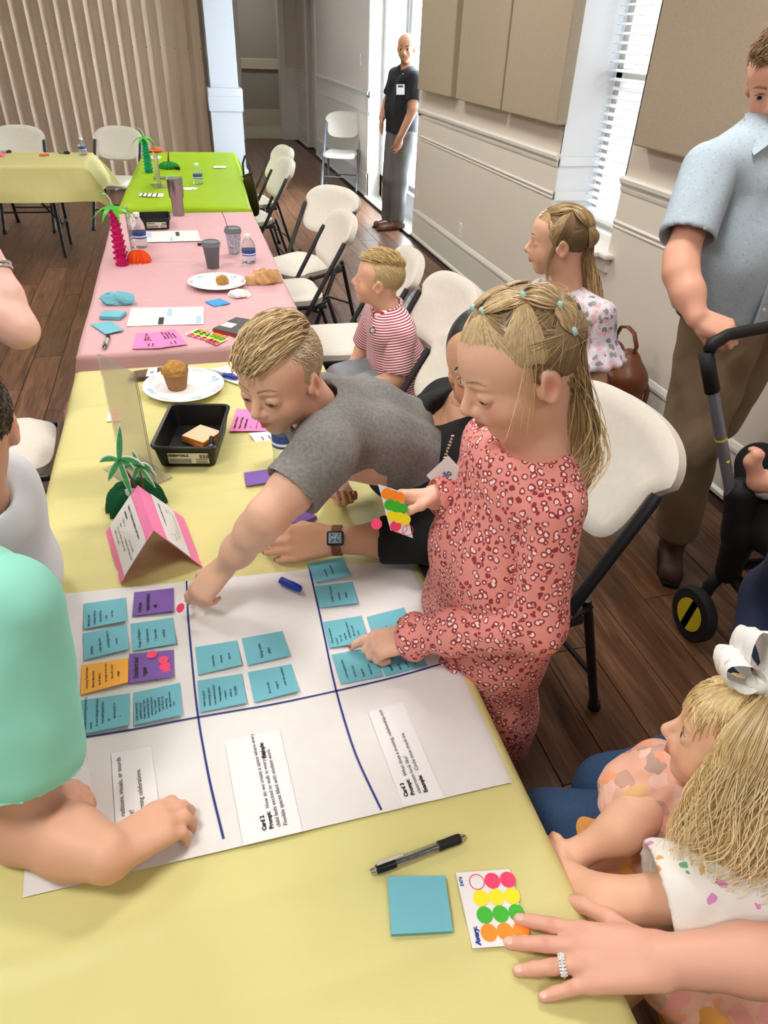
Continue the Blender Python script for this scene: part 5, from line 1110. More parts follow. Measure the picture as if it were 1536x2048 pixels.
def short_hair(hd, parent, c1, c2, cs, seed=1, top=800, side=1100, comb=(.25, 1., .1), L=.55, lift=(.02, .10, .10, .07), res=.004, r=.0016, sidelen=.10, rs=None, front=.30):
    top = int(top*1.7); side = int(side*1.3); r = r*.68
    rs = np.random.RandomState(seed); parts = [capcol(cap(hd, res, FACECUT, .022), cs)]
    d = rs.randn(top*6, 3); d /= np.linalg.norm(d, axis=1)[:, None]; d = d[(d[:, 2] > .42+.25*np.abs(d[:, 0])) & ~((d[:, 1] > .80))][:top]
    v = np.tile(np.array(comb, float), (len(d), 1))+.16*rs.randn(len(d), 3); k = 8; lf = np.interp(np.linspace(0, 1, k), np.linspace(0, 1, len(lift)), lift)[None]*(1+.35*rs.randn(len(d), 1))+.0
    parts.append(strands(flow(hd, d, v, L*(.7+.6*rs.rand(len(d))), k, lf), r*(.7+.6*rs.rand(len(d))), haircols(rs, len(d), c1, c2), 4))
    d = rs.randn(side*8, 3); d /= np.linalg.norm(d, axis=1)[:, None]; hl = .05-.55*(d[:, 1] < -.1)+.30*(d[:, 1] > .25)+.6*(d[:, 1] > .55); m = (d[:, 2] > hl-.35*(np.abs(d[:, 0]) < .75)*(d[:, 1] < -.1)) & (d[:, 2] < .75) & (d[:, 1] < .78); d = d[m][:side]
    v = np.stack([0*d[:, 0], -.5+0*d[:, 0], -.8+0*d[:, 0]], 1)+.25*rs.randn(len(d), 3); lf = np.linspace(.015, .05, 4)
    parts.append(strands(flow(hd, d, v, sidelen*(.6+.8*rs.rand(len(d))), 4, lf), r*.75, haircols(rs, len(d), cs, c1, .15), 3))
    return hairmesh(hd, parent, parts)

def place(o, M):
    p = o.parent; o.matrix_basis = (Matrix.Translation(-Vector(p.location)) if p is not None else Matrix.Identity(4)) @ M
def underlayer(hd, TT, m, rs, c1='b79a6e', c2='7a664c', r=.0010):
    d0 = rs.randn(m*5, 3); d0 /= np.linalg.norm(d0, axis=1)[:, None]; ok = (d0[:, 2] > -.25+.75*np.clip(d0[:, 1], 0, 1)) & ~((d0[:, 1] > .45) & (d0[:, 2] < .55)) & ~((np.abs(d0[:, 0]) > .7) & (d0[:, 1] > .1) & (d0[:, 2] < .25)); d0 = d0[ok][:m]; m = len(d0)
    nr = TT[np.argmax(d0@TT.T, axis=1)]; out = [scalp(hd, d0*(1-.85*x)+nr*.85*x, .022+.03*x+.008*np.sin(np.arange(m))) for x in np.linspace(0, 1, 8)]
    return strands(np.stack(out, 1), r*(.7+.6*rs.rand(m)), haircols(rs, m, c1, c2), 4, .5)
# ------------------------------------------------------------------ people: cloth materials
def leopard(name):
    m = mat(name, 'df8f87', .8); n, l, b = nodes(m); tc = n.new('ShaderNodeTexCoord'); nz = n.new('ShaderNodeTexNoise'); nz.inputs['Scale'].default_value = 60; mp = n.new('ShaderNodeVectorMath'); mp.operation = 'MULTIPLY_ADD'; mp.inputs[1].default_value = (.010,)*3
    l.new(tc.outputs['Object'], nz.inputs['Vector']); l.new(nz.outputs['Color'], mp.inputs[0]); l.new(tc.outputs['Object'], mp.inputs[2])
    vo = n.new('ShaderNodeTexVoronoi'); vo.inputs['Scale'].default_value = 80; vo.inputs['Randomness'].default_value = .85; l.new(mp.outputs[0], vo.inputs['Vector'])
    r1 = n.new('ShaderNodeValToRGB'); e = r1.color_ramp; e.interpolation = 'CONSTANT'; e.elements[0].position = 0; e.elements[0].color = lin('f6d9d6'); e.elements[1].position = .27; e.elements[1].color = lin('93323a'); q = e.elements.new(.46); q.color = lin('e2928a')
    l.new(vo.outputs['Distance'], r1.inputs[0])
    n2 = n.new('ShaderNodeTexNoise'); n2.inputs['Scale'].default_value = 130; l.new(tc.outputs['Object'], n2.inputs['Vector']); lt = n.new('ShaderNodeMath'); lt.operation = 'GREATER_THAN'; lt.inputs[1].default_value = .63; l.new(n2.outputs['Fac'], lt.inputs[0])
    rg = n.new('ShaderNodeMath'); rg.operation = 'GREATER_THAN'; rg.inputs[1].default_value = .27; l.new(vo.outputs['Distance'], rg.inputs[0]); mu = n.new('ShaderNodeMath'); mu.operation = 'MULTIPLY'; l.new(lt.outputs[0], mu.inputs[0]); l.new(rg.outputs[0], mu.inputs[1])
    mx = n.new('ShaderNodeMix'); mx.data_type = 'RGBA'; l.new(mu.outputs[0], mx.inputs[0]); l.new(r1.outputs[0], mx.inputs[6]); mx.inputs[7].default_value = lin('e2928a'); l.new(mx.outputs[2], b.inputs['Base Color']); return m
def stripes(name, c1, c2, period):
    m = mat(name, c1, .8); n, l, b = nodes(m); a = n.new('ShaderNodeAttribute'); a.attribute_name = 'guv'; sx = n.new('ShaderNodeSeparateXYZ'); l.new(a.outputs['Vector'], sx.inputs[0]); mu = n.new('ShaderNodeMath'); mu.operation = 'MULTIPLY'; mu.inputs[1].default_value = 1/period; l.new(sx.outputs[0], mu.inputs[0])
    fr = n.new('ShaderNodeMath'); fr.operation = 'FRACT'; l.new(mu.outputs[0], fr.inputs[0]); gt = n.new('ShaderNodeMath'); gt.operation = 'GREATER_THAN'; gt.inputs[1].default_value = .5; l.new(fr.outputs[0], gt.inputs[0]); mx = n.new('ShaderNodeMix'); mx.data_type = 'RGBA'; l.new(gt.outputs[0], mx.inputs[0]); mx.inputs[6].default_value = lin(c1); mx.inputs[7].default_value = lin(c2); l.new(mx.outputs[2], b.inputs['Base Color']); return m
def patterned(name, base, cols, scale, thr=.33, kind='F1', stretch=(1, 1, 1)):
    "scattered motifs of several colours on a base cloth"
    m = mat(name, base, .85); n, l, b = nodes(m); tc = n.new('ShaderNodeTexCoord'); mp = n.new('ShaderNodeMapping'); mp.inputs['Scale'].default_value = stretch; l.new(tc.outputs['Object'], mp.inputs[0]); nz = n.new('ShaderNodeTexNoise'); nz.inputs['Scale'].default_value = scale*1.2; l.new(tc.outputs['Object'], nz.inputs['Vector'])
    ma = n.new('ShaderNodeVectorMath'); ma.operation = 'MULTIPLY_ADD'; ma.inputs[1].default_value = (.9/scale,)*3; l.new(nz.outputs['Color'], ma.inputs[0]); l.new(mp.outputs[0], ma.inputs[2])
    vo = n.new('ShaderNodeTexVoronoi'); vo.inputs['Scale'].default_value = scale; l.new(ma.outputs[0], vo.inputs['Vector']); sx = n.new('ShaderNodeSeparateXYZ'); l.new(vo.outputs['Color'], sx.inputs[0])
    rp = n.new('ShaderNodeValToRGB'); rp.color_ramp.interpolation = 'CONSTANT'; els = rp.color_ramp.elements; els[0].position = 0; els[0].color = lin(cols[0]); els[1].position = 1/len(cols); els[1].color = lin(cols[1])
    for i in range(2, len(cols)): e = els.new(i/len(cols)); e.color = lin(cols[i])
    l.new(sx.outputs[0], rp.inputs[0]); lt = n.new('ShaderNodeMath'); lt.operation = 'LESS_THAN'; lt.inputs[1].default_value = thr; l.new(vo.outputs['Distance'], lt.inputs[0])
    mx = n.new('ShaderNodeMix'); mx.data_type = 'RGBA'; l.new(lt.outputs[0], mx.inputs[0]); mx.inputs[6].default_value = lin(base); l.new(rp.outputs[0], mx.inputs[7]); l.new(mx.outputs[2], b.inputs['Base Color']); return m
M_leo = leopard('dress_leopard'); M_heather = mat('heather_grey', '7d7c79', .9, noise=.22, nscale=160, bump=.2, bscale=300, bdist=.001)
M_strp = stripes('polo_stripes', 'a8344c', 'efe6e6', .0112); M_shorts = mat('shorts_grey', '8f949a', .85, noise=.05)
M_floral = patterned('floral_cloth', 'd3cbd6', ['dfa9a8', '80848c', 'dcb5b8', 'c4c6dc', '8f9590', 'e3d3d6'], 60, .52)
M_blks = mat('black_cloth', '0b0b0d', .85); M_navy2 = mat('navy_cloth', '14161f', .85); M_greyblue = mat('pale_trousers', '9fa9ba', .8)
M_teals = mat('teal_jersey', '8fd8c6', .85, bump=.1, bscale=300, bdist=.0006); M_whites = mat('white_jersey', 'dfe3ea', .85)
M_bshirt = patterned('blue_print_shirt', 'a9b8c3', ['9db0bf', '9fb2c1', '98aab8', 'b4c1c9'], 95, .34); M_khaki = mat('khaki_cotton', '8f7a60', .9, noise=.06, nscale=30, bump=.25, bscale=40, bdist=.004); M_denim = mat('denim', '2e4a6d', .9, noise=.15, nscale=250); M_denimd = mat('dark_denim', '16213c', .9)
M_gtrs = mat('grey_trousers', '5d5b59', .85); M_bsh = mat('brown_leather', '5a3421', .4); M_belt = mat('black_leather', '15130f', .45)
M_peach = patterned('peach_print_dress', 'e8b29a', ['f0a27f', 'e9a098', 'c9a08f', 'e0b37e', 'efc3b2', 'b99a90'], 30, .5); M_orgs = mat('orange_muslin', 'd99a4c', .9, noise=.08, nscale=30, bump=.3, bscale=40, bdist=.004)
M_ices = patterned('white_icon_cloth', 'e3e0da', ['c079bd', 'e9a25a', '6fa57c', 'd78ac6'], 38, .25)
M_elast = mat('hair_elastic', 'a9d6d2', .5); M_gold = mat('gold', 'b5a98c', .3, .8); M_wband = mat('watch_band_brown', '7b4a30', .6); M_wface = mat('watch_screen', '8fa9bd', .2)
def P2(px, py, t): return D(px, py, t)
def leg(S_, hip, knee, ank, r, k=.03): S_.chain([hip, knee, ank], r, k)
def shoe(name, parent, a, d, L, m, w=.045):
    a = V3(a); d = unit(V3(d)*[1, 1, 0]); s = Solid(.007); s.cone(a+d*L*-.25+[0, 0, .035], a+d*L*.60+[0, 0, .027], w*.78, w*.72, .02).cone(a+[0, 0, .045], a+[0, 0, .09], w*.8, w*.9, .03).ball(a+d*L*.62+[0, 0, .024], w*.76, .02).plane(a+[0, 0, .004], (0, 0, -1))
    o = garment(name, s, m, parent); q = MB().prism([(a[0]+d[0]*L*t+sx*(-d[1])*w*ww, a[1]+d[1]*L*t+sx*d[0]*w*ww) for t, ww, sx in ((-.35, .55, 1), (-.35, .55, -1), (.1, .85, -1), (.55, .85, -1), (.80, .45, -1), (.80, .45, 1), (.55, .85, 1), (.1, .85, 1))], 0.001, .016); sole = q.build('sole', M_blks if m is not M_bsh else M_belt, None); sole.parent = o; return o
# ============================================================ girl in the pink leopard dress
g = person('girl in a pink leopard print dress pointing at a note, hair in small ties', (.50, .88, 0))
hd = Head((.446, .862, 1.308), (-.918, -.047, -.394), (-.396, .045, .917), .209, eyes='down')
F = Figure('e6b79e')
nk = V3(.505, .868, 1.160)
hs = hd.solid(.0024, smile=.6, jaw=.98); hs.cone(hd.at(0, -.10, -.18), nk, .050, .052, .03).cone(nk, nk+[.0, 0, -.06], .055, .075, .03); F.add(hs)
shL, elL, wrL = V3(.488, .768, 1.112), V3(.478, .722, .915), V3(.318, .846, .803)
knL = V3(.245, .858, .787)
b = Solid(.008); b.cone(nk+[0, 0, -.02], (.49, .87, 1.0), .055, .07).chain([(.49, .84, 1.02), (.475, .85, .74)], [.065, .07]).chain([(.49, .91, 1.02), (.475, .94, .74)], [.065, .07])
b.cone(nk+[0, 0, -.03], shL, .045, .040).cone(nk+[0, 0, -.03], (.485, .98, 1.115), .045, .040)
for y, f in ((.85, .85), (.95, .97)): b.chain([(.475, y, .70), (.49, f, .40), (.50, f, .075), (.43, f, .03)], [.062, .048, .036, .03])
F.add(b)
a = Solid(.0024); a.chain([shL, elL, wrL], [.036, .033, .0235], .02)
tips = hand(a, wrL, V3(-.95, .15, -.24), (-.22, -.10, .96), 1, .146, curls=[(.28, .22, .12), (.75, 1.25, .9), (.80, 1.3, .9), (.85, 1.3, .9)], splay=.05, fat=1.12, F=F, nail='d0706f', thumb=((.17, .15, -.08), (.33, .22, -.20), (.47, .16, -.27), (.58, .08, -.28))); F.add(a)
nails(g, M_nailr)
shR, elR, wrR = V3(.475, .985, 1.11), V3(.505, 1.06, .965), V3(.375, .962, 1.022)
a = Solid(.0024); a.chain([shR, elR, wrR], [.036, .032, .0235], .02)
hand(a, wrR, V3(-.93, .06, .12), (.10, .60, .75), -1, .128, curls=[(.5, .8, .5), (.6, .9, .6), (.65, .9, .6), (.7, .9, .6)], fat=1.1, F=F, nail='d0706f', thumb=((.15, .17, -.06), (.30, .26, -.15), (.46, .24, -.22), (.58, .18, -.27))); F.add(a)
hd.decorate(F, blush='d8735f', brow='a8845c'); body_g = F.build(M_skin, g); hd.eyes_mesh(g, look=(0, -.5)); hd.face_lines(g, body_g, 'a98a68', '6b4c3a', .8)
s = Solid(.0042)
s.chain([(.492, .840, 1.095), (.472, .835, .93), (.478, .845, .76), (.492, .845, .56), (.50, .845, .46)], [.080, .092, .094, .086, .085], .05).chain([(.492, .91, 1.095), (.465, .93, .93), (.474, .95, .76), (.488, .965, .56), (.49, .97, .46)], [.080, .094, .096, .088, .088], .05)
s.cone(nk+[-.01, 0, -.035], shL+[0, 0, -.005], .060, .050, .05).cone(nk+[-.01, 0, -.035], shR+[0, 0, -.005], .060, .050, .05)
s.ell(nk+V3(-.016, 0, .043), None, (.068, .076, .052), .008, -1); s.plane((.5, .9, .470), (0, 0, -1)); s.cone((.50, .85, .38), (.495, .85, .50), .075, .065, .02, -1).cone((.49, .96, .38), (.49, .96, .50), .075, .065, .02, -1)
cuffd = unit(wrL-elL)
sl_ = Solid(.0042); sl_.chain([shL, elL, elL*.35+wrL*.65, wrL-cuffd*.012], [.053, .047, .041, .037], .03).cone(wrL-cuffd*.018, wrL+cuffd*.000, .034, .047, .010).cone(wrL-cuffd*.010, wrL+cuffd*.10, .0325, .042, .004, -1)
sr_ = Solid(.0042); sr_.chain([shR, elR, wrR*.75+elR*.25, wrR+[.012, 0, 0]], [.052, .046, .038, .036], .025).cone(wrR-[.01, 0, 0], wrR-[.09, 0, 0], .031, .036, .004, -1)
garment('dress', [s, sl_, sr_], M_leo, g, 2, fold=.0085, fs=15, seed=9, fdir=(0, .1, 1))
st = MB()
for k, (dx, dy) in enumerate(((0, .0), (.012, .01), (-.01, .012), (.006, -.01))):
    p0 = V3(.372, .815, .772); st.tube([p0, p0+[dx*.5, dy, -.012], p0+[dx*1.4, dy*1.3-.012, -.03-.006*k], p0+[dx*1.8, dy*1.2-.02, -.045-.007*k]], [.005, .0065, .006, .0045], 7)
st.build('cuff_tie', M_leo, g, smooth=True)
rs = np.random.RandomState(7); HC1, HC2, HC3 = 'd3b88c', '9c825d', '7c6850'
parts = [capcol(cap(hd, .0036, [((0, .56, -.20), (.40, .38, .46)), ((-.32, .16, -.34), (.22, .20, .34)), ((.32, .16, -.34), (.22, .20, .34)), ((0, .0, -.62), (.6, .55, .34))], .018), '8a7355')]
T = [pix_scalp(hd, *p) for p in ((970, 628), (1047, 598), (1114, 616), (1141, 664))]; T0 = pix_scalp(hd, 932, 606)
mir = lambda d: np.array([-d[0], d[1], d[2]])
def fan(d0a, d0b, tie, m, lift0=.02, lift1=.07, r=.0011, c=(HC1, HC2), bow=.0, jit=.03):
    m = int(m*2.2); t = np.sort(rs.rand(m)); d0 = np.array(d0a)*(1-t)[:, None]+np.array(d0b)*t[:, None]+jit*rs.randn(m, 3); k = 9; s_ = np.linspace(0, 1, k); out = []
    for x in s_:
        w_ = x**1.1; d = d0*(1-w_)+np.array(tie)*w_; out.append(scalp(hd, d, lift0+(lift1-lift0)*x**2+bow*math.sin(PI*x)+.012*rs.rand(m)))
    parts.append(strands(np.stack(out, 1), r*(.7+.6*rs.rand(m)), haircols(rs, m, *c), 4, .5))
def bunch(a, b, m, l0=.08, l1=.08, bow=.06, wid=.055, c=(HC1, HC2)):
    m = int(m*2); off = rs.randn(m, 3)*wid; k = 9; out = []
    for x in np.linspace(0, 1, k):
        d = np.array(a)*(1-x)+np.array(b)*x+off*(.25+.95*math.sin(PI*x)); out.append(scalp(hd, d, l0*(1-x)+l1*x+bow*math.sin(PI*x)*(1+.3*off[:, 0]/wid)))
    parts.append(strands(np.stack(out, 1), .0013, haircols(rs, m, *c), 4, .6))
dr = lambda px, py: pix_scalp(hd, px, py, .015)
HL = [dr(*p) for p in ((898, 672), (915, 706), (950, 716), (1000, 722), (1050, 732), (1068, 726), (1092, 722), (1125, 745), (1150, 745))]
for a_, b_, tie, m in ((0, 1, T0, 90), (0, 1, T[0], 90), (1, 2, T[0], 170), (2, 3, T[0], 190), (3, 4, T[0], 60), (3, 4, T[1], 170), (4, 5, T[1], 120), (5, 6, T[1], 90), (6, 7, T[2], 170), (7, 8, T[3], 120), (6, 7, T[3], 60)):
    fan(HL[a_], HL[b_], tie, m, c=('dfc698', 'ab9068') if tie is not T[2] and tie is not T[3] else (HC2, HC3), jit=.022)
fan(mir(HL[1])*.5+HL[0]*.5, HL[0], T0, 120, c=('dfc698', 'ab9068')); fan(T0*.6+T[0]*.4+np.array([0, .12, 0]), T0*.8+np.array([0, .05, .0]), T0, 60); fan(HL[1]*.5+T[0]*.5, T[0]*.85+T0*.15+np.array([0, .14, 0]), T[0], 90)
bunch(T[0], T[1], 130, c=('dbc193', 'a38860')); bunch(T[1], T[2], 120, bow=.10); bunch(T[2], T[3], 100, bow=.05); bunch(T0, mir(T[1]), 80); bunch(mir(T[1]), mir(T[2]), 60)
fan(T0, mir(T[0]), mir(T[1]), 90, c=(HC2, HC3)); fan(T0, T[0], T[1]*.6+mir(T[1])*.4, 120, c=(HC2, HC3), lift1=.03); fan(mir(T[1]), T[1], T[1]*.5+mir(T[1])*.5+np.array([0, -.35, 0]), 200, c=(HC2, HC3), lift1=.02); fan(T[1]*.7+mir(T[1])*.3, T[2], T[2]*.6+T[3]*.4, 140, c=(HC2, HC3), lift1=.03)
# loose length: one soft mass behind the ear, dressed with fine locks
G_ = np.array([D(1105, 740, 1.02), D(1122, 800, 1.055), D(1140, 860, 1.085), D(1152, 915, 1.095), D(1152, 960, 1.085), D(1142, 1000, 1.08)]); GR = np.array([.036, .043, .042, .034, .022, .008])
ms = Solid(.004); ms.chain(list(G_), list(GR*.72), .03); parts.append(capcol(ms, 'a98d64'))
def locks(m, rad, c1, c2, r, wild=.0):
    a = rs.rand(m)*2*PI; rr_ = rad*np.sqrt(.55+.45*rs.rand(m)); k = 16; out = []; ph = rs.rand(m)*6; end = .72+.33*rs.rand(m); st0 = scalp(hd, np.array(dr(1095, 735))*(1-rs.rand(m, 1))+np.array([.3, -.9, .1])*rs.rand(m, 1)+.12*rs.randn(m, 3), .03)
    for x in np.linspace(0, 1, k):
        t = np.clip(x*end, 0, 1)*(len(G_)-1); i_ = np.minimum(t.astype(int), len(G_)-2); f_ = (t-i_)[:, None]; c = G_[i_]*(1-f_)+G_[i_+1]*f_; R_ = GR[i_]*(1-f_[:, 0])+GR[i_+1]*f_[:, 0]
        p = c+(R_*rr_)[:, None]*(np.cos(a+.8*x)[:, None]*CR+np.sin(a+.8*x)[:, None]*(-CF))+(.004+wild*x)*np.stack([np.sin(ph+8*x), np.cos(ph*1.3+7*x), 0*ph], 1)
        w_ = np.clip(1-x/.28, 0, 1)**1.2; out.append(p*(1-w_)+st0*w_)
    parts.append(strands(np.stack(out, 1), r*(.6+.8*rs.rand(m)), haircols(rs, m, c1, c2), 4, .3))
locks(1100, 1.0, 'cdb080', '86704f', .0010); locks(90, 1.3, 'dcc091', 'b4945f', .0007, .010)
# fine wisps in front of the ear
m = 12; d0 = np.array(dr(1062, 722))+.05*rs.randn(m, 3); p0 = scalp(hd, d0, .03); out = []; e_ = rs.randn(m)
for x in np.linspace(0, 1, 10): q = p0.copy(); q[:, 2] -= .10*x; q += (-hd.r*.020+hd.f*.010)*math.sin(PI*x*.7); q += np.outer(e_*x*.012, hd.f); out.append(q)
parts.append(strands(np.stack(out, 1), .0005, haircols(rs, m, 'e6cfa0', 'cdaa72'), 3))
m = 90; d0 = rs.randn(m, 3); d0[:, 2] = np.abs(d0[:, 2]); d0[:, 1] = -np.abs(d0[:, 1]); v = rs.randn(m, 3); parts.append(strands(flow(hd, d0, v, .5, 7, np.linspace(.04, .16, 7)), .0003, haircols(rs, m, 'e9d2a4', 'cdaa72'), 3))
# underlayer: every part of the scalp combed towards its nearest tie
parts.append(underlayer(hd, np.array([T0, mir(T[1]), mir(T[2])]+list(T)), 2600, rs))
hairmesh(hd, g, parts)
for q in T+[T0]:
    c_ = scalp(hd, q, .09); nrm = unit(c_-hd.c); o = MB().lathe([(.0005, -.0035), (.0062, -.003), (.0075, 0), (.0062, .003), (.0005, .0035)], 12).build('hair_tie', M_elast, g, smooth=True); place(o, frame(c_, hd.r, hd.u))
# sheet of dots held in her right hand, with one loose pink dot
c = [D(756, 968, 1.150), D(803, 983, 1.160), D(826, 1076, 1.190), D(781, 1060, 1.180)]
o = sheet_mb(c, 5, 0, .0004).build('sticker_sheet', M_card); tag(o, 'sheet of coloured dots held up by the girl in pink', 'sticker sheet'); dots(c, 4, 3, o, [M_ora, M_grn, M_yel, M_hot], .16, .27, .155, .235, .0098, {(3, 1), (3, 2)})
o = MB().lathe([(.0095, 0), (.0095, .0006)], 20).build('dot_sticker', M_hot); o.matrix_world = frame(D(753, 1048, 1.17), CR, CU); tag(o, 'loose hot pink dot between the fingertips of the girl in pink', 'sticker')
# ============================================================ boy in grey leaning across the table
bo = person('fair-haired boy in a grey t-shirt leaning across the table', (.48, 1.33, 0))
hb = Head((.134, 1.171, 1.182), (-.667, -.708, -.234), (-.202, -.131, .971), .192, eyes='down')
F = Figure('dfb198'); nk = V3(.215, 1.225, 1.062)
hs = hb.solid(.0024, smile=-.3); hs.cone(hb.at(0, -.12, -.16), nk, .050, .052, .03); F.add(hs)
shL, elL, wrL = V3(.192, 1.058, 1.075), D(536, 1032, 1.195), V3(-.006, 1.060, .850)
a = Solid(.0024); a.chain([shL, shL*.4+elL*.6, elL, elL*.72+wrL*.28, elL*.35+wrL*.65, wrL], [.042, .036, .032, .0305, .026, .0215], .03)
hand(a, wrL, V3(-.72, -.20, -.66), (-.46, -.48, .74), 1, .140, curls=[(.30, .60, .25), (.70, 1.0, .5), (.85, 1.1, .6), (1.0, 1.15, .6)], splay=.06, fat=.98, F=F, thumb=((.15, .16, -.06), (.36, .27, -.10), (.58, .28, -.24), (.74, .20, -.38))); F.add(a)
shR, elR, wrR = V3(.20, 1.335, 1.035), V3(.262, 1.49, .815), V3(.286, 1.395, .787)
a = Solid(.0024); a.chain([shR, elR, wrR], [.042, .035, .025], .02)
hand(a, wrR, V3(.10, -.99, -.05), (.15, .05, -.98), -1, .125, curls=[(.7, .9, .5), (.6, .9, .5), (.5, .8, .5), (.4, .7, .4)], splay=.08, fat=1.12, F=F, thumb=((.17, .17, -.04), (.32, .25, -.10), (.46, .22, -.18), (.55, .16, -.22))); F.add(a)
pv = V3(.445, 1.275, .935)
b = Solid(.009); ax_ = unit(pv-nk)
for dy in (-.06, .06): b.chain([(.235, 1.215+dy, 1.035), (.335, 1.25+dy, 1.0), (pv[0], pv[1]+dy, pv[2])], [.068, .065, .075], .05); b.chain([(pv[0]+.03, pv[1]+dy*1.2, pv[2]-.05), (.57, 1.47+dy, .50), (.60, 1.60+dy, .09), (.53, 1.58+dy, .035)], [.08, .055, .04, .032])
b.cone(nk, shL, .05, .045).cone(nk, shR, .05, .045); F.add(b)
hb.decorate(F, blush='c97a66', brow='a58457'); bb_ = F.build(M_skin, bo); hb.eyes_mesh(bo, '6f7f85', (0, -.4)); hb.face_lines(bo, bb_, 'a5835d', '5b4030', .85)
s = Solid(.0042)
for dy in (-.066, .066): s.chain([(.235, 1.216+dy*.92, 1.050), (.335, 1.250+dy*.92, 1.015), (pv[0]-.03, pv[1]+dy, pv[2]+.02)], [.070, .068, .084], .05)
s.cone(nk+[.02, 0, -.005], shL, .062, .058, .05).cone(nk+[.02, 0, -.005], shR, .062, .058, .05)
se = shL*.30+elL*.70; s.cone(shL, se, .058, .058, .03).cone(shR, shR*.45+elR*.55, .058, .056, .03)
s.cone(se+(elL-shL)*.02, se+(elL-shL)*.5, .051, .051, .004, -1); s.plane(se+unit(elL-shL)*.012, unit(elL-shL)*1) if False else None
s.cone(se+unit(elL-shL)*.052, se+unit(elL-shL)*.2, .085, .1, .006, -1); s.cone(shR*.45+elR*.55+unit(elR-shR)*.052, elR+unit(elR-shR)*.1, .085, .1, .006, -1)
s.cone(hb.at(0, -.10, -.30), nk+unit(hb.u)*.012, .064, .060, .008, -1); s.plane(pv+ax_*.02, ax_)
garment('t_shirt', s, M_heather, bo, 2, fold=.010, fs=11, seed=4, fdir=ax_)
s = Solid(.006)
for dy in (-.06, .06): s.chain([pv+[-.05, dy, .005], pv+[.03, dy*1.25, -.06], (.575, 1.47+dy, .50), (.60, 1.60+dy, .11)], [.088, .09, .064, .055], .04)
garment('jeans', s, M_denimd, bo, 2, fold=.006, seed=3)
for dy in (-.06, .06): shoe('shoe', bo, (.60, 1.60+dy, 0), (-1, -.1, 0), .2, M_whites, .036)
short_hair(hb, bo, 'd9c094', 'a58a60', 'b0a088', 3, 1300, 1700, comb=(.35, .95, .05), L=.85, lift=(.03, .11, .14, .11), res=.0036, r=.0017)
o = MB().lathe([(.0095, 0), (.0095, .0006)], 20).build('dot_sticker', M_hot); o.matrix_world = frame(Z(361, 1216, .785), (.6, .2, .5), (-.2, .9, .2)); tag(o, 'hot pink dot pinched in the leaning boy\'s fingertips', 'sticker')
# ============================================================ woman in black
wo = person('dark-haired woman in black with a watch, seated behind the girl in pink', (.68, 1.32, 0))
hw = Head((.580, 1.265, 1.128), (-.55, -.80, .08), (-.25, .22, .93), .222)
F = Figure('cf9f80'); nk = V3(.575, 1.315, .995); hs = hw.solid(.003, smile=1.); hs.cone(hw.at(0, -.1, -.2), nk, .052, .056, .03); F.add(hs)
shL, elL, wrL = V3(.53, 1.14, .950), V3(.455, 1.10, .815), V3(.232, 1.168, .795)
a = Solid(.0026); a.chain([shL, elL, elL*.4+wrL*.6, wrL], [.05, .043, .036, .028], .02)
hand(a, wrL, V3(-.98, -.02, .05), (.05, -.80, .60), 1, .190, curls=[(.45, .55, .3), (.40, .55, .35), (.40, .6, .35), (.45, .6, .35)], splay=.05, F=F, nail='7a3a3a', thumb=((.15, .14, -.06), (.33, .20, -.14), (.52, .16, -.20), (.66, .10, -.22))); F.add(a)
nails(wo, M_naild)
shR, elR, wrR = V3(.57, 1.44, .955), V3(.52, 1.62, .80), V3(.40, 1.52, .60)
a = Solid(.005); a.chain([shR, elR, wrR], [.05, .042, .028], .02); hand(a, wrR, V3(-.6, -.6, -.4), (-.3, .2, .9), -1, .17); F.add(a)
b = Solid(.009)
for dy in (-.07, .07): b.chain([(.53, 1.27+dy, .93), (.62, 1.29+dy, .70), (.71, 1.32+dy, .53)], [.075, .085, .10], .05); b.chain([(.72, 1.32+dy*1.4, .52), (.32, 1.30+dy*1.4, .50), (.33, 1.32+dy*1.4, .10), (.22, 1.32+dy*1.4, .05)], [.09, .062, .045, .035])
b.cone(nk, shL, .055, .05).cone(nk, shR, .055, .05); F.add(b); hw.decorate(F, lip='b3433f', brow='2a1c14'); bb_ = F.build(M_skin, wo); hw.eyes_mesh(wo, '3a2a1f'); hw.face_lines(wo, bb_, '2a1d15', '1a120d')
s = Solid(.006)
for dy in (-.075, .075): s.chain([(.515, 1.26+dy, .935), (.61, 1.29+dy, .72), (.70, 1.31+dy, .56)], [.098, .108, .122], .06)
s.cone(nk+[.02, 0, -.03], shL, .07, .062, .04).cone(nk+[.02, 0, -.03], shR, .07, .062, .04); ce = elL*.42+wrL*.58; s.chain([shL, elL, ce], [.062, .056, .052], .03).chain([shR, elR, wrR], [.062, .055, .045], .03)
s.ell(nk+[-.06, -.03, .015], None, (.05, .05, .07), .01, -1).cone(hw.at(0, -.1, -.3), nk, .062, .066, .01, -1); d = unit(ce-elL); s.cone(ce+d*.055, ce+d*.2, .07, .09, .008, -1).cone(ce, ce+d*.2, .042, .045, .006, -1)
garment('black_top', s, M_blks, wo, 2, fold=.008, fs=12, seed=14)
s = Solid(.007)
for dy in (-.10, .10): s.chain([(.75, 1.32+dy*.8, .535), (.33, 1.30+dy, .51), (.34, 1.32+dy, .12)], [.118, .076, .062], .04)
garment('trousers', s, M_greyblue, wo, 2, fold=.006, seed=2)
for dy in (-.1, .1): shoe('shoe', wo, (.34, 1.32+dy, 0), (-1, 0, 0), .23, M_belt, .04)
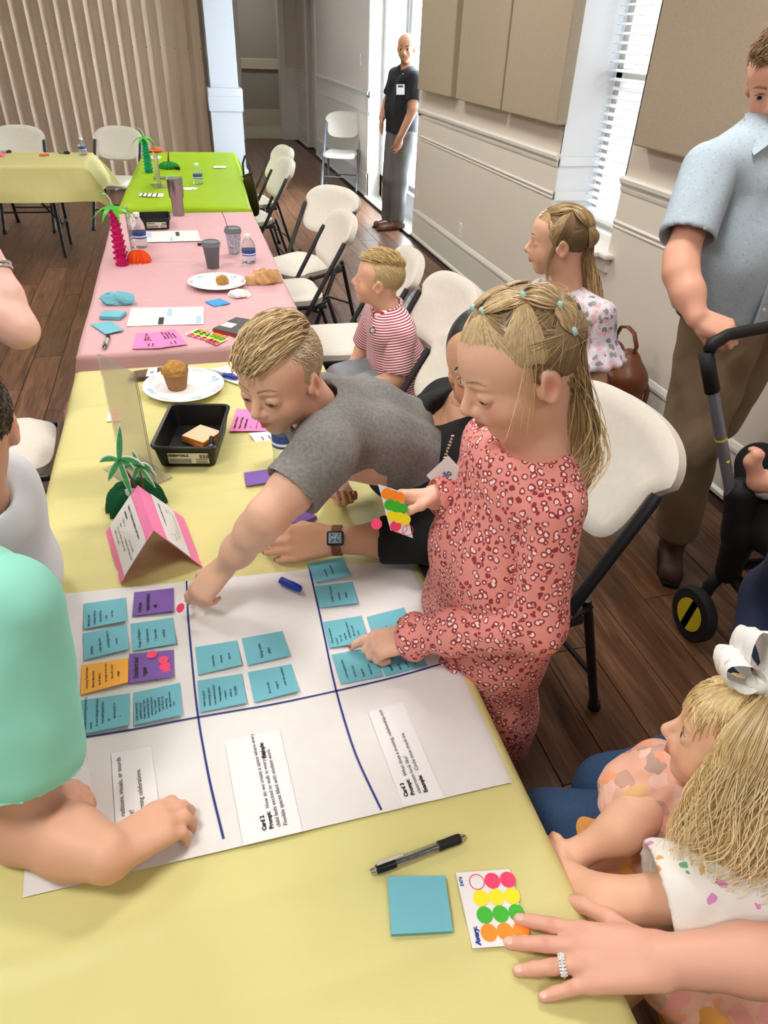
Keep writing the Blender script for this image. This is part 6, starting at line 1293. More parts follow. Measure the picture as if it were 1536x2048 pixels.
# watch, chain and name tag belong to her
wd = unit(wrL-elL); wn = unit(V3(.05, -.72, .68)-wd*(V3(.05, -.72, .68)@wd)); wt = np.cross(wd, wn); wc = wrL-wd*.005
mb = MB(); k = 26; ring = []
for q in range(k): a_ = 2*PI*q/k; p = wc+.0315*(math.cos(a_)*wn+math.sin(a_)*wt); ring.append((p, math.cos(a_)*wn+math.sin(a_)*wt))
v = []
for p, r_ in ring: v += [p-wd*.010, p+wd*.010, p+wd*.010+r_*.0022, p-wd*.010+r_*.0022]
mb.add(v, [(4*q+i, 4*q+(i+1) % 4, 4*((q+1) % k)+(i+1) % 4, 4*((q+1) % k)+i) for q in range(k) for i in range(4)]); wb = mb.build('watch_band', M_wband, wo)
Mw = np.array([wd, wt, wn]).T; MB().box(wc+wn*.036, (.036, .031, .010), bev=.004, M=Mw).build('watch_case', M_bkp, None).parent = wb
for ch in wb.children: ch.location = Vector((0, 0, 0))
dial = MB().box(wc+wn*.0414, (.027, .023, .0006), bev=.0002, M=Mw); dl = dial.build('watch_face', M_wface, None); dl.parent = wb
hnd = MB()
for a_, L_ in ((.5, .008), (2.2, .011)): hnd.box(wc+wn*.0420+(math.cos(a_)*wd+math.sin(a_)*wt)*L_/2, (L_, .0013, .0004), M=np.array([math.cos(a_)*wd+math.sin(a_)*wt, -math.sin(a_)*wd+math.cos(a_)*wt, wn]).T)
hh = hnd.build('watch_hands', M_bw, None); hh.parent = wb
mrk = MB()
for q in range(4): a_ = PI/4+q*PI/2; mrk.box(wc+wn*.0418+(math.cos(a_)*wd+math.sin(a_)*wt)*.008, (.009, .0022, .0003), M=np.array([math.cos(a_)*wd+math.sin(a_)*wt, -math.sin(a_)*wd+math.cos(a_)*wt, wn]).T)
mk_ = mrk.build('watch_marks', M_dark, None); mk_.parent = wb
ch = MB(); p = [D(905, 872, 1.275), D(890, 915, 1.265), D(874, 955, 1.26), D(858, 992, 1.27)]
for i in range(3):
    for q in range(7): x = p[i]*(1-q/7)+p[i+1]*q/7; ch.box(x, (.0065, .004, .003), rz=q*.9, bev=.001)
ch.build('chain_strap', M_gold, wo)
nt = MB().box((0, 0, 0), (.075, .05, .0012), bev=.0004); o = nt.build('name_tag', M_card, wo); place(o, frame(D(893, 952, 1.225), (.3, -.5, .8), (-.6, .6, .6)))
tx = text('lettering', 'Hello', .018, M_navy, Matrix.Identity(4), o, .0004); tx.matrix_world = Matrix.Identity(4); tx.location = (-.024, -.004, .0012)
rs = np.random.RandomState(2)
hs = Solid(.005); hs.ell(hw.at(0, -.10, .16), hw.R, np.array((.372, .45, .39))*hw.h, .01); hs.ell(hw.at(0, .44, -.14), hw.R, np.array((.29, .30, .40))*hw.h, .02, -1); hs.chain([hw.at(0, -.4, .1), hw.at(0, -.45, -.6)], [.07, .06], .04)
Ph, Qh = hs.mesh(); link('hair', fast_mesh('hair', Ph, Qh, np.tile(lin('0e0c0d')[:3], (len(Ph), 1))), M_hair, wo)
# ============================================================ boy in the striped polo
sb = person('small blond boy in a red and white striped polo seated on a folding chair', (.74, 2.58, 0))
hb = Head((.673, 2.531, .938), (-.94, .317, .12), (.119, -.032, .992), .195)
F = Figure('e2b398'); nk = V3(.715, 2.525, .815); hs = hb.solid(.003); hs.cone(hb.at(0, -.10, -.18), nk, .046, .050, .03); F.add(hs)
shL, elL, wrL = V3(.740, 2.405, .772), V3(.720, 2.395, .595), V3(.585, 2.46, .535); shR, elR, wrR = V3(.70, 2.645, .775), V3(.66, 2.69, .60), V3(.56, 2.56, .54)
a = Solid(.003); a.chain([shL, elL, wrL], [.038, .033, .024], .02).chain([shR, elR, wrR], [.038, .033, .024], .02)
hand(a, wrL, V3(-.85, .35, -.35), (-.2, -.3, .93), 1, .115, fat=1.1, F=F); hand(a, wrR, V3(-.75, -.5, -.3), (-.2, .3, .93), -1, .115, fat=1.1); F.add(a)
b = Solid(.009)
for dy in (-.05, .05): b.chain([(.725, 2.525+dy, .74), (.775, 2.565+dy, .50)], [.08, .085]).chain([(.775, 2.565+dy*1.3, .50), (.50, 2.50+dy*1.5, .505), (.49, 2.50+dy*1.5, .20), (.40, 2.48+dy*1.5, .17)], [.075, .055, .036, .03])
F.add(b); hb.decorate(F, blush='d37d69', brow='c9a878'); bb_ = F.build(M_skin, sb); hb.eyes_mesh(sb, look=(0, 0)); hb.face_lines(sb, bb_, 'c2a071', '6b4c3a', 0.9)
axs = unit(V3(.725, 2.53, .80)-V3(.78, 2.57, .50))
s = Solid(.0045)
for dy in (-.05, .05): s.chain([(.725, 2.525+dy, .745), (.765, 2.555+dy, .62), (.785, 2.565+dy, .50)], [.088, .096, .102], .05)
s.cone(nk+[.01, 0, -.03], shL, .056, .05, .04).cone(nk+[.01, 0, -.03], shR, .056, .05, .04); s.cone(hb.at(0, -.1, -.35), nk+[0, 0, .0], .054, .054, .008, -1); s.plane((.78, 2.57, .475), -axs)
sl_ = Solid(.0045); e1 = shL*.22+elL*.78; sl_.cone(shL, e1, .054, .060, .03).cone(e1+(elL-shL)*.33, e1+(elL-shL)*.9, .075, .09, .006, -1)
sr_ = Solid(.0045); e2 = shR*.22+elR*.78; sr_.cone(shR, e2, .052, .056, .03).cone(e2+(elR-shR)*.33, e2+(elR-shR)*.9, .075, .09, .006, -1)
def uvS(P): 
    ce_ = nk+axs*-.1; rv = (P-ce_)-np.outer((P-ce_)@axs, axs); u = P@axs-.55*np.linalg.norm(rv, axis=1); w_ = np.linalg.norm(P-(shL+elL)/2, axis=1); la = unit(shL-elL); d = np.linalg.norm((P-elL)-np.outer((P-elL)@la, la), axis=1)
    return np.stack([u, 0*u, 0*u], 1)
garment('polo_shirt', [s, sl_, sr_], M_strp, sb, 2, uvw=uvS, fold=.006, fs=16, seed=21)
co = Solid(.0035); co.ell(nk+[-.004, 0, .018], np.array([unit((-1, .2, -.25)), (0, 1, 0), unit((-.3, 0, 1))]), (.066, .064, .030), .006); co.ell(nk+[-.01, 0, .03], None, (.056, .054, .06), .006, -1); co.cone(nk+[-.05, -.012, .01], nk+[-.09, -.016, -.03], .012, .006, .004, -1)
garment('collar', co, stripes('collar_stripes', 'a8344c', 'efe6e6', .012), sb, 1, uvw=lambda P: np.stack([P[:, 1]*.6+P[:, 0]*.6, 0*P[:, 0], 0*P[:, 0]], 1))
lg = MB().lathe([(.011, 0), (.011, .0008)], 18).lathe([(.0075, .0008), (.0075, .0014)], 18, mi=1).build('chest_emblem', [M_blks, M_card], sb); place(lg, frame(D(745, 661, 2.47), CR, CU))
tx = text('lettering', 'G', .013, M_blks, Matrix.Identity(4), lg, .0004); tx.matrix_world = Matrix.Identity(4); tx.location = (-.0045, -.0045, .0018)
s = Solid(.006)
for dy in (-.05, .05): s.chain([(.79, 2.565+dy*1.1, .515), (.545, 2.51+dy*1.6, .515)], [.092, .072], .03)
s.cone((.52, 2.43, .51), (.42, 2.40, .5), .058, .06, .006, -1)
garment('shorts', s, M_shorts, sb, 2, fold=.008, fs=14, seed=6)
for dy in (-.08, .08): shoe('shoe', sb, (.49, 2.50+dy, .10), (-1, -.05, 0), .17, M_whites, .034)
short_hair(hb, sb, 'dcc38f', 'b4955f', 'bfa57a', 5, 700, 1300, comb=(.1, .9, .35), L=.42, lift=(.02, .10, .17, .20), res=.0045, r=.0018, sidelen=.14)
# ============================================================ girl in the floral top by the wall
fg = person('girl in a floral ruffle-sleeved top standing by the wall', (1.17, 1.96, 0))
hf = Head((1.096, 1.987, 1.197), (-.912, .402, -.081), (-.069, .046, .997), .205)
F = Figure('e2b398'); nk = V3(1.145, 1.965, 1.060); hs = hf.solid(.003); hs.cone(hf.at(0, -.10, -.18), nk, .045, .047, .03); F.add(hs)
shL, elL, wrL = V3(1.205, 1.850, 1.005), V3(1.225, 1.825, .80), V3(1.17, 1.80, .62); shR, elR, wrR = V3(1.115, 2.075, 1.005), V3(1.12, 2.12, .80), V3(1.08, 2.10, .62)
a = Solid(.004); a.chain([shL, elL, wrL], [.038, .031, .023], .02).chain([shR, elR, wrR], [.038, .031, .023], .02); hand(a, wrL, V3(-.2, 0, -.98), (.1, -.95, 0), -1, .12, F=F) if False else hand(a, wrL, V3(-.2, 0, -.98), (.3, -.95, 0), 1, .12); hand(a, wrR, V3(-.2, 0, -.98), (.1, .95, 0), -1, .12); F.add(a)
b = Solid(.009)
for dy in (-.05, .05): b.chain([(1.155, 1.96+dy, .96), (1.17, 1.96+dy, .64)], [.078, .085]).chain([(1.17, 1.96+dy, .62), (1.17, 1.96+dy*1.2, .36), (1.18, 1.96+dy*1.2, .07), (1.10, 1.97+dy*1.2, .03)], [.075, .05, .035, .03])
F.add(b); hf.decorate(F, blush='d98c78', brow='a98c60'); bb_ = F.build(M_skin, fg); hf.eyes_mesh(fg, '5c6c74'); hf.face_lines(fg, bb_, 'a98a60', '5b4434', 0.9)
s = Solid(.0045)
for dy in (-.05, .05): s.chain([(1.155, 1.96+dy, .965), (1.155, 1.96+dy, .84), (1.165, 1.96+dy, .62)], [.086, .094, .115], .05)
s.cone(nk+[0, 0, -.05], shL, .056, .05, .04).cone(nk+[0, 0, -.05], shR, .056, .05, .04); s.ell(nk+[-.02, .01, .025], None, (.066, .068, .05), .008, -1); s.plane((1.17, 1.96, .60), (0, 0, -1))
def ruffle(sh, el):
    q = Solid(.0045); m_ = sh*.55+el*.45; q.cone(sh, m_, .052, .056, .02); d = unit(el-sh); u = unit(np.cross(d, (0, 1, .2))); v_ = np.cross(d, u)
    q.cone(m_-d*.004, m_+d*.045, .054, .078, .01)
    for k in range(11): a_ = 2*PI*k/11; q.cone(m_+d*.01+(math.cos(a_)*u+math.sin(a_)*v_)*.055, m_+d*.05+(math.cos(a_)*u+math.sin(a_)*v_)*.080, .012, .014, .016)
    q.cone(m_+d*.012, m_+d*.2, .046, .16, .006, -1); q.plane(m_+d*.062, d, .003); return q
garment('floral_top', [s, ruffle(shL, elL), ruffle(shR, elR)], M_floral, fg, 2, fold=.007, fs=14, seed=13, fdir=(0, 0, 1))
s = Solid(.007)
for dy in (-.05, .05): s.chain([(1.17, 1.96+dy, .62), (1.17, 1.96+dy*1.2, .34), (1.18, 1.96+dy*1.2, .10)], [.09, .062, .05], .03)
garment('leggings', s, M_navy2, fg, 2)
for dy in (-.06, .06): shoe('shoe', fg, (1.18, 1.96+dy, 0), (-1, .2, 0), .2, M_whites, .036)
rs = np.random.RandomState(17); parts = [capcol(cap(hf, .004, [((0, .52, -.16), (.40, .38, .44)), ((-.30, .16, -.34), (.22, .22, .34)), ((.30, .16, -.34), (.22, .22, .34)), ((0, .0, -.64), (.6, .55, .34))], .02), '7d6446')]
hd_keep = hd; hd = hf
tA, tB, tC, tD = (pix_scalp(hf, *p) for p in ((1102, 428), (1145, 420), (1176, 455), (1180, 500)))
HLf = [pix_scalp(hf, *p, .015) for p in ((1063, 440), (1078, 446), (1098, 462), (1110, 490), (1138, 492), (1150, 520))]
hcf = ('cdb083', '8d7148'); hcd = ('8d7148', '64503a')
for a_, b_, tie, m, c in ((0, 1, tA, 90, hcf), (1, 2, tA, 110, hcf), (2, 3, tA, 60, hcf), (2, 3, tB, 110, hcf), (3, 4, tB, 120, hcd), (4, 5, tC, 120, hcd), (3, 4, tC, 90, hcd), (4, 5, tD, 120, hcd)): fan(HLf[a_], HLf[b_], tie, m, c=c, r=.0012)
bunch(tA, tB, 90, c=hcf); bunch(tB, tC, 90, bow=.10, c=hcf); bunch(tC, tD, 80, bow=.08, c=hcf); fan(mir(tA), tA, tB*.7+mir(tB)*.3, 160, c=hcd, lift1=.03); fan(mir(tB), tB, tC*.8+mir(tC)*.2, 160, c=hcd, lift1=.03)
G_ = np.array([scalp(hf, tD, .05), D(1172, 525, 2.13), D(1182, 560, 2.15), D(1192, 600, 2.16), D(1196, 640, 2.15)]); GR = np.array([.018, .020, .024, .020, .006]); ms = Solid(.005); ms.chain(list(G_), list(GR*.75), .01); parts.append(capcol(ms, '7a6145'))
dr = lambda px, py: pix_scalp(hf, 1178, 500, .015)
locks(200, 1.1, 'c3a273', '7b6140', .0014)
m = 14; d0 = np.array(HLf[3])+.05*rs.randn(m, 3); p0 = scalp(hf, d0, .03); out = []
for x in np.linspace(0, 1, 9): q = p0.copy(); q[:, 2] -= .12*x; q += (hf.f*.012)*math.sin(PI*x); out.append(q)
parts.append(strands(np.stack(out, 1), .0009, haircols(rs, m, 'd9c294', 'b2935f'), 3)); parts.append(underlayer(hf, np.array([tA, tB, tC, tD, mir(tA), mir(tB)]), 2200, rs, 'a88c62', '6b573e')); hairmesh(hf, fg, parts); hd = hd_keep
# ============================================================ man by the glazed door
mbk = person('bald man in a black polo leaning in the door opening', (2.14, 7.50, 0))
hm = Head((2.182, 7.418, 1.585), (-.47, -.874, -.123), (-.061, -.108, .992), .225)
F = Figure('b08266'); nk = V3(2.215, 7.47, 1.43); hs = hm.solid(.005, jaw=1.1); hs.cone(hm.at(0, -.10, -.18), nk, .058, .062, .03); F.add(hs)
shR, elR, wrR = V3(2.235, 7.29, 1.355), V3(2.21, 7.20, 1.10), V3(2.09, 7.16, .89); shL, elL, wrL = V3(2.16, 7.66, 1.36), V3(2.10, 7.72, 1.12), V3(2.02, 7.60, 1.0)
a = Solid(.005); a.chain([shR, elR, wrR], [.055, .045, .032], .02).chain([shL, elL, wrL], [.055, .045, .032], .02); hand(a, wrR, V3(-.35, .1, -.93), (.2, -.97, .1), -1, .18); hand(a, wrL, V3(-.3, -.6, -.7), (-.3, .6, .6), 1, .18); F.add(a)
hpR, kneR, anR = V3(2.21, 7.40, .86), V3(2.16, 7.38, .47), V3(2.15, 7.36, .08); hpL, kneL, anL = V3(2.17, 7.55, .86), V3(2.09, 7.46, .47), V3(2.10, 7.56, .08)
b = Solid(.012); b.chain([(2.22, 7.40, 1.28), (2.20, 7.40, .9)], [.10, .11]).chain([(2.17, 7.56, 1.28), (2.17, 7.55, .9)], [.10, .11]).cone(nk, shR, .06, .055).cone(nk, shL, .06, .055).chain([hpR, kneR, anR], [.095, .065, .045]).chain([hpL, kneL, anL], [.095, .065, .045]); F.add(b)
hm.decorate(F, blush='9a6048', brow='3a2f28', lip='94594c'); F.dab(hm.at(0, .3, -.33), .2*hm.h, '8d7565', .5, .8); bb_ = F.build(M_skin, mbk); hm.eyes_mesh(mbk, '2f221a'); hm.face_lines(mbk, bb_, '3a302a', '241a14', 1.1)
s = Solid(.008); s.chain([(2.215, 7.40, 1.29), (2.20, 7.41, 1.1), (2.20, 7.41, .90)], [.118, .125, .125], .05).chain([(2.17, 7.56, 1.29), (2.165, 7.55, 1.1), (2.17, 7.55, .90)], [.118, .125, .125], .05); s.cone(nk+[0, 0, -.03], shR, .075, .068, .04).cone(nk+[0, 0, -.03], shL, .075, .068, .04).plane((2.2, 7.5, .88), (0, 0, -1)); s.cone(hm.at(0, .1, -.3), nk+[-.01, -.02, -.02], .062, .058, .01, -1)
for sh, el in ((shR, elR), (shL, elL)): s.cone(sh, sh*.25+el*.75, .068, .068, .02); m_ = sh*.25+el*.75; d = unit(el-sh); s.cone(m_+d*.06, m_+d*.2, .09, .1, .008, -1)
garment('polo_shirt', s, mat('black_polo', '14141a', .85), mbk, 2, fold=.008, fs=10, seed=8)
s = Solid(.008); s.chain([hpR+[0, 0, .03], kneR, anR+[0, 0, .01]], [.118, .085, .070], .03).chain([hpL+[0, 0, .03], kneL, anL+[0, 0, .01]], [.118, .085, .070], .03); garment('trousers', s, M_gtrs, mbk, 2, fold=.010, fs=10, seed=12)
shoe('shoe', mbk, anR*[1, 1, 0]+[-.02, -.02, 0], (-.95, -.2, 0), .27, M_bsh, .05); shoe('shoe', mbk, anL*[1, 1, 0], (-.75, -.5, 0), .27, M_bsh, .05)
o = MB().box((0, 0, 0), (.075, .095, .002)).build('name_badge', M_card, mbk); place(o, frame(D(801, 179, 6.36), CR, CU)); MB().box((0, .028, .002), (.05, .02, .001)).build('badge_print', M_navy, None).parent = o
MB().lathe([(.006, 0), (.006, .004)], 8).build('button', M_card, mbk, loc=tuple(D(806, 148, 6.38)))
MB().lathe([(.0105, 0), (.0105, .006)], 12, cap=False).build('ring', M_gold, mbk, loc=tuple(D(790, 300, 6.55)))
rs = np.random.RandomState(4); m = 900; d0 = rs.randn(m*5, 3); d0 /= np.linalg.norm(d0, axis=1)[:, None]; d0 = d0[(d0[:, 2] > -.25) & (d0[:, 2] < .55) & (d0[:, 1] < .45) & (np.abs(d0[:, 0]) > .3)][:m]
hairmesh(hm, mbk, [strands(flow(hm, d0, np.tile([0, -.3, -.8], (len(d0), 1)), .07, 3, np.linspace(.012, .02, 3)), .0012, haircols(rs, len(d0), '6d6660', '8f8982'), 3)])
# ============================================================ man in the pale blue shirt with the stroller
mr_ = person('man in a pale blue short-sleeved shirt and khakis gripping the stroller handle', (1.72, 1.85, 0))
hm = Head((1.664, 1.925, 1.632), (-.644, -.630, -.44), (-.48, -.10, .87), .232)
F = Figure('dba58c'); nk = V3(1.712, 1.945, 1.500); hs = hm.solid(.003, smile=1.2, jaw=1.08); hs.cone(hm.at(0, -.10, -.18), nk+[0, 0, -.02], .058, .055, .03); F.add(hs)
shR, elR, wrR = V3(1.478, 1.875, 1.405), V3(1.352, 1.740, 1.180), V3(1.352, 1.605, 1.075); shL, elL, wrL = V3(1.93, 1.86, 1.41), V3(1.98, 1.72, 1.19), V3(1.70, 1.52, 1.07)
a = Solid(.0032); a.chain([shR, elR*.9+shR*.1, elR*.85+wrR*.15, elR*.45+wrR*.55, wrR], [.054, .043, .044, .042, .030], .03)
hand(a, wrR, V3(.62, -.70, -.18), (-.45, -.35, .82), 1, .185, curls=[(.75, 1.25, .8), (.8, 1.3, .8), (.8, 1.3, .8), (.8, 1.3, .8)], splay=.03, F=F, nail='d79f8e', thumb=((.15, .14, -.08), (.33, .18, -.20), (.46, .08, -.30), (.52, -.03, -.33))); F.add(a)
a = Solid(.005); a.chain([shL, elL, wrL], [.062, .050, .031], .02); hand(a, wrL, V3(-.6, -.7, -.2), (.3, -.4, .85), -1, .185, curls=[(.75, 1.25, .8)]*4, splay=.03); F.add(a)
hpR, kneR, anR = V3(1.665, 1.84, .93), V3(1.635, 1.79, .57), V3(1.745, 1.825, .14); hpL, kneL, anL = V3(1.86, 1.90, .93), V3(1.93, 2.02, .52), V3(1.80, 2.30, .14)
b = Solid(.012); b.chain([(1.66, 1.92, 1.30), (1.68, 1.88, .98)], [.09, .11]).chain([(1.79, 1.92, 1.30), (1.82, 1.90, .98)], [.09, .11]).cone(nk+[0, 0, -.08], shR, .045, .05).cone(nk+[0, 0, -.08], shL, .045, .05).chain([hpR, kneR, anR], [.10, .068, .048]).chain([hpL, kneL, anL], [.10, .068, .048]); F.add(b)
hm.decorate(F, blush='c26a52', brow='8a6a45'); bb_ = F.build(M_skin, mr_); hm.eyes_mesh(mr_, '5c7c8f'); hm.face_lines(mr_, bb_, '8a6843', '6b4c36', 1.1)
s = Solid(.006)
for dx in (-.10, .08): s.chain([(1.715+dx, 1.905, 1.345), (1.745+dx, 1.875, 1.15), (1.76+dx, 1.865, 1.00)], [.128, .152, .150], .08)
s.cone(nk+[0, 0, -.035], shR, .092, .076, .05).cone(nk+[0, 0, -.035], shL, .092, .076, .05).plane((1.76, 1.87, .985), (0, 0, -1), .01); s.cone(hm.at(0, -.02, -.33), nk+[-.01, -.02, -.03], .068, .066, .01, -1)
sl_ = Solid(.006)
for sh, el in ((shR, elR), (shL, elL)): m_ = sh*.32+el*.68; d = unit(el-sh); sl_.cone(sh, m_, .078, .080, .03).cone(m_+d*.080, m_+d*.3, .10, .16, .006, -1).cone(m_-d*.0, m_+d*.2, .066, .074, .006, -1)
garment('shirt', [s, sl_], M_bshirt, mr_, 2, fold=.012, fs=9, seed=18, fdir=(.2, 0, 1))
co = Solid(.004)
for q in (-1, 1): co.chain([nk+V3(.03, .05, .035), nk+V3(q*.075, -.01, .015), nk+V3(q*.055-.02, -.085, -.030)], [.024, .024, .014], .01)
co.chain([nk+V3(-.085, .0, .03), nk+V3(-.095, -.055, .0), nk+V3(-.10, -.10, -.07)], [.022, .022, .009], .01).cone(hm.at(0, -.02, -.33), nk, .062, .064, .008, -1); garment('collar', co, M_bshirt, mr_, 1)
for pts in ([(1.612, 1.962, 1.540), (1.618, 1.915, 1.552), (1.640, 1.868, 1.536), (1.612, 1.822, 1.484), (1.560, 1.815, 1.452), (1.568, 1.880, 1.492)], [(1.80, 1.962, 1.540), (1.79, 1.915, 1.550), (1.745, 1.868, 1.536), (1.765, 1.822, 1.480), (1.815, 1.820, 1.450), (1.83, 1.880, 1.492)]):
    q = np.array(pts, float); q = q+unit(CAM-q.mean(0))*.010; nn_ = unit(np.cross(q[2]-q[0], q[4]-q[0])); nn_ = nn_ if nn_@(CAM-q[0]) > 0 else -nn_; k = len(q)
    MB().add(np.concatenate([q, q-nn_*.004]), [tuple(range(k)), tuple(range(2*k-1, k-1, -1))]+[(i, (i+1) % k, k+(i+1) % k, k+i) for i in range(k)]).build('collar_leaf', M_bshirt, mr_)
MB().box((1.665, 1.698, 1.15), (.035, .012, .33), bev=.004).build('button_placket', M_bshirt, mr_)
for z_ in (1.05, 1.15, 1.25): MB().lathe([(.006, 0), (.005, .003)], 10).build('button', M_card, mr_, loc=(1.660, 1.692, z_), rot=(PI/2, 0, 0))
s = Solid(.006); s.ell((1.765, 1.87, .975), None, (.245, .165, .024), .004); garment('belt', s, M_belt, mr_, 1)
s = Solid(.007); s.chain([hpR+[0, 0, .02], kneR, anR+[0, 0, -.005]], [.135, .098, .078], .05).chain([hpL+[0, 0, .02], kneL, anL], [.135, .098, .078], .05).plane((1.76, 1.87, .975), (0, 0, 1), .01).plane(anR+[0, 0, -.04], (0, 0, -1), .004); garment('trousers', s, M_khaki, mr_, 2, fold=.016, fs=10, seed=22)
shoe('shoe', mr_, anR*[1, 1, 0], (-.55, -.83, 0), .29, mat('brown_suede', '4a2c24', .6), .055); shoe('shoe', mr_, anL*[1, 1, 0], (-.55, -.83, 0), .29, M_belt, .055)
short_hair(hm, mr_, '8d6b43', '5c452c', '7d6448', 9, 700, 900, comb=(.5, .5, .1), L=.5, lift=(.03, .09, .11, .08), res=.005, r=.0018)
# ============================================================ boy in teal at the left edge
tb = person('child in a teal t-shirt leaning on the poster at the left', (-.55, .70, 0))
F = Figure('d9a88c'); hT = Head((-.40, .90, 1.31), (.75, .1, -.65), (.5, .1, .85), .20); nk = V3(-.45, .85, 1.18); hs = hT.solid(.004); hs.cone(hT.at(0, -.1, -.18), nk, .05, .052, .03); F.add(hs)
shR, elR, wrR = D(8, 1222, .88), D(50, 1650, .965), Z(214, 1712, .794)
a = Solid(.0026); a.chain([shR, elR, elR*.45+wrR*.55, wrR], [.050, .045, .042, .035], .03)
hand(a, wrR, V3(.88, .46, -.10), (-.12, -.05, .99), -1, .158, curls=[(.30, .75, .6), (.26, .8, .6), (.26, .8, .6), (.28, .8, .6)], splay=.10, fat=1.25, F=F, palm=1.1, k=.45, thumb=((.15, .13, -.08), (.30, .15, -.14), (.44, .13, -.18), (.54, .10, -.20))); F.add(a)
shL, elL, wrL = V3(-.43, 1.00, 1.06), V3(-.42, .93, .86), Z(62, 1580, .785); a = Solid(.003); a.chain([shL, elL, wrL], [.046, .042, .027], .02); hand(a, wrL, V3(.93, -.25, -.15), (.1, .1, .99), 1, .12, curls=[(.5, .8, .5)]*4, fat=1.15, F=F); F.add(a)
b = Solid(.010)
for dy in (-.06, .06): b.chain([(-.44, .85+dy, 1.06), (-.60, .80+dy, .74)], [.075, .085]).chain([(-.63, .80+dy*1.2, .70), (-.60, .80+dy*1.2, .38), (-.63, .80+dy*1.2, .07), (-.55, .80+dy*1.2, .03)], [.08, .055, .04, .032])
b.cone(nk, shR, .05, .048).cone(nk, shL, .05, .048); F.add(b); hT.decorate(F); F.build(M_skin, tb); hT.eyes_mesh(tb)
s = Solid(.005)
for dy in (-.07, .07): s.chain([(-.43, .84+dy, 1.065), (-.52, .81+dy, .92), (-.60, .80+dy, .72)], [.100, .108, .115], .06)
s.cone(nk+[0, 0, -.03], shR, .066, .068, .05).cone(nk+[0, 0, -.03], shL, .066, .064, .05).cone(hT.at(0, -.1, -.33), nk, .06, .06, .008, -1)
m_ = shR*.36+elR*.64; d = unit(elR-shR); sl_ = Solid(.004); sl_.cone(shR, m_, .074, .088, .03).cone(m_+d*.086, m_+d*.3, .10, .16, .006, -1).cone(m_-d*.01, m_+d*.2, .074, .085, .006, -1)
m2 = shL*.45+elL*.55; d2 = unit(elL-shL); sr_ = Solid(.006); sr_.cone(shL, m2, .066, .072, .03).cone(m2+d2*.07, m2+d2*.3, .10, .16, .006, -1)
garment('t_shirt', [s, sl_, sr_], M_teals, tb, 2, fold=.009, fs=10, seed=31)
s = Solid(.008)
for dy in (-.07, .07): s.chain([(-.63, .80+dy, .74), (-.60, .80+dy*1.2, .38)], [.11, .085], .03)
garment('shorts', s, M_navy2, tb, 2)
for dy in (-.07, .07): shoe('shoe', tb, (-.63, .80+dy, 0), (1, 0, 0), .2, M_whites, .036)
short_hair(hT, tb, 'b08d5c', '86683f', '957851', 6, 400, 500, res=.006, r=.002)
# ============================================================ child in white at the left edge
wp = person('dark-haired child in a white shirt at the left edge of the picture', (-.62, 1.32, 0))
F = Figure('d6a58c'); hT = Head(D(-72, 850, 1.10), (-.2, .95, -.2), (.05, .2, .98), .20); nk = D(-55, 1000, 1.16); hs = hT.solid(.004); hs.cone(hT.at(0, -.1, -.18), nk, .05, .052, .03); F.add(hs)
b = Solid(.010); shR, shL = D(2, 965, 1.22), V3(-.62, 1.20, 1.0)
for dx in (-.06, .06): b.chain([(-.46+dx, 1.19, .95), (-.56+dx, 1.22, .56)], [.07, .08]).chain([(-.57+dx*1.2, 1.22, .54), (-.56+dx*1.2, 1.50, .50), (-.56+dx*1.2, 1.52, .08)], [.075, .055, .036])
b.cone(nk, shR, .05, .045).cone(nk, shL, .05, .045).chain([shR, (-.43, 1.22, .82), (-.47, 1.42, .74)], [.04, .034, .026]).chain([shL, (-.74, 1.26, .8), (-.70, 1.40, .62)], [.04, .034, .026]); hand(b, V3(-.47, 1.42, .74), V3(-.2, .95, -.1), (.3, 0, .95), 1, .12); hand(b, V3(-.70, 1.40, .62), V3(.1, .95, -.1), (0, 0, 1), -1, .12); F.add(b); hT.decorate(F); F.build(M_skin, wp); hT.eyes_mesh(wp, '3a2a1f')
s = Solid(.006)
for dx in (-.065, .065): s.chain([(-.465+dx, 1.185, .965), (-.50+dx, 1.205, .80), (-.56+dx, 1.22, .56)], [.088, .10, .11], .06)
s.cone(nk+[0, 0, -.04], shR, .06, .056, .05).cone(nk+[0, 0, -.04], shL, .06, .056, .05).cone(hT.at(0, -.1, -.33), nk, .058, .058, .008, -1).cone(shR, shR+[-.02, .03, -.12], .056, .058, .02).cone(shL, (-.73, 1.25, .88), .058, .058, .02)
garment('t_shirt', s, M_whites, wp, 2, fold=.008, fs=10, seed=41)
s = Solid(.008)
for dx in (-.075, .075): s.chain([(-.57+dx, 1.22, .56), (-.56+dx, 1.50, .515)], [.10, .075], .03)
garment('shorts', s, M_navy2, wp, 2); 
for dx in (-.075, .075): shoe('shoe', wp, (-.56+dx, 1.52, 0), (0, 1, 0), .19, M_whites, .035)
short_hair(hT, wp, '4a3a2e', '2c221b', '40342a', 8, 500, 900, res=.006, r=.0018, comb=(0, -.8, .1), L=.5)
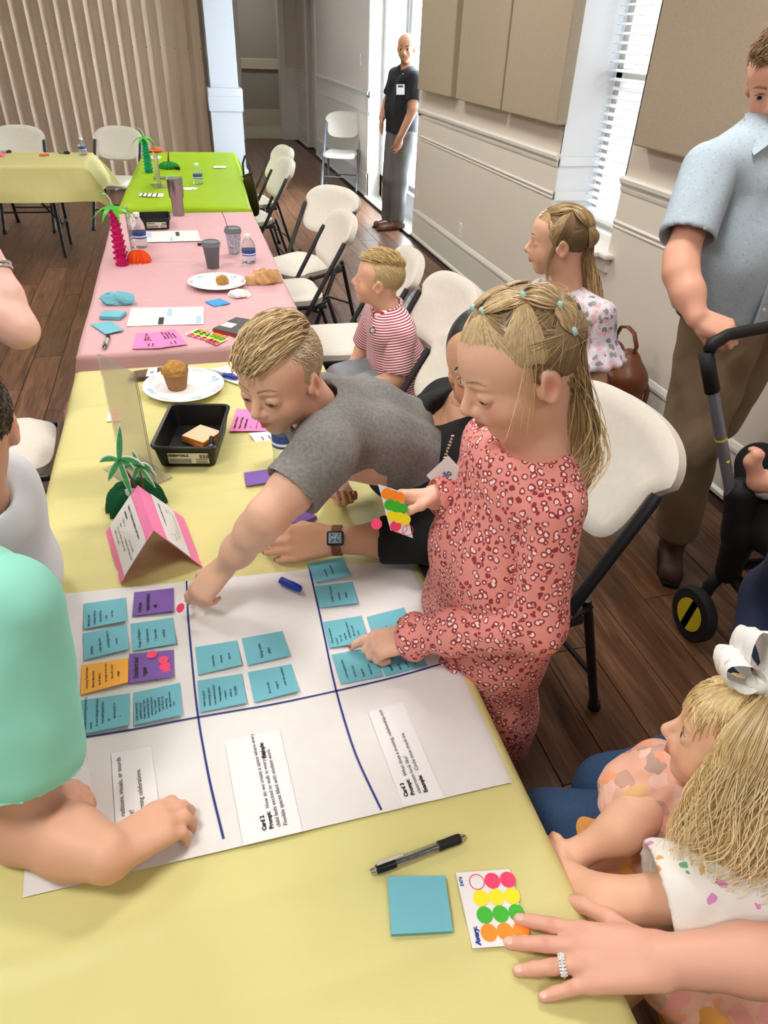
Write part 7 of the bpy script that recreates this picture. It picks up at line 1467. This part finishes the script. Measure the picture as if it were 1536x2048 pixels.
# ============================================================ adult at the upper left, only an elbow in view
ep = person('adult at the left edge whose bare bent elbow and bracelet show', (-.78, 2.15, 0))
F = Figure('e6bcae'); elR = D(42, 672, 1.98); shR = V3(-.80, 2.10, 1.20); wrR = D(-22, 505, 1.95); hT = Head((-.93, 2.12, 1.50), (.1, .9, -.2), (0, .2, .98), .225); nk = V3(-.93, 2.10, 1.34)
elR = V3(-.496, 2.12, .965)
a = Solid(.004); a.chain([shR, shR*.5+elR*.5, elR], [.065, .062, .052], .02).chain([elR, elR*.55+wrR*.45, wrR], [.052, .046, .032], .02); hand(a, wrR, V3(-.5, -.2, .8), (.5, -.6, .3), -1, .17); F.add(a)
hs = hT.solid(.006); hs.cone(hT.at(0, -.1, -.18), nk, .055, .058, .03); b = Solid(.012); b.chain([(-.99, 2.13, 1.22), (-.99, 2.14, .9)], [.11, .12]).chain([(-.87, 2.13, 1.22), (-.89, 2.14, .9)], [.11, .12]).cone(nk, shR, .06, .06).cone(nk, (-1.06, 2.14, 1.25), .06, .06).chain([(-1.06, 2.14, 1.24), (-1.15, 2.2, 1.0), (-1.08, 2.3, .85)], [.06, .05, .035])
for dx in (-.09, .07): b.chain([(-.93+dx, 2.15, .88), (-.93+dx, 2.15, .48), (-.93+dx, 2.15, .08), (-.93+dx, 2.24, .03)], [.10, .07, .045, .035])
hand(b, V3(-1.08, 2.3, .85), V3(.2, .6, -.7), (-.3, .6, .5), 1, .17); F.add(hs).add(b); hT.decorate(F); F.build(M_skin, ep); hT.eyes_mesh(ep)
s = Solid(.008)
for dx in (-.07, .055): s.chain([(-.93+dx, 2.13, 1.22), (-.93+dx, 2.14, .84)], [.122, .135], .06)
s.cone(nk+[0, 0, -.03], shR+[-.01, 0, 0], .075, .07, .04).cone(nk+[0, 0, -.03], (-1.06, 2.14, 1.25), .075, .07, .04).cone(hT.at(0, -.1, -.33), nk, .062, .064, .008, -1); garment('top', s, M_whites, ep, 2, fold=.008)
s = Solid(.008)
for dx in (-.09, .07): s.chain([(-.93+dx, 2.15, .88), (-.93+dx, 2.15, .48), (-.93+dx, 2.15, .10)], [.125, .088, .07], .03)
garment('trousers', s, M_denim, ep, 2)
for dx in (-.09, .07): shoe('shoe', ep, (-.93+dx, 2.15, 0), (0, 1, 0), .25, M_belt, .045)
br = MB(); wb_ = wrR*.82+elR*.18; d = unit(elR-wrR); u = unit(np.cross(d, (0, 0, 1))); v_ = np.cross(d, u)
br.tube([wb_+.041*(math.cos(t)*u+math.sin(t)*v_) for t in np.linspace(0, 2*PI, 25)], .0055, 7, cap=False); br.tube([wb_+d*.012+.042*(math.cos(t)*u+math.sin(t)*v_) for t in np.linspace(0, 2*PI, 25)], .0045, 7, cap=False); br.build('bracelet', M_chr, ep, smooth=True)
short_hair(hT, ep, '7b5b3a', '4e3824', '6b5138', 12, 300, 300, res=.008, r=.003)
# ============================================================ falling hair for the toddler
def fall(hd, d0, L, k=22, wave=.010, wl=7., lift=.06, out=.02, rs=None, dirv=(0, 0, -1), spread=.0):
    m = len(d0); d0 = d0/np.linalg.norm(d0, axis=1)[:, None]; el0 = np.arcsin(np.clip(d0[:, 2], -1, 1)); az = np.arctan2(d0[:, 0], d0[:, 1]); el1 = np.minimum(el0, -.12); arc = (el0-el1)*hd.h*.40; L = np.broadcast_to(np.asarray(L, float), (m,)); ph = rs.rand(m)*6; o = []
    for x in np.linspace(0, 1, k):
        s_ = x*(L+arc); f_ = np.clip(s_/np.maximum(arc, 1e-4), 0, 1); el = el0+(el1-el0)*f_; d = np.stack([np.cos(el)*np.sin(az), np.cos(el)*np.cos(az), np.sin(el)], 1); p = scalp(hd, d, lift*np.ones(m)); rad = unit_rows(p-hd.c); dr_ = np.clip(s_-arc, 0, None)[:, None]
        a_ = np.clip(x*1.3-.15, 0, 1); p = p+np.array(dirv)*dr_+rad*np.array([1, 1, .2])*(out*np.minimum(dr_/.1, 1))
        p = p+(wave*a_)*np.stack([np.sin(ph*.35+wl*x), np.cos(ph*.35+1+wl*x), 0*ph], 1)+(spread*x)*np.stack([np.sin(ph*7), np.cos(ph*11), 0*ph], 1); o.append(p)
    return np.stack(o, 1)
def unit_rows(v): return v/(np.linalg.norm(v, axis=1)[:, None]+1e-9)
# ============================================================ adult with the ring, jeans, toddler on lap
ad = person('adult in jeans and navy at the lower right whose ringed hand rests on the cloth', (.95, .50, 0))
F = Figure('dfab95'); dh = unit(V3(-.198, .075, -.034)); wrL = V3(.458, .268, .785); elL = V3(.705, .205, .80); shL = V3(.93, .33, 1.03)
a = Solid(.0022); a.chain([elL, elL*.4+wrL*.6, wrL+dh*.01], [.044, .037, .028], .02)
tips = hand(a, wrL, dh, (-.08, -.02, .996), 1, .196, curls=[(.10, .10, .05), (.10, .10, .06), (.10, .10, .05), (.10, .10, .05)], splay=.15, fat=1.0, F=F, nail='e7b3a4', k=.5, thumb=((.16, .15, -.06), (.30, .28, -.10), (.44, .38, -.16), (.56, .44, -.22))); F.add(a)
nails(ad, M_nailp)
b = Solid(.010); b.cone(shL, elL, .056, .046)
for dy in (-.07, .09): b.chain([(1.02, .50+dy, .98), (1.04, .50+dy, .58)], [.11, .13])
hT = Head((.98, .50, 1.33), (-.85, -.1, -.5), (-.45, 0, .85), .222); nk = V3(1.0, .50, 1.16); hs = hT.solid(.005); hs.cone(hT.at(0, -.1, -.18), nk, .054, .058, .03); F.add(hs); b.cone(nk, shL, .06, .056).cone(nk, (1.0, .70, 1.05), .06, .055).chain([(1.0, .70, 1.05), (1.06, .80, .80), (.90, .64, .64)], [.055, .045, .03])
hand(b, V3(.90, .64, .64), V3(-.7, -.6, -.1), (-.3, .3, .8), -1, .18)
for y0, k0 in ((.42, V3(.50, .55, .525)), (.62, V3(.66, .61, .50))): b.chain([(1.0, y0, .53), k0, (k0[0]+.02, k0[1], .10), (k0[0]-.10, k0[1], .04)], [.09, .055, .042, .035])
F.add(b); hT.decorate(F); F.build(M_skin, ad); hT.eyes_mesh(ad)
s = Solid(.007)
for dy in (-.07, .09): s.chain([(1.02, .50+dy, .99), (1.04, .50+dy, .60)], [.125, .15], .06)
s.cone(nk+[0, 0, -.03], shL, .075, .07, .04).cone(nk+[0, 0, -.03], (1.0, .70, 1.05), .075, .07, .04).cone(shL, shL*.55+elL*.45, .07, .07, .03).chain([(1.0, .70, 1.05), (1.06, .80, .80), (.93, .67, .67)], [.068, .058, .045], .03).cone(hT.at(0, -.1, -.33), nk, .06, .064, .008, -1); garment('navy_top', s, M_denimd, ad, 2, fold=.008)
s = Solid(.006); s.chain([(1.0, .42, .545), (.50, .555, .54), (.53, .555, .12)], [.120, .080, .062], .05); s2 = Solid(.006); s2.chain([(1.02, .62, .55), (.66, .615, .52), (.68, .615, .12)], [.115, .072, .06], .05)
garment('jeans', [s, s2], M_denim, ad, 2, fold=.010, fs=10, seed=51)
for x0, y0 in ((.53, .555), (.68, .615)): shoe('shoe', ad, (x0, y0, 0), (-1, 0, 0), .25, M_belt, .042)
short_hair(hT, ad, '7b5b3a', '4e3824', '6b5138', 15, 300, 300, res=.007, r=.003)
# the ring of stones on her ring finger
kn = wrL+.196*(.505*dh-.048*unit(np.cross(dh, V3(-.08, -.02, .996)))); sp = -.5*.15; tt = unit(np.cross(dh, V3(-.08, -.02, .996))); nn = V3(-.08, -.02, .996); d1 = unit(dh*math.cos(sp)+tt*math.sin(sp)); d1 = d1*math.cos(.1)-nn*math.sin(.1); rc = kn+d1*.196*.41*.30; nn = unit(nn-d1*(nn@d1)); tt = np.cross(d1, nn)
rg = MB(); rg.tube([rc+.0112*(math.cos(t)*nn+math.sin(t)*tt) for t in np.linspace(0, 2*PI, 33)], .0022, 7, cap=False); ro = rg.build('ring', M_chr, ad, smooth=True)
dm = MB()
for row in (-.003, 0, .003):
    for q in range(-4, 5):
        t = q*.27; bmx = rc+d1*row+.0132*(math.cos(t)*nn+math.sin(t)*tt); sz = .0036 if (row == 0) else .0024; dm.box(bmx, (sz, sz, sz), rz=.7+q, bev=.0006)
do = dm.build('stones', mat('diamond', 'f4f6fa', .05, .4), None); do.parent = ro
# ============================================================ toddler
td = person('blond toddler in a peach print dress with a big white bow, on an adult lap', (.66, .43, .55))
hd2 = Head((.640, .440, .925), (-.74, .66, .03), (.04, .22, .97), .188, child=1); F = Figure('e4b598'); nk = V3(.668, .425, .815)
hs = hd2.solid(.0026); hs.cone(hd2.at(0, -.08, -.2), nk, .038, .040, .03); F.add(hs)
shL, elL, wrL = V3(.600, .325, .770), V3(.445, .366, .735), Z(1128, 1748, .700); shR, elR, wrR = V3(.605, .505, .775), V3(.555, .470, .735), Z(1172, 1698, .700)
a = Solid(.0024); a.chain([shL, elL, wrL], [.034, .031, .0215], .02); hand(a, wrL, V3(-.15, .90, -.40), (-.80, -.1, .55), 1, .095, curls=[(.6, .9, .5)]*4, fat=1.2, F=F)
a.chain([shR, elR*.5+shR*.5+[-.03, -.02, 0], V3(.520, .455, .735), wrR], [.034, .033, .030, .022], .02); hand(a, wrR, V3(-.95, -.05, -.30), (-.2, -.2, .95), -1, .095, curls=[(.8, 1.1, .7)]*4, fat=1.25, F=F); F.add(a)
b = Solid(.008)
for dy in (-.04, .04): b.chain([(.668, .42+dy, .765), (.675, .425+dy, .60)], [.068, .08]).chain([(.675, .425+dy*1.3, .60), (.50, .39+dy*1.6, .665) if 0 else (.515, .40+dy*1.5, .60), (.50, .40+dy*1.5, .48)], [.06, .045, .032])
F.add(b); hd2.decorate(F, blush='e39a80', brow='d9b98a'); bb_ = F.build(M_skin, td); hd2.eyes_mesh(td); hd2.face_lines(td, bb_, 'd2b084', '7b5a44', .8)
s = Solid(.0042)
for dy in (-.042, .042): s.chain([(.668, .42+dy, .768), (.660, .42+dy, .68), (.655, .42+dy, .60)], [.076, .092, .105], .05)
s.cone(nk+[0, 0, -.03], shR, .046, .044, .03).cone(nk+[0, 0, -.03], shL, .046, .044, .03).ell(nk+[-.01, 0, .02], None, (.05, .05, .04), .008, -1); s.cone(shR, shR+[-.035, -.01, -.03], .050, .058, .02)
garment('dress_bodice', s, M_peach, td, 2, fold=.010, fs=22, seed=61)
s = Solid(.0042); m_ = shL*.5+elL*.5; s.cone(shL+[.02, .0, .0], m_, .060, .074, .03); d = unit(elL-shL); s.cone(m_+d*.074, m_+d*.2, .09, .12, .005, -1).cone(m_-d*.02, m_+d*.1, .056, .064, .005, -1)
garment('sleeve', s, M_ices, td, 2, fold=.006, fs=18, seed=62)
s = Solid(.005)
for k in range(14):
    a_ = PI*.35+k/13*PI*1.35; r_ = .15+.02*math.sin(k*2.1); s.cone((.64, .42, .63), (.64+math.cos(a_)*r_*1.05, .42+math.sin(a_)*r_*1.15, .595+.014*math.sin(k*1.7)), .05, .026, .03)
s.cone((.62, .32, .60), (.60, .27, .50), .06, .05, .04).cone((.66, .30, .60), (.68, .25, .49), .06, .05, .04)
garment('skirt', s, M_orgs, td, 2, fold=.012, fs=18, seed=63)
s = Solid(.0045); s.chain([(.60, .31, .625), (.63, .26, .60), (.66, .235, .535)], [.05, .045, .035], .03).chain([(.67, .31, .63), (.70, .25, .60), (.72, .235, .54)], [.05, .045, .035], .03).chain([(.55, .36, .625), (.545, .30, .60), (.57, .255, .545)], [.04, .04, .03], .03)
garment('overskirt', s, M_peach, td, 2, fold=.012, fs=24, seed=64)
rs = np.random.RandomState(9); parts = [capcol(cap(hd2, .0036, [((.04, .56, -.16), (.40, .36, .46)), ((.34, .22, -.36), (.22, .20, .34)), ((0, .0, -.78), (.6, .55, .34))], .035), 'd2b27e')]
TC = ('f0dcae', 'cdab72')
g0 = [hd2.at(-.24, -.05, .05), hd2.at(-.40, -.02, -.25), hd2.at(-.43, -.06, -.60), hd2.at(-.42, -.12, -.95), hd2.at(-.38, -.16, -1.20)]; g1 = [hd2.at(-.25, -.38, .10), hd2.at(-.30, -.50, -.3), hd2.at(-.32, -.50, -.7), hd2.at(-.30, -.46, -1.05)]
ms = Solid(.0045); ms.chain(g1, [.040, .034, .028, .012], .04); parts.append(capcol(ms, 'cbaa72'))
def sheet_fall(m, az0, az1, L0, L1, lift, out, wave, r=.00082, el0=1.15, wl=15, tone=TC, noise=.10):
    az = az0+(az1-az0)*rs.rand(m); el = el0+.12*rs.randn(m); el = np.clip(el, .6, 1.45); k = 26; o = []; Lm = L0+(L1-L0)*rs.rand(m); e1 = -.10; arc = (el-e1)*hd2.h*.40; lk = np.round(az*9+.3*rs.randn(m)); ph = lk*1.7+.35*rs.randn(m); rad0 = 1+.05*rs.rand(m); rj = rs.rand(m)[:, None]*np.stack([np.sin(ph*9+lk), np.cos(ph*5+lk*2), 0*ph], 1)
    for x in np.linspace(0, 1, k):
        s_ = x*(arc+Lm); f_ = np.clip(s_/arc, 0, 1); e_ = el+(e1-el)*f_; d = np.stack([np.cos(e_)*np.sin(az), np.cos(e_)*np.cos(az), np.sin(e_)], 1); p = scalp(hd2, d, (lift+.05*np.sin(PI*f_))*rad0); dn = np.clip(s_-arc, 0, None)[:, None]
        rad = unit_rows((p-hd2.at(0, -.06, 0))*[1, 1, .1]); p = p-hd2.u*dn*.98+np.array([0, 0, -.02])*dn+rad*(out*np.clip(dn/.10, 0, 1)); am = wave*np.clip(x*1.6-.35, 0, 1)
        p = p+am*np.outer(np.sin(ph+wl*x), hd2.f)+am*.6*np.outer(np.cos(ph*1.3+wl*.9*x), hd2.r)+noise*.05*x*rj; o.append(p)
    parts.append(strands(np.stack(o, 1), r*(.7+.7*rs.rand(m)), haircols(rs, m, *tone), 4, .35))
m = 2600; d0 = rs.randn(m*5, 3); d0 /= np.linalg.norm(d0, axis=1)[:, None]; ok = (d0[:, 2] > -.5) & ~((d0[:, 1] > .40) & (d0[:, 2] < .62)) & ~((np.abs(d0[:, 0]) > .6) & (d0[:, 1] > .30) & (d0[:, 2] < .5)); d0 = d0[ok][:m]; m = len(d0); v = np.stack([-.35*np.sign(-d0[:, 0]+.1)*0-.0*d0[:, 0], -.25+0*d0[:, 0], -1+0*d0[:, 0]], 1)+.12*rs.randn(m, 3)
parts.append(strands(flow(hd2, d0, v, .35+.4*rs.rand(m), 8, np.linspace(.035, .09, 8)[None]*np.ones((m, 1))+.02*rs.rand(m, 1)), .0010*(.7+.6*rs.rand(m)), haircols(rs, m, 'e8d2a0', 'b8965e'), 4, .5))
sheet_fall(1700, -PI*.40, -PI*.62, .14, .26, .085, .020, .009); sheet_fall(1900, -PI*.58, -PI*1.02, .12, .25, .085, .030, .010); sheet_fall(520, -PI*.33, -PI*.46, .05, .17, .085, .014, .008, el0=1.0); sheet_fall(350, PI*.55, PI*.98, .08, .18, .05, .02, .010)
sheet_fall(1200, -PI*.40, -PI*.9, .10, .22, .05, .004, .008, tone=('dcbf88', 'a98a55'))
sheet_fall(160, -PI*.38, -PI*.95, .10, .27, .12, .045, .014, .0006, noise=.25, tone=('f4e4bd', 'dcc08a'))
m = 700; y = -.85+1.62*rs.rand(m); d0 = np.stack([-.10+.06*rs.randn(m), y, np.sqrt(np.clip(1-y*y, .05, 1))], 1); v = np.stack([.9+0*y, -.30+.1*rs.randn(m), -.30+0*y], 1); parts.append(strands(flow(hd2, d0, v, .5+.6*rs.rand(m), 9, np.interp(np.linspace(0, 1, 9), [0, .4, 1], [.03, .085, .06])), .0010, haircols(rs, m, *TC), 4, .5))
m = 420; y = .25+.62*rs.rand(m); d0 = np.stack([-.08+.05*rs.randn(m), y, np.sqrt(np.clip(1-y*y, .05, 1))], 1); v = np.stack([-.62+.08*rs.randn(m), .25+0*y, -.45+0*y], 1); parts.append(strands(flow(hd2, d0, v, .7+.35*rs.rand(m), 9, np.interp(np.linspace(0, 1, 9), [0, .4, 1], [.03, .085, .07])), .0010, haircols(rs, m, *TC), 4, .5))
hairmesh(hd2, td, parts)
# white bow: two loops, a knot and a tail, each its own piece
M_bow = patterned('bow_cloth', 'eeece8', ['d9b7c9', 'e8cfa5', 'b8c4cf', 'dcdcea'], 30, .13)
bc = D(1518, 1365, .885)
def loop(c0, dx, up, w_, h_, nm):
    n1, n2 = 18, 6; vs = []; dx = unit(dx); up = unit(up); dp = np.cross(dx, up)
    for i in range(n1+1):
        t = i/n1; ang = t*2*PI; p = c0+dx*w_*(.5-.5*math.cos(ang))+up*h_*math.sin(ang)*(.5+.5*math.sin(PI*t))
        for j in range(n2+1): s_ = (j/n2-.5); wd_ = .030*(.35+.65*math.sin(PI*t)); vs.append(p+dp*s_*2*wd_+up*.004*math.sin(j*2.2+i*.7))
    o = MB().add(vs, [(i*(n2+1)+j, i*(n2+1)+j+1, (i+1)*(n2+1)+j+1, (i+1)*(n2+1)+j) for i in range(n1) for j in range(n2)]).build(nm, M_bow, td, smooth=True, fix=False); return o
loop(bc, -.85*CR+.55*CU, .45*CR+.75*CU-.3*CF, .058, .022, 'bow_loop'); loop(bc, -.15*CR+.95*CU, .9*CR+.2*CU, .070, .022, 'bow_loop'); loop(bc, .9*CR+.3*CU, CU-.3*CF, .065, .022, 'bow_loop'); loop(bc+.004*CR, .35*CR-.9*CU-.2*CF, CR, .075, .012, 'bow_tail')
s = Solid(.003); s.ell(bc, None, (.016, .016, .016), .004); garment('bow_knot', s, M_bow, td, 1)
# ============================================================ stroller and the baby in it
st = thing('stroller', 'black stroller with grey pole and yellow-hubbed wheel, gripped by the man in blue', 'stroller', (1.62, 1.35, 0))
def sb_(mb, name, m, **k):
    o = mb.build(name, m, None, **k); o.parent = st; o.location = -Vector(st.location); return o
M_stb = mat('stroller_black', '0e0e10', .6); M_stf = mat('stroller_fabric', '0a0a0c', .9, bump=.2); M_pole = mat('pole_grey', '858892', .35, .5); M_hyel = mat('hub_yellow', 'd8c21c', .5)
pA, pB = V3(1.338, 1.50, .995), V3(1.506, 1.40, .565)
hb_ = sb_(MB().tube([pA+[0, 0, .02], V3(1.345, 1.505, 1.035), V3(1.40, 1.52, 1.052), V3(1.56, 1.515, 1.072), V3(1.80, 1.50, 1.075), V3(1.93, 1.48, 1.05), V3(1.95, 1.46, .99)], [.017, .019, .0165, .0165, .0165, .018, .017], 12), 'handle_bar', M_stb, smooth=True)
sb_(MB().tube([pA+unit(pA-pB)*.02, pA+unit(pB-pA)*.10], [.020, .021], 12), 'pole_joint', M_stb, smooth=True)
po = sb_(MB().tube([pA+unit(pB-pA)*.05, pB], [.0165, .0165], 14), 'pole', M_pole, auto=.6)
c_ = pA*.47+pB*.53; sb_(MB().tube([c_, c_+unit(pB-pA)*.006], .0175, 14), 'yellow_band', M_hyel); sb_(MB().lathe([(.006, 0), (.005, .002)], 10), 'yellow_button', M_hyel).matrix_basis = frame(pA*.3+pB*.7-CF*.0165-V3(st.location), CR, CU)
tx = text('lettering', 'doona', .011, M_bw, frame(pA*.22+pB*.78-CF*.0172-V3(st.location), unit(pB-pA), np.cross(-CF, unit(pB-pA))), None); tx.parent = st
po2 = sb_(MB().tube([V3(1.95, 1.46, .99), V3(2.0, 1.36, .57)], [.0165]*2, 12), 'pole', M_pole, auto=.6)
s = Solid(.008); s.cone(pB+[.02, 0, .03], pB+[.06, -.02, -.11], .048, .055, .03).cone(pB+[.06, -.02, -.10], (1.60, 1.40, .27), .05, .040, .03); P_, Q_ = s.mesh(); o = link('side_hub', fast_mesh('side_hub', relax(P_, Q_, 2), Q_), M_stb, None, loc=-Vector(st.location)); o.parent = st
s = Solid(.010); s.chain([(1.66, 1.50, .62), (1.64, 1.38, .50), (1.64, 1.16, .50), (1.64, 1.00, .60)], [.07, .09, .09, .06], .05).chain([(1.86, 1.50, .62), (1.86, 1.38, .50), (1.86, 1.16, .50), (1.86, 1.00, .60)], [.07, .09, .09, .06], .05).cone((1.75, 1.38, .48), (1.75, 1.16, .48), .11, .11, .05).ell((1.75, 1.24, .68), None, (.10, .20, .14), .03, -1); P_, Q_ = s.mesh(); o = link('seat_shell', fast_mesh('seat_shell', relax(P_, Q_, 2), Q_), M_stf, None, loc=-Vector(st.location)); o.parent = st
for pts, nm in (([(1.60, 1.40, .30), (1.57, 1.42, .20), (1.545, 1.41, .105)], 'leg'), ([(1.60, 1.40, .28), (1.66, 1.22, .18), (1.70, 1.05, .10)], 'leg'), ([(1.93, 1.40, .30), (1.95, 1.42, .105)], 'leg'), ([(1.93, 1.40, .28), (1.88, 1.05, .10)], 'leg'), ([(1.60, 1.40, .29), (1.93, 1.40, .29)], 'axle')):
    sb_(MB().tube(pts, .022 if nm == 'leg' else .016, 10), nm, M_stb, smooth=True)
def wheel(c, r=.098, w_=.04):
    c = V3(c); o = MB().lathe([(r*.62, -w_/2), (r*.93, -w_/2), (r, -w_*.25), (r, w_*.25), (r*.93, w_/2), (r*.62, w_/2)], 32).build('wheel', mat('tyre_black', '18181a', .8), None, auto=.6); o.parent = st; o.location = Vector(c)-Vector(st.location); o.rotation_euler = (0, PI/2, 0)
    for a0 in (.15, PI+.15):
        mb = MB(); q = [(r*.60*math.cos(a0+t), r*.60*math.sin(a0+t)) for t in np.linspace(.25, PI-.25, 14)]; mb.prism(q, -w_/2-.003, w_/2+.003); h_ = mb.build('hub_insert', M_hyel, None); h_.parent = o
    sp_ = MB().box((0, 0, 0), (r*1.2, r*.22, w_), rz=.15).build('hub_spoke', M_stb, None); sp_.parent = o
wheel((1.530, 1.40, .098)); wheel((1.97, 1.40, .098)); wheel((1.70, 1.02, .098)); wheel((1.88, 1.02, .098))
ba = person('baby lying in the stroller, one bare foot raised beside the pole', (1.75, 1.30, .55)); F = Figure('d9a088')
b = Solid(.004); ft = V3(1.505, 1.385, .715); an = V3(1.535, 1.365, .655); b.chain([(1.75, 1.26, .62), (1.62, 1.32, .66), an], [.05, .045, .030], .02).cone(an+[0, 0, .0], ft, .026, .021, .015).cone(ft, ft+V3(.004, -.004, .022), .022, .021, .01)
for q in range(5): b.ball(ft+V3(.004, -.004, .022)+(CR*(q-2)*.0095+CU*(.020-.0016*(q-1)**2)), .0075-.0006*abs(q-1), .004)
b.chain([(1.82, 1.26, .62), (1.84, 1.12, .62), (1.84, 1.02, .58)], [.05, .042, .028], .02).chain([(1.76, 1.30, .64), (1.77, 1.42, .72)], [.075, .07], .03); hB = Head((1.78, 1.50, .84), (0, -.85, .5), (0, .5, .85), .16); b.chain([(1.70, 1.42, .74), (1.63, 1.36, .70), (1.66, 1.30, .68)], [.03, .026, .02], .01).chain([(1.85, 1.42, .74), (1.90, 1.36, .70), (1.86, 1.30, .70)], [.03, .026, .02], .01); F.add(b); h_ = hB.solid(.005); h_.cone(hB.at(0, -.1, -.2), (1.77, 1.44, .74), .035, .04, .03); F.add(h_); hand(b, V3(1.66, 1.30, .68), V3(.5, -.6, 0), (0, 0, 1), 1, .07); hB.decorate(F); F.build(M_skin, ba); hB.eyes_mesh(ba)
M_blank = patterned('baby_cloth', 'c9c6c4', ['9aa0a8', 'b2b0b4', 'dcd9d6', '8f949c'], 45, .42); s = Solid(.005); s.chain([an+V3(.035, -.005, -.012), (1.62, 1.315, .66), (1.75, 1.26, .64)], [.044, .062, .075], .02).chain([(1.76, 1.30, .645), (1.77, 1.42, .72)], [.085, .08], .03); garment('romper', s, M_blank, ba, 2, fold=.010, fs=20, seed=71)
# ============================================================ brown backpack by the wall
bp_ = thing('backpack', 'brown leather backpack standing on the floor against the wainscot', 'backpack', (2.05, 2.90, 0), .12)
M_tan = mat('brown_pack_leather', '68371a', .42, noise=.12, nscale=25, bump=.2, bscale=120)
def bpo(sol, name, m=M_tan, it=2, fold=.004): P_, Q_ = sol.mesh(); P_ = relax(P_, Q_, it); N_ = vnormals(P_, Q_); P_ = P_+N_*(fold*(vnoise(P_[:, 1]*18+40, P_[:, 2]*18+40, 3)-.5))[:, None]; o = link(name, fast_mesh(name, P_, Q_), m, bp_); return o
s = Solid(.008); s.chain([(0, -.10, .10), (0.01, -.09, .30), (.02, -.05, .385)], [.095, .09, .06], .03).chain([(0, .10, .10), (0.01, .095, .30), (.02, .075, .385)], [.095, .09, .06], .03).cone((0, -.1, .02), (0, .1, .02), .09, .09, .02).plane((0, 0, .004), (0, 0, -1), .01); bpo(s, 'pack_body')
s = Solid(.006); s.chain([(-.075, -.08, .20), (-.07, -.06, .31)], [.045, .035], .04).chain([(-.075, .08, .20), (-.07, .06, .31)], [.045, .035], .04).cone((-.085, -.06, .22), (-.085, .06, .22), .045, .045, .03); bpo(s, 'front_pocket')
s = Solid(.006); s.chain([(-.085, -.075, .075), (-.08, -.07, .125)], [.05, .035], .03).chain([(-.085, .075, .075), (-.08, .07, .125)], [.05, .035], .03).cone((-.09, -.06, .09), (-.09, .06, .09), .05, .05, .03).plane((0, 0, .008), (0, 0, -1), .01); bpo(s, 'lower_pocket')
s = Solid(.006); s.chain([(0, -.19, .07), (0, -.185, .15)], [.045, .035], .02).plane((0, 0, .008), (0, 0, -1), .01); bpo(s, 'side_pocket')
MB().tube([(.02, -.075, .40), (.018, -.085, .47), (.015, -.05, .525), (.015, .0, .54), (.015, .05, .525), (.018, .075, .47), (.02, .07, .40)], .0125, 10, flat=.6).build('top_handle', M_tan, bp_, smooth=True)
MB().tube([(.06, -.12, .36), (.09, -.16, .25), (.08, -.17, .1)], .018, 8, flat=.4).build('shoulder_strap', M_tan, bp_, smooth=True)
for pth in ([(-.085, -.12, .27), (-.105, -.06, .335), (-.10, .0, .35), (-.095, .07, .33), (-.075, .12, .26)], [(-.132, -.10, .12), (-.135, 0, .142), (-.132, .10, .12)], [(-.045, -.14, .33), (-.055, -.08, .395), (-.05, 0, .415), (-.04, .09, .38)]): MB().tube(pth, .004, 6).build('zip', mat('zip_dark', '3a2314', .5), bp_)
for c in ((-.108, -.03, .325), (-.100, .065, .315), (-.138, .0, .13), (-.06, -.06, .385)):
    MB().box((c[0]-.004, c[1], c[2]-.012), (.004, .008, .022), bev=.001).tube([(c[0]-.004, c[1], c[2]-.022), (c[0]-.005, c[1], c[2]-.04)], .0035, 6).build('zip_pull', M_chr, bp_)
# ------------------------------------------------------------------ lettering becomes real mesh
dg = bpy.context.evaluated_depsgraph_get(); dg.update()
for o in [o for o in bpy.data.objects if o.type == 'FONT']:
    me = bpy.data.meshes.new_from_object(o.evaluated_get(dg)); q = bpy.data.objects.new('lettering', me); COL.objects.link(q); q.parent = o.parent; q.matrix_parent_inverse = o.matrix_parent_inverse; q.matrix_basis = o.matrix_basis
    bpy.data.objects.remove(o)
